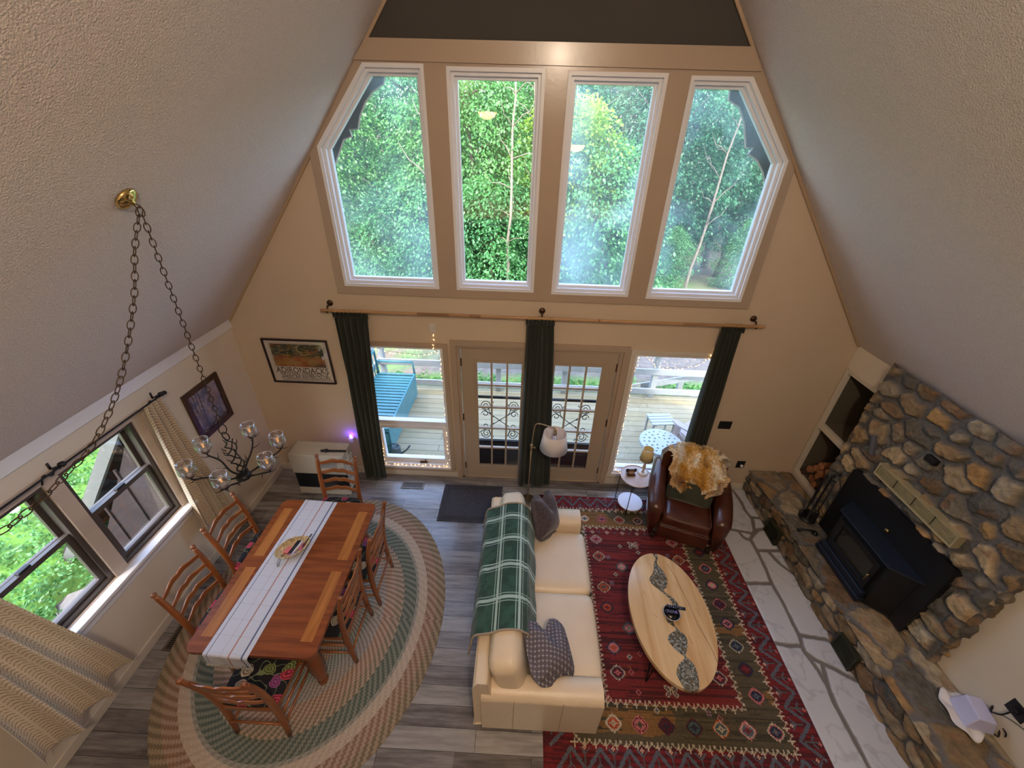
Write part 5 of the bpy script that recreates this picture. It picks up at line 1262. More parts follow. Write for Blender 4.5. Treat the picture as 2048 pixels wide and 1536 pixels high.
# ---------------------------------------------------------------- green plaid throw over the sofa back
def throw():
    nu, nv = 170, 230; ya, yb_ = -1.235, -2.50
    prof = [(-.42,.22),(-.495,.50),(-.505,.64),(-.49,.745),(-.44,.778),(-.36,.80),(-.29,.875),(-.22,.893),(-.14,.868),(-.085,.79),(-.05,.66),(-.02,.52)]
    prof = [(-.525,.50),(-.520,.60),(-.512,.70),(-.485,.765),(-.43,.795),(-.35,.84),(-.28,.885),(-.20,.890),(-.12,.862),(-.07,.78),(-.035,.68),(.0,.60)]
    sp = spline([(a, 0, b_) for a, b_ in prof], 14); L = [0]
    for i in range(1, len(sp)): L.append(L[-1]+(sp[i]-sp[i-1]).length)
    L = np.array(L); PX = np.interp(np.linspace(0, L[-1], nu), L, [p.x for p in sp]); PZ = np.interp(np.linspace(0, L[-1], nu), L, [p.z for p in sp])
    V, U = np.meshgrid(np.linspace(0,1,nv), np.linspace(0,1,nu), indexing='ij')
    X = PX[None,:]+0*V; Z = PZ[None,:]+0*V; Y = ya+(yb_-ya)*V
    wr = (vnoise(U*3, V*4, 2.2, 41)-.5)*.022; Z = Z+.010+np.abs(wr)*1.0; X = X+(U > .75)*.012+.006*np.sin(V*18)*(U > .8)-(U < .15)*.02*(1-U/.15)
    X = X-(V-.5)*.03*(U < .3)*0; Y = Y+.010*np.sin(U*9)+(U-.5)*.03
    s = U*L[-1]; t = V*abs(yb_-ya)
    G = np.array(lin((46,84,72))); G2 = np.array(lin((34,66,58))); W = np.array(lin((176,204,200))); g = vnoise(U*4, V*6, 3.2, 43)
    C = G+(G2-G)*sstep(.4,.6,g)[...,None]
    def band(q, c0): return (np.abs(q-c0) < .016)*1.0
    def line(q, c0, w): return (np.abs(q-c0) < w)*1.0
    A = np.zeros_like(U)
    for c0 in (.455,.655): A = np.maximum(A, line(s,c0,.014)*.9); A = np.maximum(A, line(s,c0-.030,.0035)*.9); A = np.maximum(A, line(s,c0+.030,.0035)*.9)
    A2 = np.zeros_like(U)
    for c0 in (.16,.42,.70,1.00): A2 = np.maximum(A2, line(t,c0,.013)*.85); A2 = np.maximum(A2, line(t,c0-.034,.0035)*.85); A2 = np.maximum(A2, line(t,c0+.034,.0035)*.85)
    A = 1-(1-A)*(1-A2); C = C+(W-C)*A[...,None]
    o = npgrid('plaid_throw', np.stack([X,Y,Z],-1), mat('green_plaid_fleece', (.1,.2,.15), .95, attr=True, bump=.5, bs=45, bd=.01, sheen=.2), C.reshape(-1,3), flip=True)
    m_ = o.modifiers.new('s','SOLIDIFY'); m_.thickness = .010; m_.offset = -1
    tag(o, 'green and white plaid throw draped over the sofa back', 'throw blanket')
    mh = mat('taupe_fleece', (.36,.30,.24), .95)
    for vv in (0, nv-1): obj('fleece_hem', MB().tube([(float(X[vv,i]), float(Y[vv,i]), float(Z[vv,i])) for i in range(0, nu, 3)], .009, 6), mh, o, smooth=True)
throw()

# ---------------------------------------------------------------- pillows
def cross_mat():
    m, nt, b = newmat('grey_cross_stitch_fabric'); b.inputs['Roughness'].default_value = .9
    tc = N(nt, 'ShaderNodeTexCoord'); mp = N(nt, 'ShaderNodeMapping'); nt.links.new(tc.outputs['Object'], mp.inputs['Vector']); mp.inputs['Scale'].default_value = (33,33,33)
    def frac(ax, off):
        sp = N(nt, 'ShaderNodeSeparateXYZ'); nt.links.new(mp.outputs[0], sp.inputs[0]); a = N(nt, 'ShaderNodeMath', operation='ADD'); a.inputs[1].default_value = off; nt.links.new(sp.outputs[ax], a.inputs[0])
        p = N(nt, 'ShaderNodeMath', operation='PINGPONG'); p.inputs[1].default_value = .5; nt.links.new(a.outputs[0], p.inputs[0]); return p.outputs[0]
    def lt(s, v): q = N(nt, 'ShaderNodeMath', operation='LESS_THAN'); q.inputs[1].default_value = v; nt.links.new(s, q.inputs[0]); return q.outputs[0]
    def mul(a, b_): q = N(nt, 'ShaderNodeMath', operation='MULTIPLY'); nt.links.new(a, q.inputs[0]); nt.links.new(b_, q.inputs[1]); return q.outputs[0]
    def mx(a, b_): q = N(nt, 'ShaderNodeMath', operation='MAXIMUM'); nt.links.new(a, q.inputs[0]); nt.links.new(b_, q.inputs[1]); return q.outputs[0]
    fx, fy = frac(0, 0), frac(1, 0)
    cr = mx(mul(lt(fx,.05), lt(fy,.33)), mul(lt(fy,.05), lt(fx,.33)))
    nz = N(nt, 'ShaderNodeTexNoise'); nz.inputs['Scale'].default_value = 60; nt.links.new(tc.outputs['Object'], nz.inputs['Vector'])
    m0 = N(nt, 'ShaderNodeMix', data_type='RGBA'); nt.links.new(nz.outputs['Fac'], m0.inputs['Factor']); m0.inputs['A'].default_value = (.07,.065,.085,1); m0.inputs['B'].default_value = (.14,.13,.16,1)
    m1 = N(nt, 'ShaderNodeMix', data_type='RGBA'); nt.links.new(cr, m1.inputs['Factor']); nt.links.new(m0.outputs['Result'], m1.inputs['A']); m1.inputs['B'].default_value = (.48,.47,.52,1)
    nt.links.new(m1.outputs['Result'], b.inputs['Base Color']); return m
M_CROSS = cross_mat()
M_DKP = mat('dark_plum_grey_fabric', (.060,.048,.058), .9, var=.35, vs=40, sheen=.3, bump=.3, bs=90, bd=.004)
def pillow(nm, lab, loc, sz, R, m_, dent=0, grp=None):
    mb = MB(); mb.cushion((0,0,0), sz, e=.5, puff=.55, pinch=.72, n=18)
    vs = []
    for v in mb.v:
        x, y, z = v; hx, hy = sz[0]/2, sz[1]/2
        if dent: # chopped fold running in from the top edge
            k = math.exp(-((x)/(.05))**2)*sstep(-.15, .9, y/hy); y -= .085*dent*float(k); z *= 1-.55*float(k)
        vs.append(R @ Vector((x,y,z)))
    mb.v = [tuple(v) for v in vs]
    o = obj(nm, mb, m_, smooth=True, loc=loc, sub=1); return tag(o, lab, 'pillow', grp)
# the pillow's face normal points up and outwards; local y is the top edge
def frame(nrm, top):
    n = Vector(nrm).normalized(); t = Vector(top); t = (t-n*t.dot(n)).normalized(); s = t.cross(n); return Matrix((s, t, n)).transposed()
pillow('throw_pillow','dark plum grey pillow with a chopped top at the far end of sofa',(.125,-1.175,.665),(.46,.46,.16), frame((.75,-.30,.45),(-.15,.62,.85)), M_DKP, 1)
pillow('throw_pillow','grey pillow with white cross stitches at the near end of sofa',(.115,-2.52,.64),(.43,.43,.17), frame((.55,-.12,.82),(-.30,.95,.25)), M_CROSS, 1)

# ---------------------------------------------------------------- leather armchair with sheepskin and green pillow
M_BRN = mat('brown_leather', (.075,.022,.012), .30, var=.35, vs=5, bump=.25, bs=24, bd=.012, coat=.25)
M_BRN2 = mat('brown_leather_piping', (.13,.05,.028), .4)
AC = thing('armchair', 'brown leather armchair beside the small round side table', 'armchair', (1.885,-.64,.008), rz=math.radians(-18))
obj('base', MB().box(-.30,.30,-.40,.36,.06,.30), M_BRN, AC, bevel=.03, seg=3)
cu = MB(); cu.cushion((0,-.10,.385), (.56,.62,.17), e=.32, puff=.16, n=12); obj('seat_cushion', cu, M_BRN, AC, smooth=True)
pg = MB(); 
def rr3(hx, hy, r, z, cy): return [(x, y+cy, z) for x, y in rrect(hx, hy, r, 5)]
pg.tube(rr3(.272,.302,.05,.452,-.10), .006, 6, closed=True); pg.tube(rr3(.276,.306,.05,.325,-.10), .006, 6, closed=True); obj('piping', pg, M_BRN2, AC, smooth=True)
for s in (-1,1):
    a = MB()
    def armsec(t):  # t 0 back .. 1 front
        y = .38-.80*t; z = .70-.13*t-.06*max(0,t-.6)**2; x = s*(.375+.02*math.sin(t*PI)); return x, y, z
    secs = []
    for i in range(17):
        t = i/16; x, y, z = armsec(t); w = .095+.01*math.sin(t*PI); k = 1 if t < .88 else math.sqrt(max(.05, 1-((t-.88)/.12)**2))
        ring_ = []
        for q in range(20):
            an = 2*PI*q/20; cz = math.sin(an); cx = math.cos(an)
            rr = w*(.55+.45*k); zz = z-.06+(.085*cz*(.5+.5*k) if cz > 0 else .085*cz)
            if cz < 0: zz = z-.06+cz*(z-.06-.10); 
            wx_ = rr*(cx if cz > -.2 else cx*(1-.20*min(1,(-cz))))
            ring_.append((x+wx_, y-(0 if cz > 0 else 0), zz))
        secs.append(ring_)
    vs = [p for r_ in secs for p in r_]; fs = [(i*20+q, i*20+(q+1)%20, (i+1)*20+(q+1)%20, (i+1)*20+q) for i in range(16) for q in range(20)]+[tuple(range(19,-1,-1)), tuple(16*20+q for q in range(20))]
    a.add(vs, fs); obj('armrest', a, M_BRN, AC, smooth=True)
# winged back
bk = MB(); 
def backpt(u, v):  # u across, v up
    x = -.40+.80*u; z = .30+.66*v-.10*abs(2*u-1)**4*v; curve = -.13*abs(2*u-1)**3; y = .30+.13*v+curve; return x, y, z
n_, m__ = 24, 16; F = []; B_ = []
for j in range(m__+1):
    for i in range(n_+1):
        u, v = i/n_, j/m__; x, y, z = backpt(u, v); puffy = .045*math.sin(PI*min(1,max(0,u)))*math.sin(PI*min(1,.12+v*.8)); F.append((x*.97, y-puffy-.03, z)); B_.append((x*1.03, y+.10-.02*v, z-.02*(v > .95)))
base_ = len(F); vs = F+B_; fs = []
for j in range(m__):
    for i in range(n_):
        a = j*(n_+1)+i; fs.append((a, a+1, a+n_+2, a+n_+1)); fs.append((base_+a+n_+1, base_+a+n_+2, base_+a+1, base_+a))
for i in range(n_):
    a = i; fs.append((a+1, a, base_+a, base_+a+1)); a = m__*(n_+1)+i; fs.append((a, a+1, base_+a+1, base_+a))
for j in range(m__):
    a = j*(n_+1); fs.append((a, a+n_+1, base_+a+n_+1, base_+a)); a += n_; fs.append((a+n_+1, a, base_+a, base_+a+n_+1))
obj('backrest', bk.add(vs, fs), M_BRN, AC, bevel=.03, seg=4)
pt = MB(); pt.tube([(backpt(u,1)[0]*.97, backpt(u,1)[1]-.035, backpt(u,1)[2]+.012) for u in [k/24 for k in range(25)]], .007, 6); obj('back_piping', pt, mat('pale_worn_piping', (.30,.20,.17), .45), AC, smooth=True)
fc = MB(); fc.cushion((0,.15,.60), (.55,.17,.42), e=.5, puff=.1, n=10, rot=Matrix.Rotation(math.radians(-14),3,'X')); obj('back_cushion', fc, M_BRN, AC, smooth=True)
for s in (-1,1):
    for y in (-.36,.36): obj('foot', MB().box(s*.33-.03,s*.33+.03,y-.03,y+.03,0,.075), mat('dark_wood_foot', (.03,.015,.01), .4), AC, bevel=.006)
obj('front_panel', MB().box(-.285,.285,-.415,-.385,.09,.295), M_BRN, AC, bevel=.012, seg=3)
AC.scale = (.95,.95,.95)
MAC = Matrix.Translation((1.885,-.64,.008)) @ Matrix.Rotation(math.radians(-18),4,'Z') @ Matrix.Scale(.95,4)
def acw(x, y, z): return MAC @ Vector((x,y,z))
M_OLV = mat('dark_olive_velvet', (.030,.034,.018), .85, sheen=.4, var=.1, vs=6)
Rg = MAC.to_3x3().normalized() @ frame((.0,-.92,.38),(.05,.4,.92))
pillow('throw_pillow','dark olive green lumbar pillow in the leather armchair', acw(-.005,-.035,.595), (.48,.31,.11), Rg, M_OLV, 0)
# sheepskin: a hide with thousands of tufts
def sheepskin():
    r = np.random.default_rng(14); base = MB()
    def S(u, v):    # u across -1..1, v 0 (behind the top) .. 1 (hanging down the front)
        path = [(-.04,.56,.70),(.0,.50,.86),(.0,.43,.965),(.0,.33,.985),(.0,.22,.93),(.0,.12,.83),(.0,.065,.74),(.0,.045,.665)]
        k = v*(len(path)-1); i = min(len(path)-2, int(k)); f = k-i; a, b_ = path[i], path[i+1]
        w = (.305+.02*math.sin(v*9)+.015*math.sin(v*23))*(1-.42*(max(0,v-.62)/.38)**1.6); x = .03+u*w; y = a[1]+(b_[1]-a[1])*f; z = a[2]+(b_[2]-a[2])*f
        y -= .10*abs(u)**3*(1 if v > .35 else .6)+.02; z -= .05*abs(u)**3*(1-v)
        return Vector((x, y-.02, z+.012))
    base.grid(lambda u, v: MAC @ S(2*u-1, v), 30, 30)
    hide = obj('sheepskin', base, mat('hide_backing', (.55,.38,.16), .9), smooth=True, solid=.012)
    tag(hide, 'fluffy golden brown and white sheepskin draped over the leather armchair back', 'sheepskin')
    n = 19000; U = r.uniform(-1.03,1.03,n); V_ = r.uniform(0,1,n); Vs = []; Q = []; C = []
    dirn = vnoise(U*2+5, V_*3+2, 1.6, 51, 3)*2*PI*1.5; tone = vnoise(U*1.6+9, V_*2.2+4, 1.5, 57, 3)
    white = np.array((.80,.72,.54)); gold = np.array((.62,.33,.045)); brn = np.array((.30,.12,.02))
    M3 = MAC.to_3x3()
    for i in range(n):
        u, v = U[i], V_[i]; uc = max(-1,min(1,u)); p = S(uc, v); e = .02
        du = (S(min(1,uc+e), v)-S(max(-1,uc-e), v)); dv = (S(uc, min(1,v+e))-S(uc, max(0,v-e))); nn = dv.cross(du); nn.normalize()
        if nn.y > 0 and v > .4: nn = -nn
        if v <= .4 and nn.z < 0: nn = -nn
        du.normalize(); dv.normalize(); a = dirn[i]; t = (du*math.cos(a)+dv*math.sin(a))
        if abs(u) > .9: t = t+du*(1.5 if u > 0 else -1.5)
        if v > .93: t = t+dv*1.5
        d = (nn*.55+t*.75).normalized(); l = .050+.035*r.random(); s = d.cross(nn).normalized()*.0056; p = p+nn*(.028*(1-abs(uc)**4)*r.random())
        mid = p+d*l*.5+nn*.006; tip = p+d*l-nn*.004
        k = len(Vs); Vs += [MAC @ (p-s), MAC @ (p+s), MAC @ (mid+s*.9), MAC @ (tip+s*.15), MAC @ (tip-s*.15), MAC @ (mid-s*.9)]; Q += [(k,k+1,k+2,k+5),(k+5,k+2,k+3,k+4)]
        edge = max(abs(u)-.78, 0)*4+max(.06-v,0)*8; f = tone[i]+.16*(r.random()-.5); c = gold+(brn-gold)*max(0,min(1,(.50-f)*6)); w = max(0,min(1,(f-.53)*8))+edge*.5; w = min(1,w)
        rootc = c*(1-w)+white*w; tipc = rootc*.45+gold*.55 if w < .8 else rootc
        q_ = .75+.5*r.random(); C += [rootc*.8*q_]*2+[rootc*q_]*1+[tipc*q_]*2+[rootc*q_]
    npmesh('wool_tufts', np.array([tuple(v) for v in Vs]), np.array(Q), mat('sheep_wool', (.5,.3,.1), .9, attr=True, sheen=.3), np.array(C), hide)
sheepskin()

# ---------------------------------------------------------------- two-tier side table
M_PKW = mat('pinkish_white_table_top', (.62,.50,.46), .35, var=.06, vs=9); M_WHT = mat('white_shelf', (.74,.76,.86), .3)
st = thing('side_table', 'two-tier round side table with thin black legs beside armchair', 'side table', (1.30,-.40,0))
obj('table_top', MB().lathe([(0,.532),(.185,.532),(.195,.538),(.197,.552),(.190,.553),(.187,.543),(0,.543)], n=48), M_PKW, st)
obj('lower_shelf', MB().lathe([(0,.082),(.155,.082),(.160,.088),(.160,.098),(.155,.102),(0,.102)], (0,-.01,0), 48), M_WHT, st)
for k in range(4):
    a = PI/4+k*PI/2+.35; obj('leg', MB().tube([(.192*math.cos(a),.192*math.sin(a),.008),(.186*math.cos(a),.186*math.sin(a),.535)], .0055, 8), M_BLACK, st)
    obj('shelf_bracket', MB().tube([(.188*math.cos(a),.188*math.sin(a),.085),(.10*math.cos(a),.10*math.sin(a)-.005,.082)], .004, 6), M_BLACK, st)
tl = thing('table_lamp', 'small cream table lamp with drum shade on the round side table', 'lamp', (1.395,-.335,.543))
obj('base', MB().lathe([(.062,0),(.066,.008),(.060,.016),(.035,.020),(0,.022)], n=32), mat('ivory_lamp_base', (.70,.68,.66), .35), tl, smooth=True)
obj('stem', MB().lathe([(.022,.02),(.013,.035),(.016,.06),(.022,.10),(.016,.14),(.011,.18),(.012,.24)], n=20), mat('cream_wood_stem', (.60,.48,.36), .4), tl, smooth=True)
M_SHD = mat('pale_yellow_fabric_shade', (.62,.50,.24), .8)
obj('lamp_shade', MB().lathe([(.080,.23),(.062,.395),(.0605,.395),(.0785,.23)], n=40), M_SHD, tl, smooth=True)
obj('shade_trim', MB().tube([(.062*math.cos(a),.062*math.sin(a),.395) for a in [2*PI*k/40 for k in range(40)]], .0028, 6, closed=True), M_WHITE, tl, smooth=True)
obj('bulb', MB().lathe([(.012,.25),(.014,.28),(.027,.315),(.024,.345),(0,.358)], n=20), mat('frosted_bulb', (.8,.8,.75), .3), tl, smooth=True)
cd = MB().tube(spline([(-.02,.06,.01),(-.08,.05,.03),(-.14,.03,.02),(-.20,.05,.0),(-.21,.06,-.10)],6), .0025, 6); obj('cord', cd, M_WHITE, tl, smooth=True)
# small brown ornament with curled ends
on = thing('wooden_ornament', 'small dark brown carved ornament on the round side table left of lamp', 'ornament', (1.235,-.375,.543), rz=.1)
M_ORN = mat('dark_brown_carving', (.085,.035,.018), .35, var=.4, vs=30)
obj('plinth', MB().box(-.055,.055,-.035,.03,0,.022), M_ORN, on, bevel=.005)
obj('body', MB().cushion((0,0,.042),(.08,.055,.045),e=.5,n=8), mat('tan_carving', (.30,.19,.11), .4, var=.4, vs=40), on, smooth=True)
obj('barrel', MB().cyl((-.05,.01,.065),(.05,.01,.065),.016), M_ORN, on, smooth=True)
for s in (-1,1): obj('curled_end', MB().tube(spline([(s*.03,.005,.04),(s*.055,.005,.05),(s*.062,.005,.075),(s*.050,.005,.09),(s*.042,.005,.08)],5), [.008]*20+[.007], 8), M_BLACK, on, smooth=True)

# ---------------------------------------------------------------- brass floor lamp behind the sofa
M_LBR = mat('satin_brass', (.50,.36,.20), .3, metal=.9)
fl = thing('floor_lamp', 'brass floor lamp with white fabric shade between the sofa and curtain', 'floor lamp', (-.045,-.42,0)); fl.scale = (1,1,1.035)
obj('base', MB().lathe([(.13,0),(.132,.012),(.12,.018),(.02,.022),(0,.022)], n=36), M_LBR, fl, smooth=True)
obj('pole', MB().cyl((0,0,.02),(.006,0,.95),.0085,n=12), M_LBR, fl, smooth=True)
obj('clamp', MB().lathe([(.012,-.04),(.018,-.035),(.018,.03),(.012,.045)],(.006,0,.93),16).cyl((.006,0,.93),(.045,-.01,.93),.006).cyl((.045,-.01,.93),(.052,-.01,.93),.014), M_LBR, fl, smooth=True)
obj('arm', MB().tube(spline([(.006,0,.95),(.016,0,1.10),(.028,0,1.225),(.045,0,1.268),(.085,0,1.275),(.16,0,1.255),(.255,0,1.228),(.272,0,1.215)],8), .0065, 10), M_LBR, fl, smooth=True)
obj('socket', MB().lathe([(.010,.03),(.018,.025),(.020,-.02),(.024,-.03),(.022,-.055)],(.272,0,1.185),16), M_LBR, fl, smooth=True)
M_WSH = mat('white_linen_shade', (.74,.70,.72), .85)
obj('lamp_shade', MB().lathe([(.168,.93),(.134,1.155),(.132,1.155),(.166,.93)],(.272,0,0),48), M_WSH, fl, smooth=True)
sp_ = MB()
for k in range(3): a = 2*PI*k/3+.5; sp_.tube([(.272,0,1.135),(.272+.133*math.cos(a),.133*math.sin(a),1.152)], .002, 5)
obj('shade_spider', sp_, M_WHITE, fl)
obj('bulb', MB().lathe([(.012,1.13),(.014,1.11),(.029,1.07),(.024,1.045),(0,1.035)],(.272,0,0),20), mat('bulb_glass', (.7,.68,.8), .2), fl, smooth=True)

# ---------------------------------------------------------------- coffee table: oval slab with a resin river
def coffee():
    a, b_, H_ = .365, .615, .45; c0 = (1.262,-2.055)
    t = thing('coffee_table', 'oval blond wood coffee table with pebble resin river on kilim rug', 'coffee table', (c0[0], c0[1], .007))
    L = [(-.01,.612),(.012,.56),(-.02,.50),(-.055,.40),(-.108,.33),(-.10,.27),(-.03,.20),(.035,.12),(.035,.02),(-.045,-.02),(-.048,-.09),(.012,-.145),(-.06,-.19),(-.09,-.24),(-.05,-.32),(.01,-.375),(-.055,-.43),(-.095,-.50),(-.075,-.58),(-.065,-.606)]
    R2 = [(.036,.611),(.034,.56),(.012,.50),(.05,.42),(.066,.33),(.04,.25),(.0,.205),(.075,.13),(.098,.06),(.03,-.02),(.005,-.09),(.03,-.15),(.075,-.20),(.072,-.27),(.035,-.34),(.024,-.365),(.07,-.42),(.078,-.50),(.062,-.58),(.05,-.606)]
    Ls = [(p.x,p.y) for p in spline([(x,y,0) for x,y in L],5)]; Rs = [(p.x,p.y) for p in spline([(x,y,0) for x,y in R2],5)]
    yl = [p[1] for p in Ls][::-1]; xl = [p[0] for p in Ls][::-1]; yr = [p[1] for p in Rs][::-1]; xr = [p[0] for p in Rs][::-1]
    res = 260; nv = 420; MBs = [MB(), MB(), MB()]
    wood_l, wood_r, riv = MBs
    n = 150
    def strip(mb, fx0, fx1, z0, z1):
        vs = []; 
        for k in range(n+1):
            y = -b_*math.cos(PI*k/n); y = max(-b_+1e-4, min(b_-1e-4, y)); ex = a*math.sqrt(max(0,1-(y/b_)**2))
            x0 = max(-ex, min(ex, fx0(y, ex))); x1 = max(x0, min(ex, fx1(y, ex)))
            vs += [(x0,y,z0),(x1,y,z0),(x1,y,z1),(x0,y,z1)]
        fs = []
        for k in range(n):
            o = k*4; fs += [(o,o+4,o+5,o+1),(o+3,o+2,o+6,o+7),(o,o+3,o+7,o+4),(o+1,o+5,o+6,o+2)]
        fs += [(0,1,2,3),(n*4+3,n*4+2,n*4+1,n*4)]
        mb.add(vs, fs)
    fl_ = lambda y: float(np.interp(y, yl, xl)); fr_ = lambda y: float(np.interp(y, yr, xr))
    strip(wood_l, lambda y,e: -e, lambda y,e: fl_(y), H_-.042, H_); strip(wood_r, lambda y,e: fr_(y), lambda y,e: e, H_-.042, H_); strip(riv, lambda y,e: fl_(y), lambda y,e: fr_(y), H_-.040, H_-.0006)
    M_MAP = woodmat('pale_maple_slab', (.55,.34,.15), (.76,.58,.34), 'y', .14, .45, .35, coat=.6)
    top = obj('tabletop', wood_l, M_MAP, t); top2 = obj('tabletop', wood_r, M_MAP, t)
    m, nt, b = newmat('pebble_resin'); b.inputs['Roughness'].default_value = .05; b.inputs['Coat Weight'].default_value = .7; b.inputs['Coat Roughness'].default_value = .03
    tc = N(nt,'ShaderNodeTexCoord'); vo = N(nt,'ShaderNodeTexVoronoi'); vo.inputs['Scale'].default_value = 85; nt.links.new(tc.outputs['Object'], vo.inputs['Vector'])
    se = N(nt,'ShaderNodeSeparateColor'); nt.links.new(vo.outputs['Color'], se.inputs[0]); cr = N(nt,'ShaderNodeValToRGB'); cr.color_ramp.interpolation = 'CONSTANT'; e = cr.color_ramp.elements
    e[0].color = (.14,.16,.15,1); e[1].position = .3; e[1].color = (.30,.31,.27,1)
    for p, c in ((.5,(.22,.17,.09)),(.68,(.40,.42,.38)),(.86,(.09,.09,.07)),(.93,(.62,.62,.58))): q = e.new(p); q.color = (*c,1)
    nt.links.new(se.outputs[0], cr.inputs[0]); rp = N(nt,'ShaderNodeMapRange'); rp.inputs['From Max'].default_value = .75; rp.inputs['To Min'].default_value = 1.1; rp.inputs['To Max'].default_value = .35; nt.links.new(vo.outputs['Distance'], rp.inputs['Value'])
    sc = N(nt,'ShaderNodeVectorMath',operation='SCALE'); nt.links.new(cr.outputs[0], sc.inputs[0]); nt.links.new(rp.outputs[0], sc.inputs['Scale']); nt.links.new(sc.outputs[0], b.inputs['Base Color'])
    obj('resin_river', riv, m, t)
    ck = MB(); ck.tube([(x,y,H_+.0) for x,y in [(.115,.50),(.155,.36),(.175,.22),(.20,.10),(.205,.02),(.22,-.10),(.25,-.22),(.27,-.32),(.275,-.40)]], .0022, 5, flat=.4)
    for p in ((-.16,-.02,-.13,-.05),(.13,.30,.145,.24),(.25,.05,.262,-.02),(.10,-.2,.115,-.27),(-.2,.2,-.19,.14)): ck.tube([(p[0],p[1],H_),(p[2],p[3],H_)], .0015, 5, flat=.4)
    obj('dark_grain_crack', ck, mat('dark_grain', (.13,.05,.015), .4), t)
    for sx in (-1,1):
        for sy in (-1,1):
            x, y = sx*.20, sy*.34; mb = MB(); fx, fy = x+sx*.03, y+sy*.05
            mb.tube([(x-.05,y,H_-.042),(fx,fy,.012),(fx,fy,.008)], .005, 8); mb.tube([(x+.05,y,H_-.042),(fx,fy,.012)], .005, 8); mb.tube([(x,y+sy*-.06,H_-.042),(fx,fy,.012)], .005, 8)
            obj('hairpin_leg', mb, M_BLACK, t, smooth=True)
coffee()
HZ = .457
dsh = thing('remote_tray', 'small round black dish with pale rim on coffee table holding remotes', 'dish', (1.262,-2.075,HZ))
obj('dish', MB().lathe([(.045,0),(.058,.004),(.072,.030),(.076,.036),(.068,.036),(.055,.014),(0,.012)], n=40), M_BLACKP, dsh, smooth=True)
obj('rim', MB().tube([(.0745*math.cos(q),.0745*math.sin(q),.037) for q in [2*PI*k/48 for k in range(48)]], .0032, 6, closed=True), mat('pale_metal_rim', (.66,.60,.58), .3, metal=.5), dsh, smooth=True)
obj('contents', MB().lathe([(.062,.014),(.062,.030),(.0,.032)], n=32), mat('dark_blue_gloss', (.006,.007,.012), .2), dsh, smooth=True)
def remote(lab, x, y, z, l, w, rz, purple=False):
    t = thing('remote_control', lab, 'remote', (x,y,z), rz, 'remotes in the round dish')
    obj('body', MB().box(-l/2,l/2,-w/2,w/2,0,.014), mat('navy_black_remote', (.012,.014,.03), .25), t, bevel=.005, seg=3)
    bt = MB()
    for i in range(7):
        for j in (-1,0,1):
            if (i+j) % 3: bt.box(-l/2+.02+i*(l-.04)/6.5-.003, -l/2+.02+i*(l-.04)/6.5+.003, j*w*.28-.003, j*w*.28+.003, .013, .0155)
    obj('buttons', bt, mat('pale_blue_buttons', (.25,.30,.5), .4), t)
    if purple: obj('purple_button', MB().box(l*.22,l*.34,-w*.25,w*.25,.013,.0165), mat('purple_button', (.16,.08,.6), .4), t, bevel=.002)
remote('dark remote crossing the far edge of the round dish, sticking out right', 1.312,-2.032,HZ+.039,.165,.030,-.13)
remote('dark remote with purple button lying nearer across the round dish', 1.262,-2.075,HZ+.039,.125,.034,-.10,True)
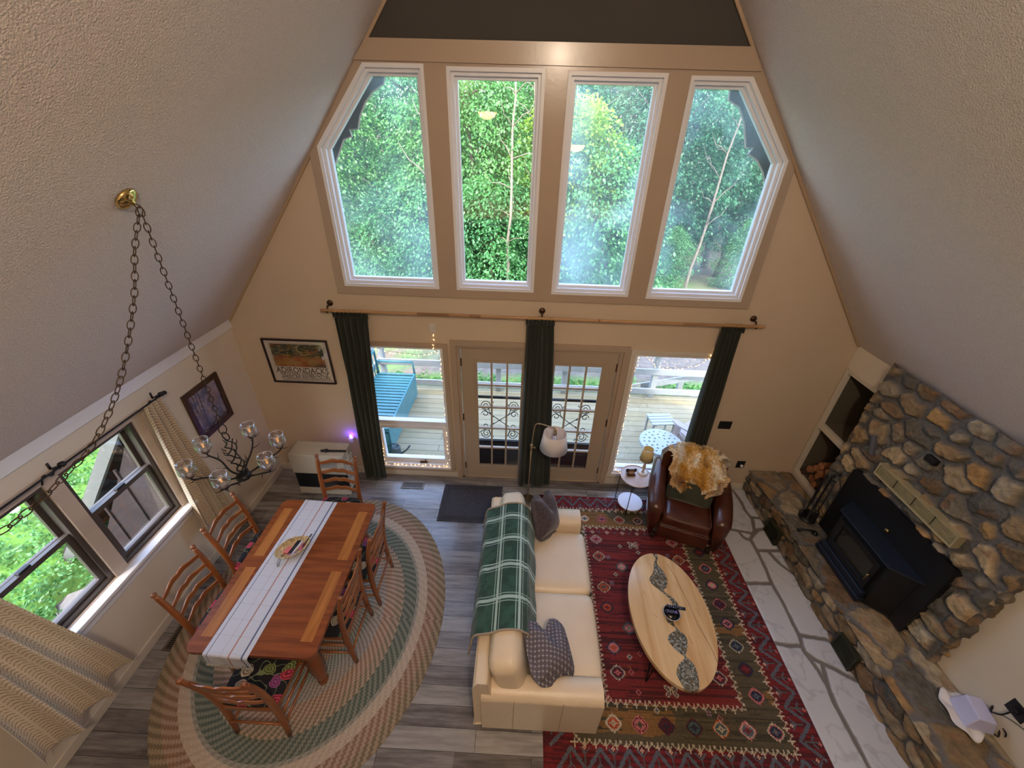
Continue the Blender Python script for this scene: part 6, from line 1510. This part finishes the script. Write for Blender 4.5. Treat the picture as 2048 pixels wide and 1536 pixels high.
# ================================================================ fireplace side
# marble crazy paving strip along the hearth
def marble():
    x0, x1, y0, y1 = 2.385, 3.0, -4.0, -.015; res = .009; nx = int((x1-x0)/res)+1; ny = int((y1-y0)/res)+1
    X, Y = np.meshgrid(np.linspace(x0,x1,nx), np.linspace(y0,y1,ny))
    L = [[(2.82,-0.01),(2.85,-0.22),(2.84,-0.41),(2.87,-0.53),(2.81,-0.72),(2.68,-0.86)],[(2.385,-.70),(2.48,-0.7),(2.63,-0.73),(2.78,-0.76),(2.85,-0.7),(2.99,-0.67)],[(2.86,-0.5),(2.98,-0.51)],[(2.6,-0.72),(2.62,-0.82),(2.69,-0.86),(2.7,-1.01)],
    [(2.70,-.84),(2.7,-1.04),(2.69,-1.25),(2.67,-1.42),(2.68,-1.61),(2.67,-1.8),(2.67,-1.95),(2.63,-2.1),(2.66,-2.22),(2.68,-2.38),(2.66,-2.52),(2.66,-2.79),(2.66,-2.95),(2.70,-3.3),(2.64,-3.7),(2.66,-4.0)],
    [(2.385,-1.43),(2.67,-1.42)],[(2.38,-2.05),(2.5,-2.07),(2.6,-2.06),(2.64,-2.08)],[(2.67,-1.96),(2.8,-1.98),(2.91,-1.99),(2.99,-2.03)],[(2.63,-2.1),(2.69,-2.18),(2.81,-2.24),(2.99,-2.35)],[(2.74,-2.21),(2.68,-2.4)],[(2.70,-1.0),(3.0,-0.99)],[(2.84,-1.01),(2.89,-1.17),(2.99,-1.30)],[(2.38,-3.2),(2.7,-3.3)]]
    D = np.full(X.shape, 9.)
    Xw = X+.012*(vnoise(X,Y,14,61)-.5); Yw = Y+.012*(vnoise(X,Y,14,62)-.5)
    for pl in L:
        for (a, b_) in zip(pl[:-1], pl[1:]):
            ax, ay = a; bx, by = b_; dx, dy = bx-ax, by-ay; t = np.clip(((Xw-ax)*dx+(Yw-ay)*dy)/(dx*dx+dy*dy), 0, 1); D = np.minimum(D, np.hypot(Xw-ax-t*dx, Yw-ay-t*dy))
    wj = .011+.010*vnoise(X,Y,5,63); e = sstep(wj, wj+.010, D)
    e = e*sstep(2.985,2.965,X-.02*(vnoise(X,Y,6,64)-.5)*2)
    v1 = np.abs(vnoise(X+.3*Y,Y,4,65)-.5); c = np.array((.58,.62,.69))+(np.array((.36,.39,.44))-np.array((.58,.62,.69)))*(sstep(.035,.0,v1)*.55)[...,None]
    c = c*(.9+.18*vnoise(X,Y,2.0,66))[...,None]; warm = sstep(-1.1,-.5,Y)[...,None]*0
    mort = np.array((.19,.18,.175)); C = mort+(c-mort)*e[...,None]
    Z = .004+.009*e+.002*vnoise(X,Y,9,67)*e; Z[:,0] = Z[:,-1] = 0; Z[0] = Z[-1] = 0
    o = npgrid('floor_marble', np.stack([X,Y,Z],-1), mat('marble_crazy_paving', (.7,.7,.7), .38, attr=True, bump=.2, bs=14, bd=.006), C.reshape(-1,3)); struct(o)
marble()

# rough stone: height and colour from jittered cells
STC = [(150,124,88),(160,130,92),(132,112,84),(116,108,92),(172,152,120),(108,102,92),(142,130,110),(126,102,76),(164,152,130),(98,96,88),(166,134,86)]
def stones(A, B, sa, sb, seed, joint=.030, flat=.38, mortar=(98,95,92), warp=.04):
    r = np.random.default_rng(seed); a0, a1, b0, b1 = A.min(), A.max(), B.min(), B.max(); S = []; row = 0
    b = b0-sb
    while b < b1+sb:
        a = a0-sa+(row % 2)*sa*.5
        while a < a1+sa: S.append((a+r.uniform(-.36,.36)*sa, b+r.uniform(-.36,.36)*sb, r.uniform(.75,1.35))); a += sa
        b += sb; row += 1
    S = np.array(S); S[:,2] = 1+(S[:,2]-1)*.5; an = np.random.default_rng(seed+50).uniform(-.5,.5,len(S)); Aw = A+warp*(vnoise(A,B,7,seed+1)-.5)*2; Bw = B+warp*(vnoise(A,B,7,seed+2)-.5)*2
    F1 = np.full(A.shape, 9.); F2 = np.full(A.shape, 9.); I = np.zeros(A.shape, int)
    for k, (sa_, sb_, w) in enumerate(S):
        an_ = an[k]; da = (Aw-sa_)/sa; db = (Bw-sb_)/sb; da, db = da*math.cos(an_)+db*math.sin(an_), db*math.cos(an_)-da*math.sin(an_); d = (np.abs(da)**2.6+np.abs(db)**2.6)**(1/2.6)/w
        n = d < F1; F2 = np.where(n, F1, np.minimum(F2, d)); I = np.where(n, k, I); F1 = np.where(n, d, F1)
    q = (F2-F1)*min(sa, sb)*.8; e = sstep(joint*.5, joint*1.6, q); dome = sstep(0, .05, q)
    ns = vnoise(A,B,16,seed+3,5); n2 = vnoise(A,B,45,seed+4,3); tilt = r.uniform(-1,1,(len(S),2)); off = r.uniform(0,1,len(S))
    Hh = e*(.35+flat*dome*.5+.45*off[I]+.25*(tilt[I,0]*(A-S[I,0])/sa+tilt[I,1]*(B-S[I,1])/sb))+.55*(ns-.5)*e+.22*(n2-.5)
    pal = np.array([lin(c) for c in STC]); pc = pal[r.integers(0,len(pal),len(S))]*r.uniform(.75,1.2,(len(S),1)); c = pc[I]
    c = c*(.55+.9*ns)[...,None]*(.8+.4*n2)[...,None]; rust = np.array(lin((150,92,40))); c = c+(rust-c)*(sstep(.58,.72,vnoise(A,B,9,seed+6))*.30)[...,None]
    mo = np.array(lin(mortar))*(.75+.5*vnoise(A,B,10,seed+7))[...,None]; C = mo+(c-mo)*e[...,None]; return Hh, C
M_STONE = mat('rough_fieldstone', (.3,.25,.2), .85, attr=True, bump=1.0, bs=30, bd=.02)
def merge(name, parts, m_, parent=None):
    V = []; Q = []; C = []; o = 0
    for P, col, flip in parts:
        nv, nu = P.shape[:2]; idx = np.arange(nv*nu).reshape(nv,nu)+o; q = np.stack([idx[:-1,:-1],idx[:-1,1:],idx[1:,1:],idx[1:,:-1]],-1).reshape(-1,4)
        if flip: q = q[:,::-1]
        V.append(P.reshape(-1,3)); Q.append(q); C.append(col.reshape(-1,3)); o += nv*nu
    return npmesh(name, np.concatenate(V), np.concatenate(Q), m_, np.concatenate(C), parent, True)
# chimney breast: front face looks towards -x
XF, FY0, FY1, HT = 3.42, -2.30, -.575, .37
def breast():
    r_ = .0095; Yv = np.linspace(FY0, FY1, int((FY1-FY0)/r_)); Zv = np.linspace(HT-.02, 2.36, int(2/r_)); Yg, Zg = np.meshgrid(Yv, Zv)
    Hh, C = stones(Yg, Zg, .225, .165, 11)
    ed = sstep(0,.03,Yg-FY0)*sstep(0,.03,FY1-Yg)
    X = XF-.055*Hh*(.4+.6*ed)-.0; yw = Yg+.012*(vnoise(Zg*3,Yg*0,3,77)-.5)*(1-ed)*2
    top = zslope_r(X)-.004; Z = np.minimum(Zg+.03*(vnoise(Yg,Zg*0,3,78)-.5)*sstep(2.2,2.36,Zg), top)
    P1 = np.stack([X,yw,Z],-1)
    # side facing the camera (-y)
    Xv = np.linspace(XF-.01, XR-.004, 12); Xs, Zs = np.meshgrid(Xv, Zv); H2, C2 = stones(Xs, Zs, .12, .16, 19)
    P2 = np.stack([np.minimum(Xs, XR-.003), FY0-.035*H2, np.minimum(Zs, zslope_r(Xs)-.004)],-1); P2[:,0,:] = P1[:,0,:]
    P3 = np.stack([Xs, FY1+.02*H2, np.minimum(Zs, zslope_r(Xs)-.004)],-1); P3[:,0,:] = P1[:,-1,:]
    o = merge('stone_chimney_breast', [(P1,C,True),(P2,C2,False),(P3,C2,True)], M_STONE)
    tag(o, 'rough fieldstone fireplace breast rising from hearth to the sloped ceiling', 'fireplace')
breast()
# raised hearth: top, front edge, far end
def hearth():
    r_ = .011; Yv = np.linspace(-4.2, -.012, int(4.19/r_)); Xv = np.linspace(2.985, XR-.004, 52); Xg, Yg = np.meshgrid(Xv, Yv)
    Hh, C = stones(Xg, Yg, .30, .42, 33, joint=.022, flat=.2, mortar=(108,106,106), warp=.07)
    C = C*.95; wv = .03*(vnoise(Yg*1.0,Yg*0,2.2,35)-.5)*2; e = 1-(Xg-2.985)/(XR-2.985)
    P1 = np.stack([Xg-(.035*Hh[:, :1]+wv)*e**3-.01*e**3, Yg, HT-.022+.030*Hh*sstep(0,.05,XR-Xg)],-1)
    Zv = np.linspace(0, HT-.02, 34); Yf, Zf = np.meshgrid(Yv, Zv); H2, C2 = stones(Yf, Zf, .26, .13, 37, joint=.012)
    X2 = 3.0-.045*H2-wv[:,0][None,:]; P2 = np.stack([X2,Yf,Zf],-1); P2[-1] = P1[:,0,:]; P2[0,:,2] = 0
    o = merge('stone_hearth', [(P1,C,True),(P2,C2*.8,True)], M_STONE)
    tag(o, 'raised rough stone hearth running along the right wall beside marble strip', 'hearth')
    return o
hearth()
M_GRN = mat('dark_green_metal_vent', (.035,.037,.022), .5, metal=.3)
for i, (ya, yb_, l) in enumerate(((-.93,-.69,'far'),(-2.27,-2.03,'near'))):
    t = thing('hearth_vent', 'dark green metal vent in the hearth front, %s one of the two' % l, 'vent', (2.935,(ya+yb_)/2,.125), group='vents in the hearth front')
    obj('frame', ring(MB(), rect(-.12,.12,-.105,.105), .014, -.012, .03, 'x'), M_GRN, t, bevel=.003)
    obj('panel', MB().box(-.002,.02,-.108,.108,-.093,.093), M_GRN, t)
    lv = MB()
    for k in range(7): lv.obox((-.006,-.104,-.078+k*.026),(-.006,.104,-.078+k*.026),.010,.003)
    obj('louvres', lv, M_GRN, t)
# brass air grille in four sections on the breast
bg_ = thing('brass_grille', 'long brass air grille in four sections set in stone above the stove', 'grille', (XF-.062,-1.50,1.455))
M_BG = mat('satin_brass_grille', (.66,.57,.34), .42, metal=.5)
obj('frame', ring(MB(), rect(-.43,.43,-.068,.068), .014, -.010, .06, 'x'), M_BG, bg_, bevel=.003)
obj('backing', MB().box(.01,.02,-.42,.42,-.06,.06), mat('dark_grille_back', (.03,.025,.015), .7), bg_)
for k in range(4):
    lv = MB(); y0 = -.415+k*.2085
    for j in range(7): z = -.047+j*.0157; lv.obox((-.004,y0,z),(-.004,y0+.195,z),.010,.0062)
    obj('louvre_section', lv, M_BG, bg_)
obj('small_black_vent', MB().box(-.01,.02,-.045,.045,-.03,.03), M_BLACK, tag(bpy.data.objects.new('tmp',None),'','') if False else bg_) if False else None
sv = tag(obj('wall_box', MB().box(-.012,.03,-.05,.05,-.028,.028), M_BLACK, loc=(XF-.05,-1.40,1.86), bevel=.003), 'small black box set in the stones above the brass grille', 'box')
hk = tag(obj('stone_bracket', MB().box(-.03,.02,-.02,.02,-.10,.10), mat('grey_metal_bracket', (.16,.17,.22), .5, metal=.5), loc=(XF-.045,-.90,1.60), bevel=.004), 'small grey metal bracket fixed on stones above stove far corner', 'bracket'); hk.rotation_euler = (math.radians(-25),0,0)

# ---------------------------------------------------------------- black stove insert
M_STV = mat('matte_black_cast_iron', (.007,.0075,.010), .42, var=.2, vs=6); M_STB = mat('blue_black_steel', (.012,.018,.034), .34)
sv = thing('stove_insert', 'black cast iron stove insert with large steel surround in the fireplace', 'stove', (XF-.065,-1.475,HT+.01))
pa = MB(); pa.poly([(-.60,.0),(.60,.0),(.60,.86),(.57,.88),(-.57,.88),(-.60,.86)], (), 'x', .0, .05); obj('surround_panel', pa, M_STV, sv, bevel=.006)
by0, by1 = -.34, .30; dp = .155                          # firebox front edges and depth
bx = MB(); hz = .56
pl = [(.0,by0-.13),(-dp,by0),(-dp,by1),(.0,by1+.10)]
n = len(pl); bx.add([(x,y,.0) for x,y in pl]+[(x,y,hz) for x,y in pl], [(0,1,2,3),(7,6,5,4)]+[(i,(i+1)%4,(i+1)%4+4,i+4) for i in range(4)]); obj('firebox', bx, M_STV, sv, bevel=.006)
hd = MB(); pl2 = [(.0,by0-.16),(-dp-.035,by0-.01),(-dp-.035,by1+.01),(.0,by1+.12)]
hd.add([(x,y,hz) for x,y in pl2]+[(x,y,hz+.022) for x,y in pl2], [(0,1,2,3),(7,6,5,4)]+[(i,(i+1)%4,(i+1)%4+4,i+4) for i in range(4)]); obj('top_shelf', hd, M_STB, sv, bevel=.004)
dr = MB(); ring(dr, rect(by0+.05,by1-.05,.15,.50), .05, -dp-.03, -dp, 'x'); do_ = obj('door', dr, M_STV, sv, bevel=.006)
obj('door_glass', MB().box(-dp-.012,-dp-.006,by0+.09,by1-.09,.19,.46), mat('sooty_glass', (.02,.018,.015), .08), do_)
obj('handle', MB().tube([(-dp-.03,by0+.07,.34),(-dp-.06,by0+.07,.34),(-dp-.06,by0+.07,.26)], .009, 8), M_ABRASS, do_, smooth=True)
obj('ash_lip', MB().box(-dp-.07,-dp,by0+.0,by1-.0,.0,.06).box(-dp-.05,-dp,by0+.02,by1-.02,.06,.13), M_STB, sv, bevel=.006)
obj('blower_grille', MB().box(-dp-.004,-dp+.01,by0+.06,by1-.06,.515,.545), M_STB, sv)
kb = MB(); kb.lathe([(.022,0),(.024,.012),(.018,.022),(0,.024)],(0,0,0),16); kb.v = [(-v[2],v[0],v[1]) for v in kb.v]; o = obj('damper_knob', kb, M_ABRASS, sv, smooth=True); o.location = (-.002,-.015,.66)

# fireplace tools leaning at the far side
tl_ = thing('fireplace_tools', 'black wrought iron fireplace tool set beside the stove insert', 'fireplace tools', (3.26,-.80,HT+.005))
obj('stand', MB().lathe([(.085,0),(.088,.012),(.03,.02),(.012,.03),(.010,.66),(.018,.68),(.022,.70),(0,.72)], n=20).tube([(-.07,0,.60),(0,0,.63),(.07,0,.60)],.006,6).tube([(0,-.07,.60),(0,0,.63),(0,.07,.60)],.006,6), M_BLACK, tl_, smooth=True)
obj('shovel', MB().tube([(-.07,0,.68),(-.07,0,.14)],.006,8).box(-.105,-.035,-.012,-.004,.03,.16).lathe([(0,.66),(.012,.67),(.014,.70),(0,.73)],(-.07,0,0),10), M_BLACK, tl_)
obj('poker', MB().tube([(.07,0,.70),(.07,0,.05),(.085,0,.03)],.006,8).tube([(.07,0,.09),(.10,0,.07)],.004,6).lathe([(0,.68),(.012,.69),(.014,.72),(0,.75)],(.07,0,0),10), mat('grey_worn_iron', (.05,.05,.06), .35, metal=.8), tl_, smooth=True)
obj('brush', MB().tube([(0,-.07,.68),(0,-.07,.20)],.006,8).lathe([(.012,.21),(.024,.19),(.030,.06),(.026,.05),(0,.05)],(0,-.07,0),12), M_BLACK, tl_, smooth=True)
obj('tongs', MB().tube([(0,.07,.70),(-.012,.07,.40),(0,.07,.06)],.005,6).tube([(0,.07,.70),(.012,.07,.40),(0,.07,.06)],.005,6), M_BLACK, tl_, smooth=True)
pk = tag(obj('iron_firedog', MB().tube(spline([(.06,.0,.03),(.0,.0,.05),(-.07,.02,.035),(-.12,.04,.02)],5),.011,8).lathe([(.035,0),(.03,.012),(.012,.03),(0,.04)],(.06,0,0),12).lathe([(.02,0),(.015,.02),(0,.025)],(-.10,.035,0),10), M_BLACK, loc=(3.16,-1.02,HT+.008), smooth=True), 'small black iron piece lying on hearth at far corner of stove', 'fire tool')

# ---------------------------------------------------------------- firewood in the lower cubby
M_LOGE = mat('split_log_wood', (.30,.13,.06), .85, var=.4, vs=14, bump=.5, bs=30); M_LOGB = mat('log_bark', (.06,.035,.025), .95, var=.3, vs=20, bump=.8, bs=30, bd=.02)
LG = [(3.72,-.15,.51,.045),(3.75,-.26,.515,.05),(3.71,-.38,.51,.045),(3.74,-.48,.515,.05),(3.73,-.20,.60,.045),(3.76,-.32,.605,.05),(3.71,-.43,.60,.043),(3.74,-.25,.69,.045),(3.72,-.38,.695,.05),(3.75,-.47,.69,.04),(3.73,-.32,.78,.045),(3.74,-.44,.78,.042)]
LW = ['bottom row nearest the gable wall','bottom row second from the gable wall','bottom row third from the gable wall','bottom row nearest the stones','second row nearest the gable wall','second row middle','second row nearest the stones','third row nearest the gable wall','third row middle','third row nearest the stones','top of the stack, left','top of the stack, right']
rl_ = random.Random(5)
for i, (x,y,z,r) in enumerate(LG):
    mb = MB(); n = 7; q = [(r*math.cos(2*PI*k/n)*rl_.uniform(.75,1.1), r*math.sin(2*PI*k/n)*rl_.uniform(.75,1.1)) for k in range(n)]
    mb.poly(q, (), 'x', -.19, .19); o = obj('firewood_log', mb, M_LOGE if i % 3 else M_LOGB, loc=(x,y,z), bevel=.004); o.rotation_euler = (rl_.uniform(0,2),rl_.uniform(-.04,.04),rl_.uniform(-.06,.06))
    tag(o, 'split firewood log in lower cubby, '+LW[i], 'firewood', 'firewood logs in the lower cubby')

# ---------------------------------------------------------------- white box on a crumpled cloth, its cable and plate
rt = thing('white_router', 'white box-shaped device standing on crumpled white cloth at near hearth end', 'device', (3.40,-2.715,HT+.02), rz=math.radians(-14))
bxw = MB(); bxw.add([(-.09,-.10,.012),(.10,-.10,.012),(.10,.10,.012),(-.09,.10,.012),(-.05,-.085,.15),(.06,-.085,.15),(.06,.085,.15),(-.05,.085,.15)], [(0,3,2,1),(4,5,6,7),(0,1,5,4),(1,2,6,5),(2,3,7,6),(3,0,4,7)])
obj('housing', bxw, mat('lilac_white_plastic', (.55,.57,.85), .4), rt, bevel=.010)
cb_ = MB(); cb_.tube(spline([(.08,-.07,.04),(.12,-.10,.02),(.15,-.04,.06),(.13,-.10,.09),(.16,-.09,.02),(.14,-.05,.05)],6),.005,6); obj('cable_coil', cb_, M_BLACKP, rt, smooth=True)
cl_ = MB(); 
def clothp(u, v):
    a = 2*PI*u; r = v*(.140+.010*math.sin(3*a+.6)+.006*math.sin(7*a)); return (r*math.cos(a)*.85, r*math.sin(a)*1.2, .014+.014*v*math.sin(6*a+2)+.010*v)
cl_.grid(clothp, 64, 10, cu=True); o = tag(obj('crumpled_cloth', cl_, mat('white_cloth', (.74,.73,.74), .85), smooth=True, solid=.004, loc=(3.36,-2.70,HT+.010)), 'crumpled white cloth under the white device on the hearth', 'cloth'); o.rotation_euler = (0,0,-.2)
wp = thing('wall_outlet', 'black outlet plate on the white side wall by the hearth near end', 'outlet', (XR,-2.775,.685), rz=math.radians(-90))
obj('cover_plate', MB().box(-.06,.06,-.006,0,-.06,.06), M_BLACKP, wp, bevel=.003); obj('plug', MB().box(-.02,.02,-.035,-.005,-.02,.02), M_BLACKP, wp, bevel=.004)
c_ = MB().tube(spline([(3.485,-2.775,.68),(3.46,-2.77,.60),(3.45,-2.73,.55),(3.47,-2.71,.58),(3.46,-2.75,.48)],8),.0055,8); tag(obj('power_cable', c_, M_BLACKP, smooth=True), 'thick black cable from the black wall plate to the white device', 'cable')
c_ = MB().tube(spline([(3.45,-2.70,.50),(3.50,-2.80,.60),(3.51,-3.0,.66),(3.51,-3.3,.62)],8),.003,6); tag(obj('power_cable', c_, M_BLACKP, smooth=True), 'thin black cord running along the white side wall out of frame', 'cable')

# ================================================================ branch chandelier on its chain, with a swagged second chain
HX, HY, HZc = -2.337, -1.938, 1.86
cht = thing('chandelier', 'black twig chandelier with six glass cups hanging over the dining table', 'chandelier', (HX,HY,HZc))
M_TWIG = mat('black_iron_twig', (.012,.011,.012), .45, metal=.4)
M_GLS, ntg, bg2 = newmat('clear_cup_glass'); bg2.inputs['Base Color'].default_value = (1,1,1,1); bg2.inputs['Roughness'].default_value = .02
ntg.nodes.remove(bg2); tr_ = N(ntg,'ShaderNodeBsdfTransparent'); gg = N(ntg,'ShaderNodeBsdfGlossy'); gg.inputs['Roughness'].default_value = .03; lw_ = N(ntg,'ShaderNodeLayerWeight'); lw_.inputs['Blend'].default_value = .35
mm_ = N(ntg,'ShaderNodeMath',operation='MULTIPLY_ADD'); mm_.inputs[1].default_value = .75; mm_.inputs[2].default_value = .05; ntg.links.new(lw_.outputs['Facing'], mm_.inputs[0]); ms_ = N(ntg,'ShaderNodeMixShader'); ntg.links.new(mm_.outputs[0], ms_.inputs[0]); ntg.links.new(tr_.outputs[0], ms_.inputs[1]); ntg.links.new(gg.outputs[0], ms_.inputs[2]); ntg.links.new(ms_.outputs[0], ntg.nodes['Material Output'].inputs['Surface'])
M_FIL = mat('orange_filament', (1,.5,.15), .5, emit=(1.0,.45,.12), es=1.3)
obj('hub', MB().lathe([(0,-.045),(.03,-.042),(.052,-.025),(.056,-.01),(.045,.008),(.02,.015),(0,.016)], n=28), M_TWIG, cht, smooth=True)
# twisted twig column
tw = MB()
for s in range(3):
    ph = s*2*PI/3; tw.tube([( (.030+.010*math.sin(k*.55+s))*math.cos(ph+k*.30), (.030+.010*math.sin(k*.55+s))*math.sin(ph+k*.30), .0+k*.0112) for k in range(32)], [.0062-.0001*k*.6 for k in range(32)], 7)
rr = random.Random(2)
for k in range(14):
    z = .04+.022*k; a = rr.uniform(0,2*PI); p = Vector((.036*math.cos(a),.036*math.sin(a),z)); d = Vector((math.cos(a+.5)*.5,math.sin(a+.5)*.5,1)).normalized()
    tw.tube([p, p+d*.022+Vector((math.cos(a)*.008,math.sin(a)*.008,0)), p+d*.045], [.0042,.0032,.0012], 5)
obj('twisted_stem', tw, M_TWIG, cht, smooth=True)
rg = MB()
def linkpts(c, axis_a, axis_b, la, lb, n=16): return [Vector(c)+axis_a*(la*math.cos(2*PI*k/n))+axis_b*(lb*math.sin(2*PI*k/n)) for k in range(n)]
rg.tube(linkpts((0,0,.388), Vector((0,0,1)), Vector((1,0,0)), .036, .026), .004, 7, closed=True); rg.tube(linkpts((0,0,.450), Vector((0,0,1)), Vector((.4,.9,0)), .040, .026), .0035, 7, closed=True)
obj('top_loop', rg, M_TWIG, cht, smooth=True)
angs = [62, 3, -52, -118, 178, 118]
CUPS = [(-2.377,-1.669),(-2.09,-1.771),(-2.041,-2.013),(-2.25,-2.214),(-2.552,-2.132),(-2.617,-1.871)]
for i, (cpx, cpy) in enumerate(CUPS):
    a = math.atan2(cpy-HY, cpx-HX); R = math.hypot(cpx-HX, cpy-HY); ca, sa = math.cos(a), math.sin(a)
    arm = MB(); path = spline([(.03*ca,.03*sa,-.005),(.35*R*ca-.01*sa,.35*R*sa+.01*ca,.020),(.68*R*ca+.012*sa,.68*R*sa-.012*ca,.085),(.97*R*ca,.97*R*sa,.125),(R*ca,R*sa,.160)], 6)
    m = len(path); arm.tube(path, [.0085-.0035*k/m for k in range(m)], 8)
    for (t, sd, l) in ((.35,1,.07),(.55,-1,.075),(.72,1,.06),(.9,-1,.07)):
        p = path[int(t*(m-1))]; d = Vector((ca*.8-sa*sd*.7, sa*.8+ca*sd*.7, .15)).normalized(); arm.tube([p, p+d*l*.5+Vector((0,0,-.004)), p+d*l+Vector((0,0,.008))], [.004,.003,.001], 5)
    ao = obj('arm', arm, M_TWIG, cht, smooth=True)
    c = (R*ca, R*sa, .160)
    obj('cup_holder', MB().lathe([(.0,-.006),(.022,-.004),(.030,.004),(.028,.006),(0,.004)], c, 20), M_TWIG, ao, smooth=True)
    gc = obj('glass_cup', MB().lathe([(.0,.006),(.026,.006),(.034,.012),(.056,.044),(.057,.066),(.051,.122),(.049,.122),(.054,.066),(.053,.046),(.032,.016),(0,.010)], c, 28), M_GLS, ao, smooth=True)
    obj('glass_rim', MB().tube([(c[0]+.050*math.cos(2*PI*k/28), c[1]+.050*math.sin(2*PI*k/28), c[2]+.1225) for k in range(28)], .0013, 5, closed=True), mat('glass_edge', (.75,.80,.85), .2), gc, smooth=True) if i == 0 else obj('glass_rim', MB().tube([(c[0]+.050*math.cos(2*PI*k/28), c[1]+.050*math.sin(2*PI*k/28), c[2]+.1225) for k in range(28)], .0013, 5, closed=True), bpy.data.materials['glass_edge'], gc, smooth=True)
    obj('lamp_socket', MB().lathe([(.016,.008),(.017,.028),(.013,.034)], c, 16), M_WPL, ao, smooth=True)
    bo_ = obj('bulb', MB().lathe([(.011,.032),(.013,.045),(.026,.080),(.027,.092),(.018,.108),(0,.114)], c, 20), M_GLS, ao, smooth=True)
    fm = MB()
    for k in range(4): q = PI*k/2; fm.tube([(c[0]+.004*math.cos(q), c[1]+.004*math.sin(q), c[2]+.045),(c[0]+.009*math.cos(q+.6), c[1]+.009*math.sin(q+.6), c[2]+.088)], .0011, 5)
    obj('filament', fm, M_FIL, bo_)
def chain(nm, parent, pts, pitch, m_, seed=0):
    P = [Vector(p) for p in pts]; L = [0]
    for i in range(1, len(P)): L.append(L[-1]+(P[i]-P[i-1]).length)
    n = int(L[-1]/pitch); mb = MB(); cur = 0
    def at(s):
        s = max(0, min(L[-1]-1e-6, s)); j = max(k for k in range(len(L)) if L[k] <= s); j = min(j, len(P)-2); return P[j].lerp(P[j+1], (s-L[j])/(L[j+1]-L[j]))
    for k in range(n):
        c = at((k+.5)*pitch); d = (at((k+1)*pitch)-at(k*pitch)).normalized(); s = d.orthogonal().normalized(); t = d.cross(s); u = (s*math.cos(k*PI/2+seed)+t*math.sin(k*PI/2+seed))
        mb.tube(linkpts(c, d, u, pitch*.64, pitch*.33, 12), .0028, 5, closed=True)
    return obj(nm, mb, m_, parent, smooth=True)
M_CHN = mat('antique_brass_chain', (.085,.055,.03), .4, metal=.8)
CX, CY = -2.310, -1.925; CZ = zslope_l(CX)
top = Vector((CX+.055, CY, CZ-.045)); loc = Vector((HX,HY,HZc))
chain('hanging_chain', cht, [top-loc, Vector((-.0,0,.47))], .040, M_CHN)
sw = [(CX+.055,CY,CZ-.045),(-2.26,-2.06,3.60),(-2.26,-2.19,3.38),(-2.26,-2.46,3.05),(-2.26,-2.71,2.86),(-2.26,-2.91,2.80),(-2.26,-3.06,2.775),(-2.26,-3.20,2.775),(-2.26,-3.45,2.83),(-2.26,-3.75,3.02),(-2.26,-4.05,3.33),(-2.27,-4.25,3.62),(-2.29,-4.36,zslope_l(-2.29)-.03)]
chain('swag_chain', cht, [Vector(p)-loc for p in spline(sw,6)], .043, M_CHN, .4)
cn = MB(); cn.lathe([(.062,0),(.064,.006),(.058,.018),(.030,.030),(.012,.036),(.010,.046),(0,.048)], (0,0,0), 32)
Rc = Matrix.Rotation(math.atan(SL), 3, 'Y'); nrm = Vector((SL,0,-1)).normalized(); Rm = frame(nrm, (0,1,0)) if True else Rc
cn.v = [tuple(Vector((CX,CY,CZ))-loc+Rm @ Vector(v)) for v in cn.v]; obj('ceiling_canopy', cn, M_BRASS, cht, smooth=True)
hk_ = MB(); hk_.tube(linkpts(Vector((CX,CY,CZ))-loc+nrm*.058, nrm, Vector((0,0,1)).cross(nrm).normalized(), .014, .012), .003, 6, closed=True); obj('canopy_hook', hk_, M_CHN, cht, smooth=True)

t = thing('ceiling_lamp', 'warm flush ceiling lamp of the loft, glinting on the header board', 'lamp', (LOFT_LAMPS[0][0], LOFT_LAMPS[0][1], LOFT_LAMPS[0][2]+.12))
obj('globe', MB().lathe([(0,-.0),(.06,.01),(.10,.05),(.11,.09),(.10,.12)], n=28), mat('warm_globe', (.9,.8,.6), .5, emit=(1.0,.75,.45), es=12), t, smooth=True)
obj('stem', MB().cyl((0,0,.10),(0,0,zslope_r(LOFT_LAMPS[0][0])-LOFT_LAMPS[0][2]-.12),.012), M_BRONZE, t)
# bowl lamps in the loft (seen only as reflections in the upper windows)
M_BOWL = mat('amber_glass_bowl', (.9,.6,.35), .5, emit=(1.0,.62,.30), es=9)
for i, lp in enumerate(LOFT_LAMPS[1:]):
    t = thing('pendant_lamp', ['amber glass bowl lamp in the loft, its reflection in second upper window','amber glass bowl lamp in the loft, its reflection in third upper window'][i], 'lamp', lp, group='bowl lamps in the loft')
    obj('glass_bowl', MB().lathe([(0,-.13),(.06,-.125),(.14,-.08),(.19,-.01),(.185,-.01),(.13,-.07),(.05,-.11),(0,-.115)], n=32), M_BOWL, t, smooth=True)
    obj('stem', MB().cyl((0,0,-.10),(0,0,min(zslope_l(lp[0]), zslope_r(lp[0]))-lp[2]),.008), M_BRONZE, t)
